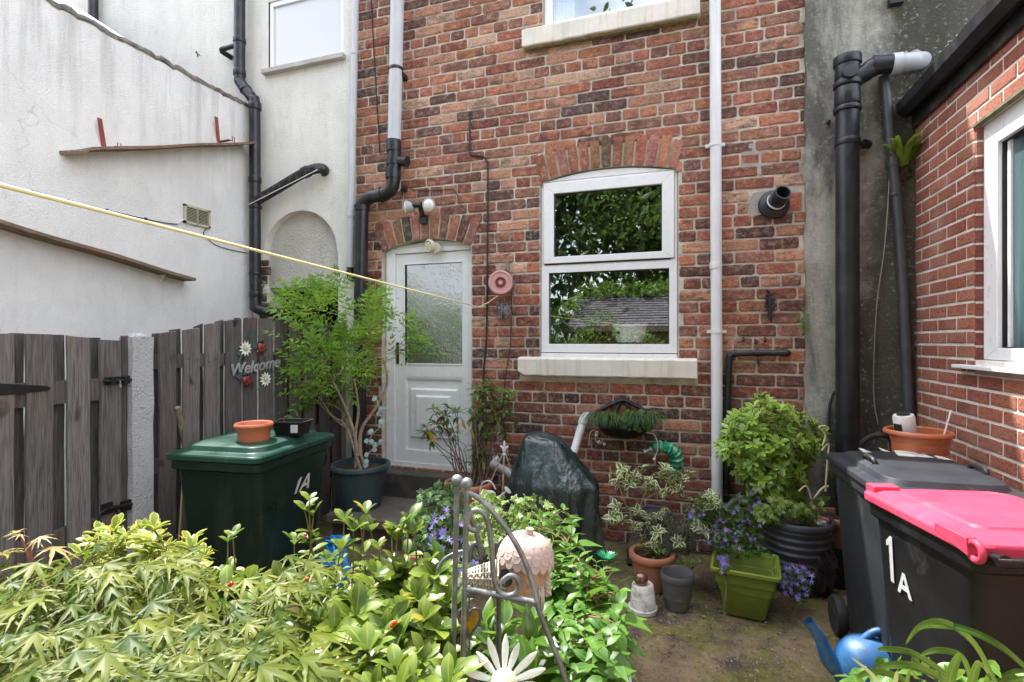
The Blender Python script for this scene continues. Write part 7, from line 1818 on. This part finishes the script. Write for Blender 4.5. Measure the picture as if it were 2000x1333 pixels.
# white wooden daisy on a stake
c = atD(984, 1336, 1.02); DA = empty('wooden_daisy', V((c.x, c.y, 0)), 'white painted wooden daisy on a stake below the iron stand', 'garden ornament')
PETW = mat('chalky_white_paint', (.62,.62,.54), .7, var=.06, scale=9, bmp=.2, bscale=60, stain=(.35,.38,.25), samt=.5, sscale=14)
NL = (-FWV*.85 + UP*.45).normalized(); U_ = (UP - NL*UP.dot(NL)).normalized(); W_ = U_.cross(NL)
def petal(a, L, w, lift, off):
    d = U_*math.cos(a) + W_*math.sin(a); s = NL.cross(d); vs = []; n = 8
    for i in range(n+1):
        t = i/n; hw = w*.5*(math.sin(math.pi*min(1,.16+.84*t))**.55 if t < .98 else .15) * (.45+.75*t if t < .7 else .97)
        p = c + d*(.018+L*t) + NL*(lift*t*t + off); vs += [p+s*hw, p+NL*.002, p-s*hw, p+s*hw-NL*.005, p-NL*.004, p-s*hw-NL*.005]
    return vs, [(i*6+k, i*6+k+1, i*6+k+7, i*6+k+6) for i in range(n) for k in (0,1,3,4)] + [(i*6, i*6+6, i*6+9, i*6+3) for i in range(n)] + [(i*6+2, i*6+5, i*6+11, i*6+8) for i in range(n)] + [(n*6,n*6+1,n*6+4,n*6+3),(n*6+1,n*6+2,n*6+5,n*6+4)]
for k in range(15):
    a = 2*math.pi*k/15 + rng.uniform(-.05,.05); mb = MB(); vs, fs = petal(a, rng.uniform(.055,.068), .017, rng.uniform(.004,.016), .002*(k%2)); mb.add(vs, fs); mb.build('petal', PETW, DA, smooth=True)
mb = MB(); R = NL.to_track_quat('Z','Y').to_matrix(); mb.lathe([(.026,-.004),(.027,.004),(.022,.009),(.001,.012)], c, 28, R); mb.build('centre', mat('cream_painted_wood', (.62,.60,.38), .7), DA, smooth=True)
mb = MB(); mb.tube([c-NL*.01, V((c.x, c.y, 0))-NL*.02], .006, 8); mb.build('stake', BARKD, DA)
# ================================================================== things behind the window panes
c = atY(1230, 672, YF+.16); zb = lo[2]+.02
WB_ = empty('wicker_basket', (c.x, YF+.17, zb), 'white wicker basket of plants on the sill inside the lower window', 'basket')
mb = MB()
for i in range(15):
    t = i/14; r = .095+.035*t; z = zb + .135*t; P = [V((c.x + r*1.05*math.cos(2*math.pi*k/40), YF+.17+r*.62*math.sin(2*math.pi*k/40), z + .004*math.sin(k*math.pi/2 + i*math.pi))) for k in range(41)]; mb.tube(P, .0062, 6, caps=False)
mb.lathe([(.085,0),(.12,.13)], (c.x, YF+.17, zb), 24, Matrix.Diagonal(V((1.05,.62,1))).to_3x3())
mb.build('weave', mat('white_wicker', (.93,.93,.91), .6, var=.04), WB_, smooth=True)
IN1 = plant('house_plant', V((c.x, YF+.17, zb+.1)), 'green trailing house plant growing out of the white wicker basket', 'house plant')
mound([(1180,640),(1215,632),(1260,630),(1300,640),(1306,668),(1262,655),(1200,650)], 200, lambda x,y: 4.30+rng.uniform(-.05,.03), .030, T_SML, MTL, IN1)
IN2 = plant('begonia', atY(1170,660,YF+.16), 'house plant with salmon pink flowers left of the wicker basket', 'house plant')
mound([(1115,650),(1150,640),(1200,640),(1200,670),(1120,670)], 130, lambda x,y: 4.42+rng.uniform(-.05,.03), .028, T_SML, MTL, IN2)
foliage('blossoms', T_STAR, [(atD(x+rng.uniform(-5,5),y+rng.uniform(-4,4),4.36), rv(), -FWV+UP*.3+rv(.4), .022) for x,y in ((1172,638),(1178,640),(1188,626),(1165,642),(1175,634),(1190,632))], leafmat('salmon_petal', (.75,.20,.12), (.85,.35,.2), tcol=(.9,.4,.3)), IN2)
IN3 = plant('spider_plant', atY(1215,10,YF+.2), 'spider plant on the sill inside the upper window', 'house plant')
b = atY(1212, 25, YF+.22); b.z = max(b.z, 4.27); blades(IN3, [(b, V((rng.uniform(-1,1), rng.uniform(-.3,.6), 0))) for _ in range(26)], .24, .02, leafmat('spider_blade', (.06,.17,.08), (.12,.26,.12)), up=1.2, out=.7, drop=1.0)

# ================================================================== the garden end behind the camera (seen in the panes)
SH = empty('garden_shed', (-1.2, -7.2, 0), 'timber garden shed with dark slate roof at the far end of the garden', 'shed')
mb = MB(); mb.c = (.7,.6,.5,1); mb.box((-3.0,-8.6,0), (1.4,-6.2,2.0)); mb.build('walls', PLANK, SH, attr='brick')
mb = MB(); x0, x1 = -3.25, 1.7
for k in range(13):
    t0, t1 = k/13, (k+1)/13+.02; y0, y1 = -5.95-1.45*t0, -5.95-1.45*t1; za, zb_ = 1.98+.98*t0, 1.98+.98*t1
    nn_ = 22
    for i in range(nn_):
        xa = x0 + (x1-x0)*(i+.5*(k%2)-.5)/nn_; xb = xa + (x1-x0)/nn_ - .008; xa, xb = max(xa,x0), min(xb,x1)
        j = rng.uniform(0,.01); mb.add([(xa,y0,za+.025+j),(xb,y0,za+.025+j),(xb,y1,zb_+.0),(xa,y1,zb_+.0)], [(0,1,2,3)])
mb.add([(x0,-7.4,2.96),(x1,-7.4,2.96),(x1,-8.85,1.98),(x0,-8.85,1.98)], [(0,1,2,3)]); mb.build('roof', mat('old_slates', (.115,.105,.115), .6, var=.35, scale=5), SH)
mb = MB(); mb.box((x0-.02,-5.99,1.86),(x1+.02,-5.93,1.99)); mb.build('fascia', BARKD, SH)
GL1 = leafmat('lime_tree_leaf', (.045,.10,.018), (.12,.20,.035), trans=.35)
def bigtree(label, base, h, cr, nleaf, leaf=.16, m=GL1):
    r = empty('garden_tree', base, label, 'tree'); b = V(base); mb = MB(); c = b + UP*(h*.56); tp = []
    for _ in range(70):
        d = rv(); q = c + V((d.x*cr, d.y*cr*.8, d.z*h*.43))*rng.uniform(.35,1.0); tp.append(q)
    grow(mb, b, tp, .16, .02, .1, 7, .04); mb.build('trunk', BARKD, r, smooth=True); po = []
    cl = [q + rv(cr*.12) for q in tp for _ in range(3)]
    for _ in range(nleaf):
        q = rng.choice(cl); p = q + V((rng.gauss(0,1), rng.gauss(0,1), rng.gauss(0,.8)))*cr*.12; po.append((p, rv()-UP*.4, UP+rv(.8), leaf*rng.uniform(.7,1.3)))
    foliage('crown', T_ELL, po, m, r, smooth=False)
    po = [(q + V((rng.gauss(0,1), rng.gauss(0,1), rng.gauss(0,1)))*cr*.3, rv(), rv(), leaf*2.4) for q in cl for _ in range(16)]; foliage('inner_crown', T_ELL, po, leafmat('crown_shade_leaf', (.02,.045,.01), (.04,.08,.018), trans=.2), r, smooth=False); return r  # inner leaves coloured darker for crown shade, and to close sky gaps
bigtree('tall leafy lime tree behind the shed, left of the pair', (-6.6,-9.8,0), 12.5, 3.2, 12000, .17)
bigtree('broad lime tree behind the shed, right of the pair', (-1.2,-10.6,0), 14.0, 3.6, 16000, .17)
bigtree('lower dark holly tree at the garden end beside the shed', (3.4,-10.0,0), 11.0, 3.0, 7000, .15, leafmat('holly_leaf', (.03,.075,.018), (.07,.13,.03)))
r = empty('privet_hedge', (-4.4,-6.6,0), 'overgrown bright privet hedge beside the garden shed', 'hedge'); po = []
for _ in range(5200):
    x = rng.uniform(-8.5,-2.9); hh = 2.4 + .5*math.sin(x*1.7) + (.7 if x < -4 else 0); z = hh*(1-rng.random()**1.6); p = V((x, -6.3 + rng.gauss(0,.28) - .3*math.sin(z*2+x), z+.1)); po.append((p, rv(), UP+rv(.9)+V((0,.6,0)), rng.uniform(.08,.14)))
foliage('foliage', T_ELL, po, leafmat('privet_leaf', (.07,.15,.02), (.17,.28,.04), trans=.35), r, smooth=False)
r = empty('reflection_bushes', (-1.4,-3.6,0), 'low leafy bushes added before the garden shed to darken the pane reflection', 'bushes'); po = []  # added bushes, there to darken the lower part of the window reflection
for _ in range(4200):
    x = rng.uniform(-5.5,1.5); z = (1.85+.35*math.sin(x*2.3)+.2*math.sin(x*5))*(1-rng.random()**1.8); po.append((V((x, -4.6+rng.gauss(0,.3)-.2*z, z+.05)), rv(), UP+rv(.9)+V((0,.6,0)), rng.uniform(.06,.12)))
foliage('foliage', T_ELL, po, leafmat('added_bush_leaf', (.05,.12,.02), (.13,.22,.04)), r, smooth=False)
rs_ = empty('sky_block_conifers', (0,-13.5,0), 'dense dark conifer row added behind the garden to block sky in the panes', 'hedge'); po = []  # added unseen row that keeps bright sky out of the window reflections
for _ in range(11000):
    x = rng.uniform(-14,9); hh = (12+1.5*math.sin(x*.9)+1.2*math.sin(x*2.1)) if x > -8 else 3.5; z = hh*(1-rng.random()**1.7); po.append((V((x, -13.3+rng.gauss(0,.3), z)), rv()-UP*.3, UP+rv(.8)+V((0,.6,0)), rng.uniform(.45,.75)))
foliage('foliage', T_ELL, po, leafmat('conifer_spray', (.012,.03,.012), (.03,.06,.02), trans=.15), rs_, smooth=False)
r2 = []
for _ in range(1500): p = V((rng.uniform(-3.2,1.6), -7.5+rng.gauss(0,.22), 2.95+abs(rng.gauss(0,.22)))); r2.append((p, rv(), UP+rv(.9), rng.uniform(.08,.13)))
iv = empty('roof_creeper', (-1,-7.5,2.9), 'creeper growing along the ridge of the shed', 'creeper'); foliage('foliage', T_IVY, r2, leafmat('creeper_leaf', (.07,.15,.02), (.15,.25,.04)), iv, smooth=False)
# ================================================================== camera, light, sky
cam = bpy.data.cameras.new('camera'); co = bpy.data.objects.new('camera', cam); COL.objects.link(co)
cam.sensor_width = 36; cam.lens = 36 * F / 2000; cam.clip_start = .02; cam.clip_end = 500
co.location = (0, 0, CAMZ); co.rotation_euler = (rad(90), 0, PSI)
SC.camera = co
EL, AZ = rad(60), rad(-62)      # sun over the roofs, ahead and to the left
sd = V((math.sin(AZ)*math.cos(EL), math.cos(AZ)*math.cos(EL), math.sin(EL)))
su = bpy.data.lights.new('sun', 'SUN'); su.energy = 2.9; su.angle = rad(.6); su.color = (1, .95, .86)
so = bpy.data.objects.new('sun', su); COL.objects.link(so); so.rotation_euler = sd.to_track_quat('Z', 'Y').to_euler(); so.location = (0, 0, 12)
w = bpy.data.worlds.new('World'); SC.world = w; w.use_nodes = True
sky = w.node_tree.nodes.new('ShaderNodeTexSky'); sky.sky_type = 'NISHITA'; sky.sun_disc = False
sky.sun_elevation = EL; sky.sun_rotation = AZ; sky.dust_density = 3.5; sky.air_density = 1.0; sky.ozone_density = .6
bg = w.node_tree.nodes['Background']; bg.inputs['Strength'].default_value = .15
wn, wl = w.node_tree.nodes, w.node_tree.links
tc = wn.new('ShaderNodeTexCoord')
cn = noise(wn, wl, 2.2, 6, .6, vec=tc.outputs['Generated'], stretch=(1, 1, 1.6))
wl.new(mixc(wn, wl, sky.outputs[0], (6.8, 6.65, 6.4), ramp(wn, wl, cn, .42, .60, .15, .95)), bg.inputs['Color'])
SC.view_settings.view_transform = 'Standard'; SC.view_settings.look = 'None'
SC.view_settings.exposure = 2.0; SC.view_settings.gamma = 1
try:
    SC.view_settings.use_white_balance = True; SC.view_settings.white_balance_temperature = 6200; SC.view_settings.white_balance_tint = 10
except Exception: pass
SC.cycles.max_bounces = 8; SC.cycles.diffuse_bounces = 4; SC.cycles.transparent_max_bounces = 8
SC.cycles.use_denoising = True; SC.cycles.sample_clamp_indirect = 6
SC.render.resolution_x = 1024; SC.render.resolution_y = 682
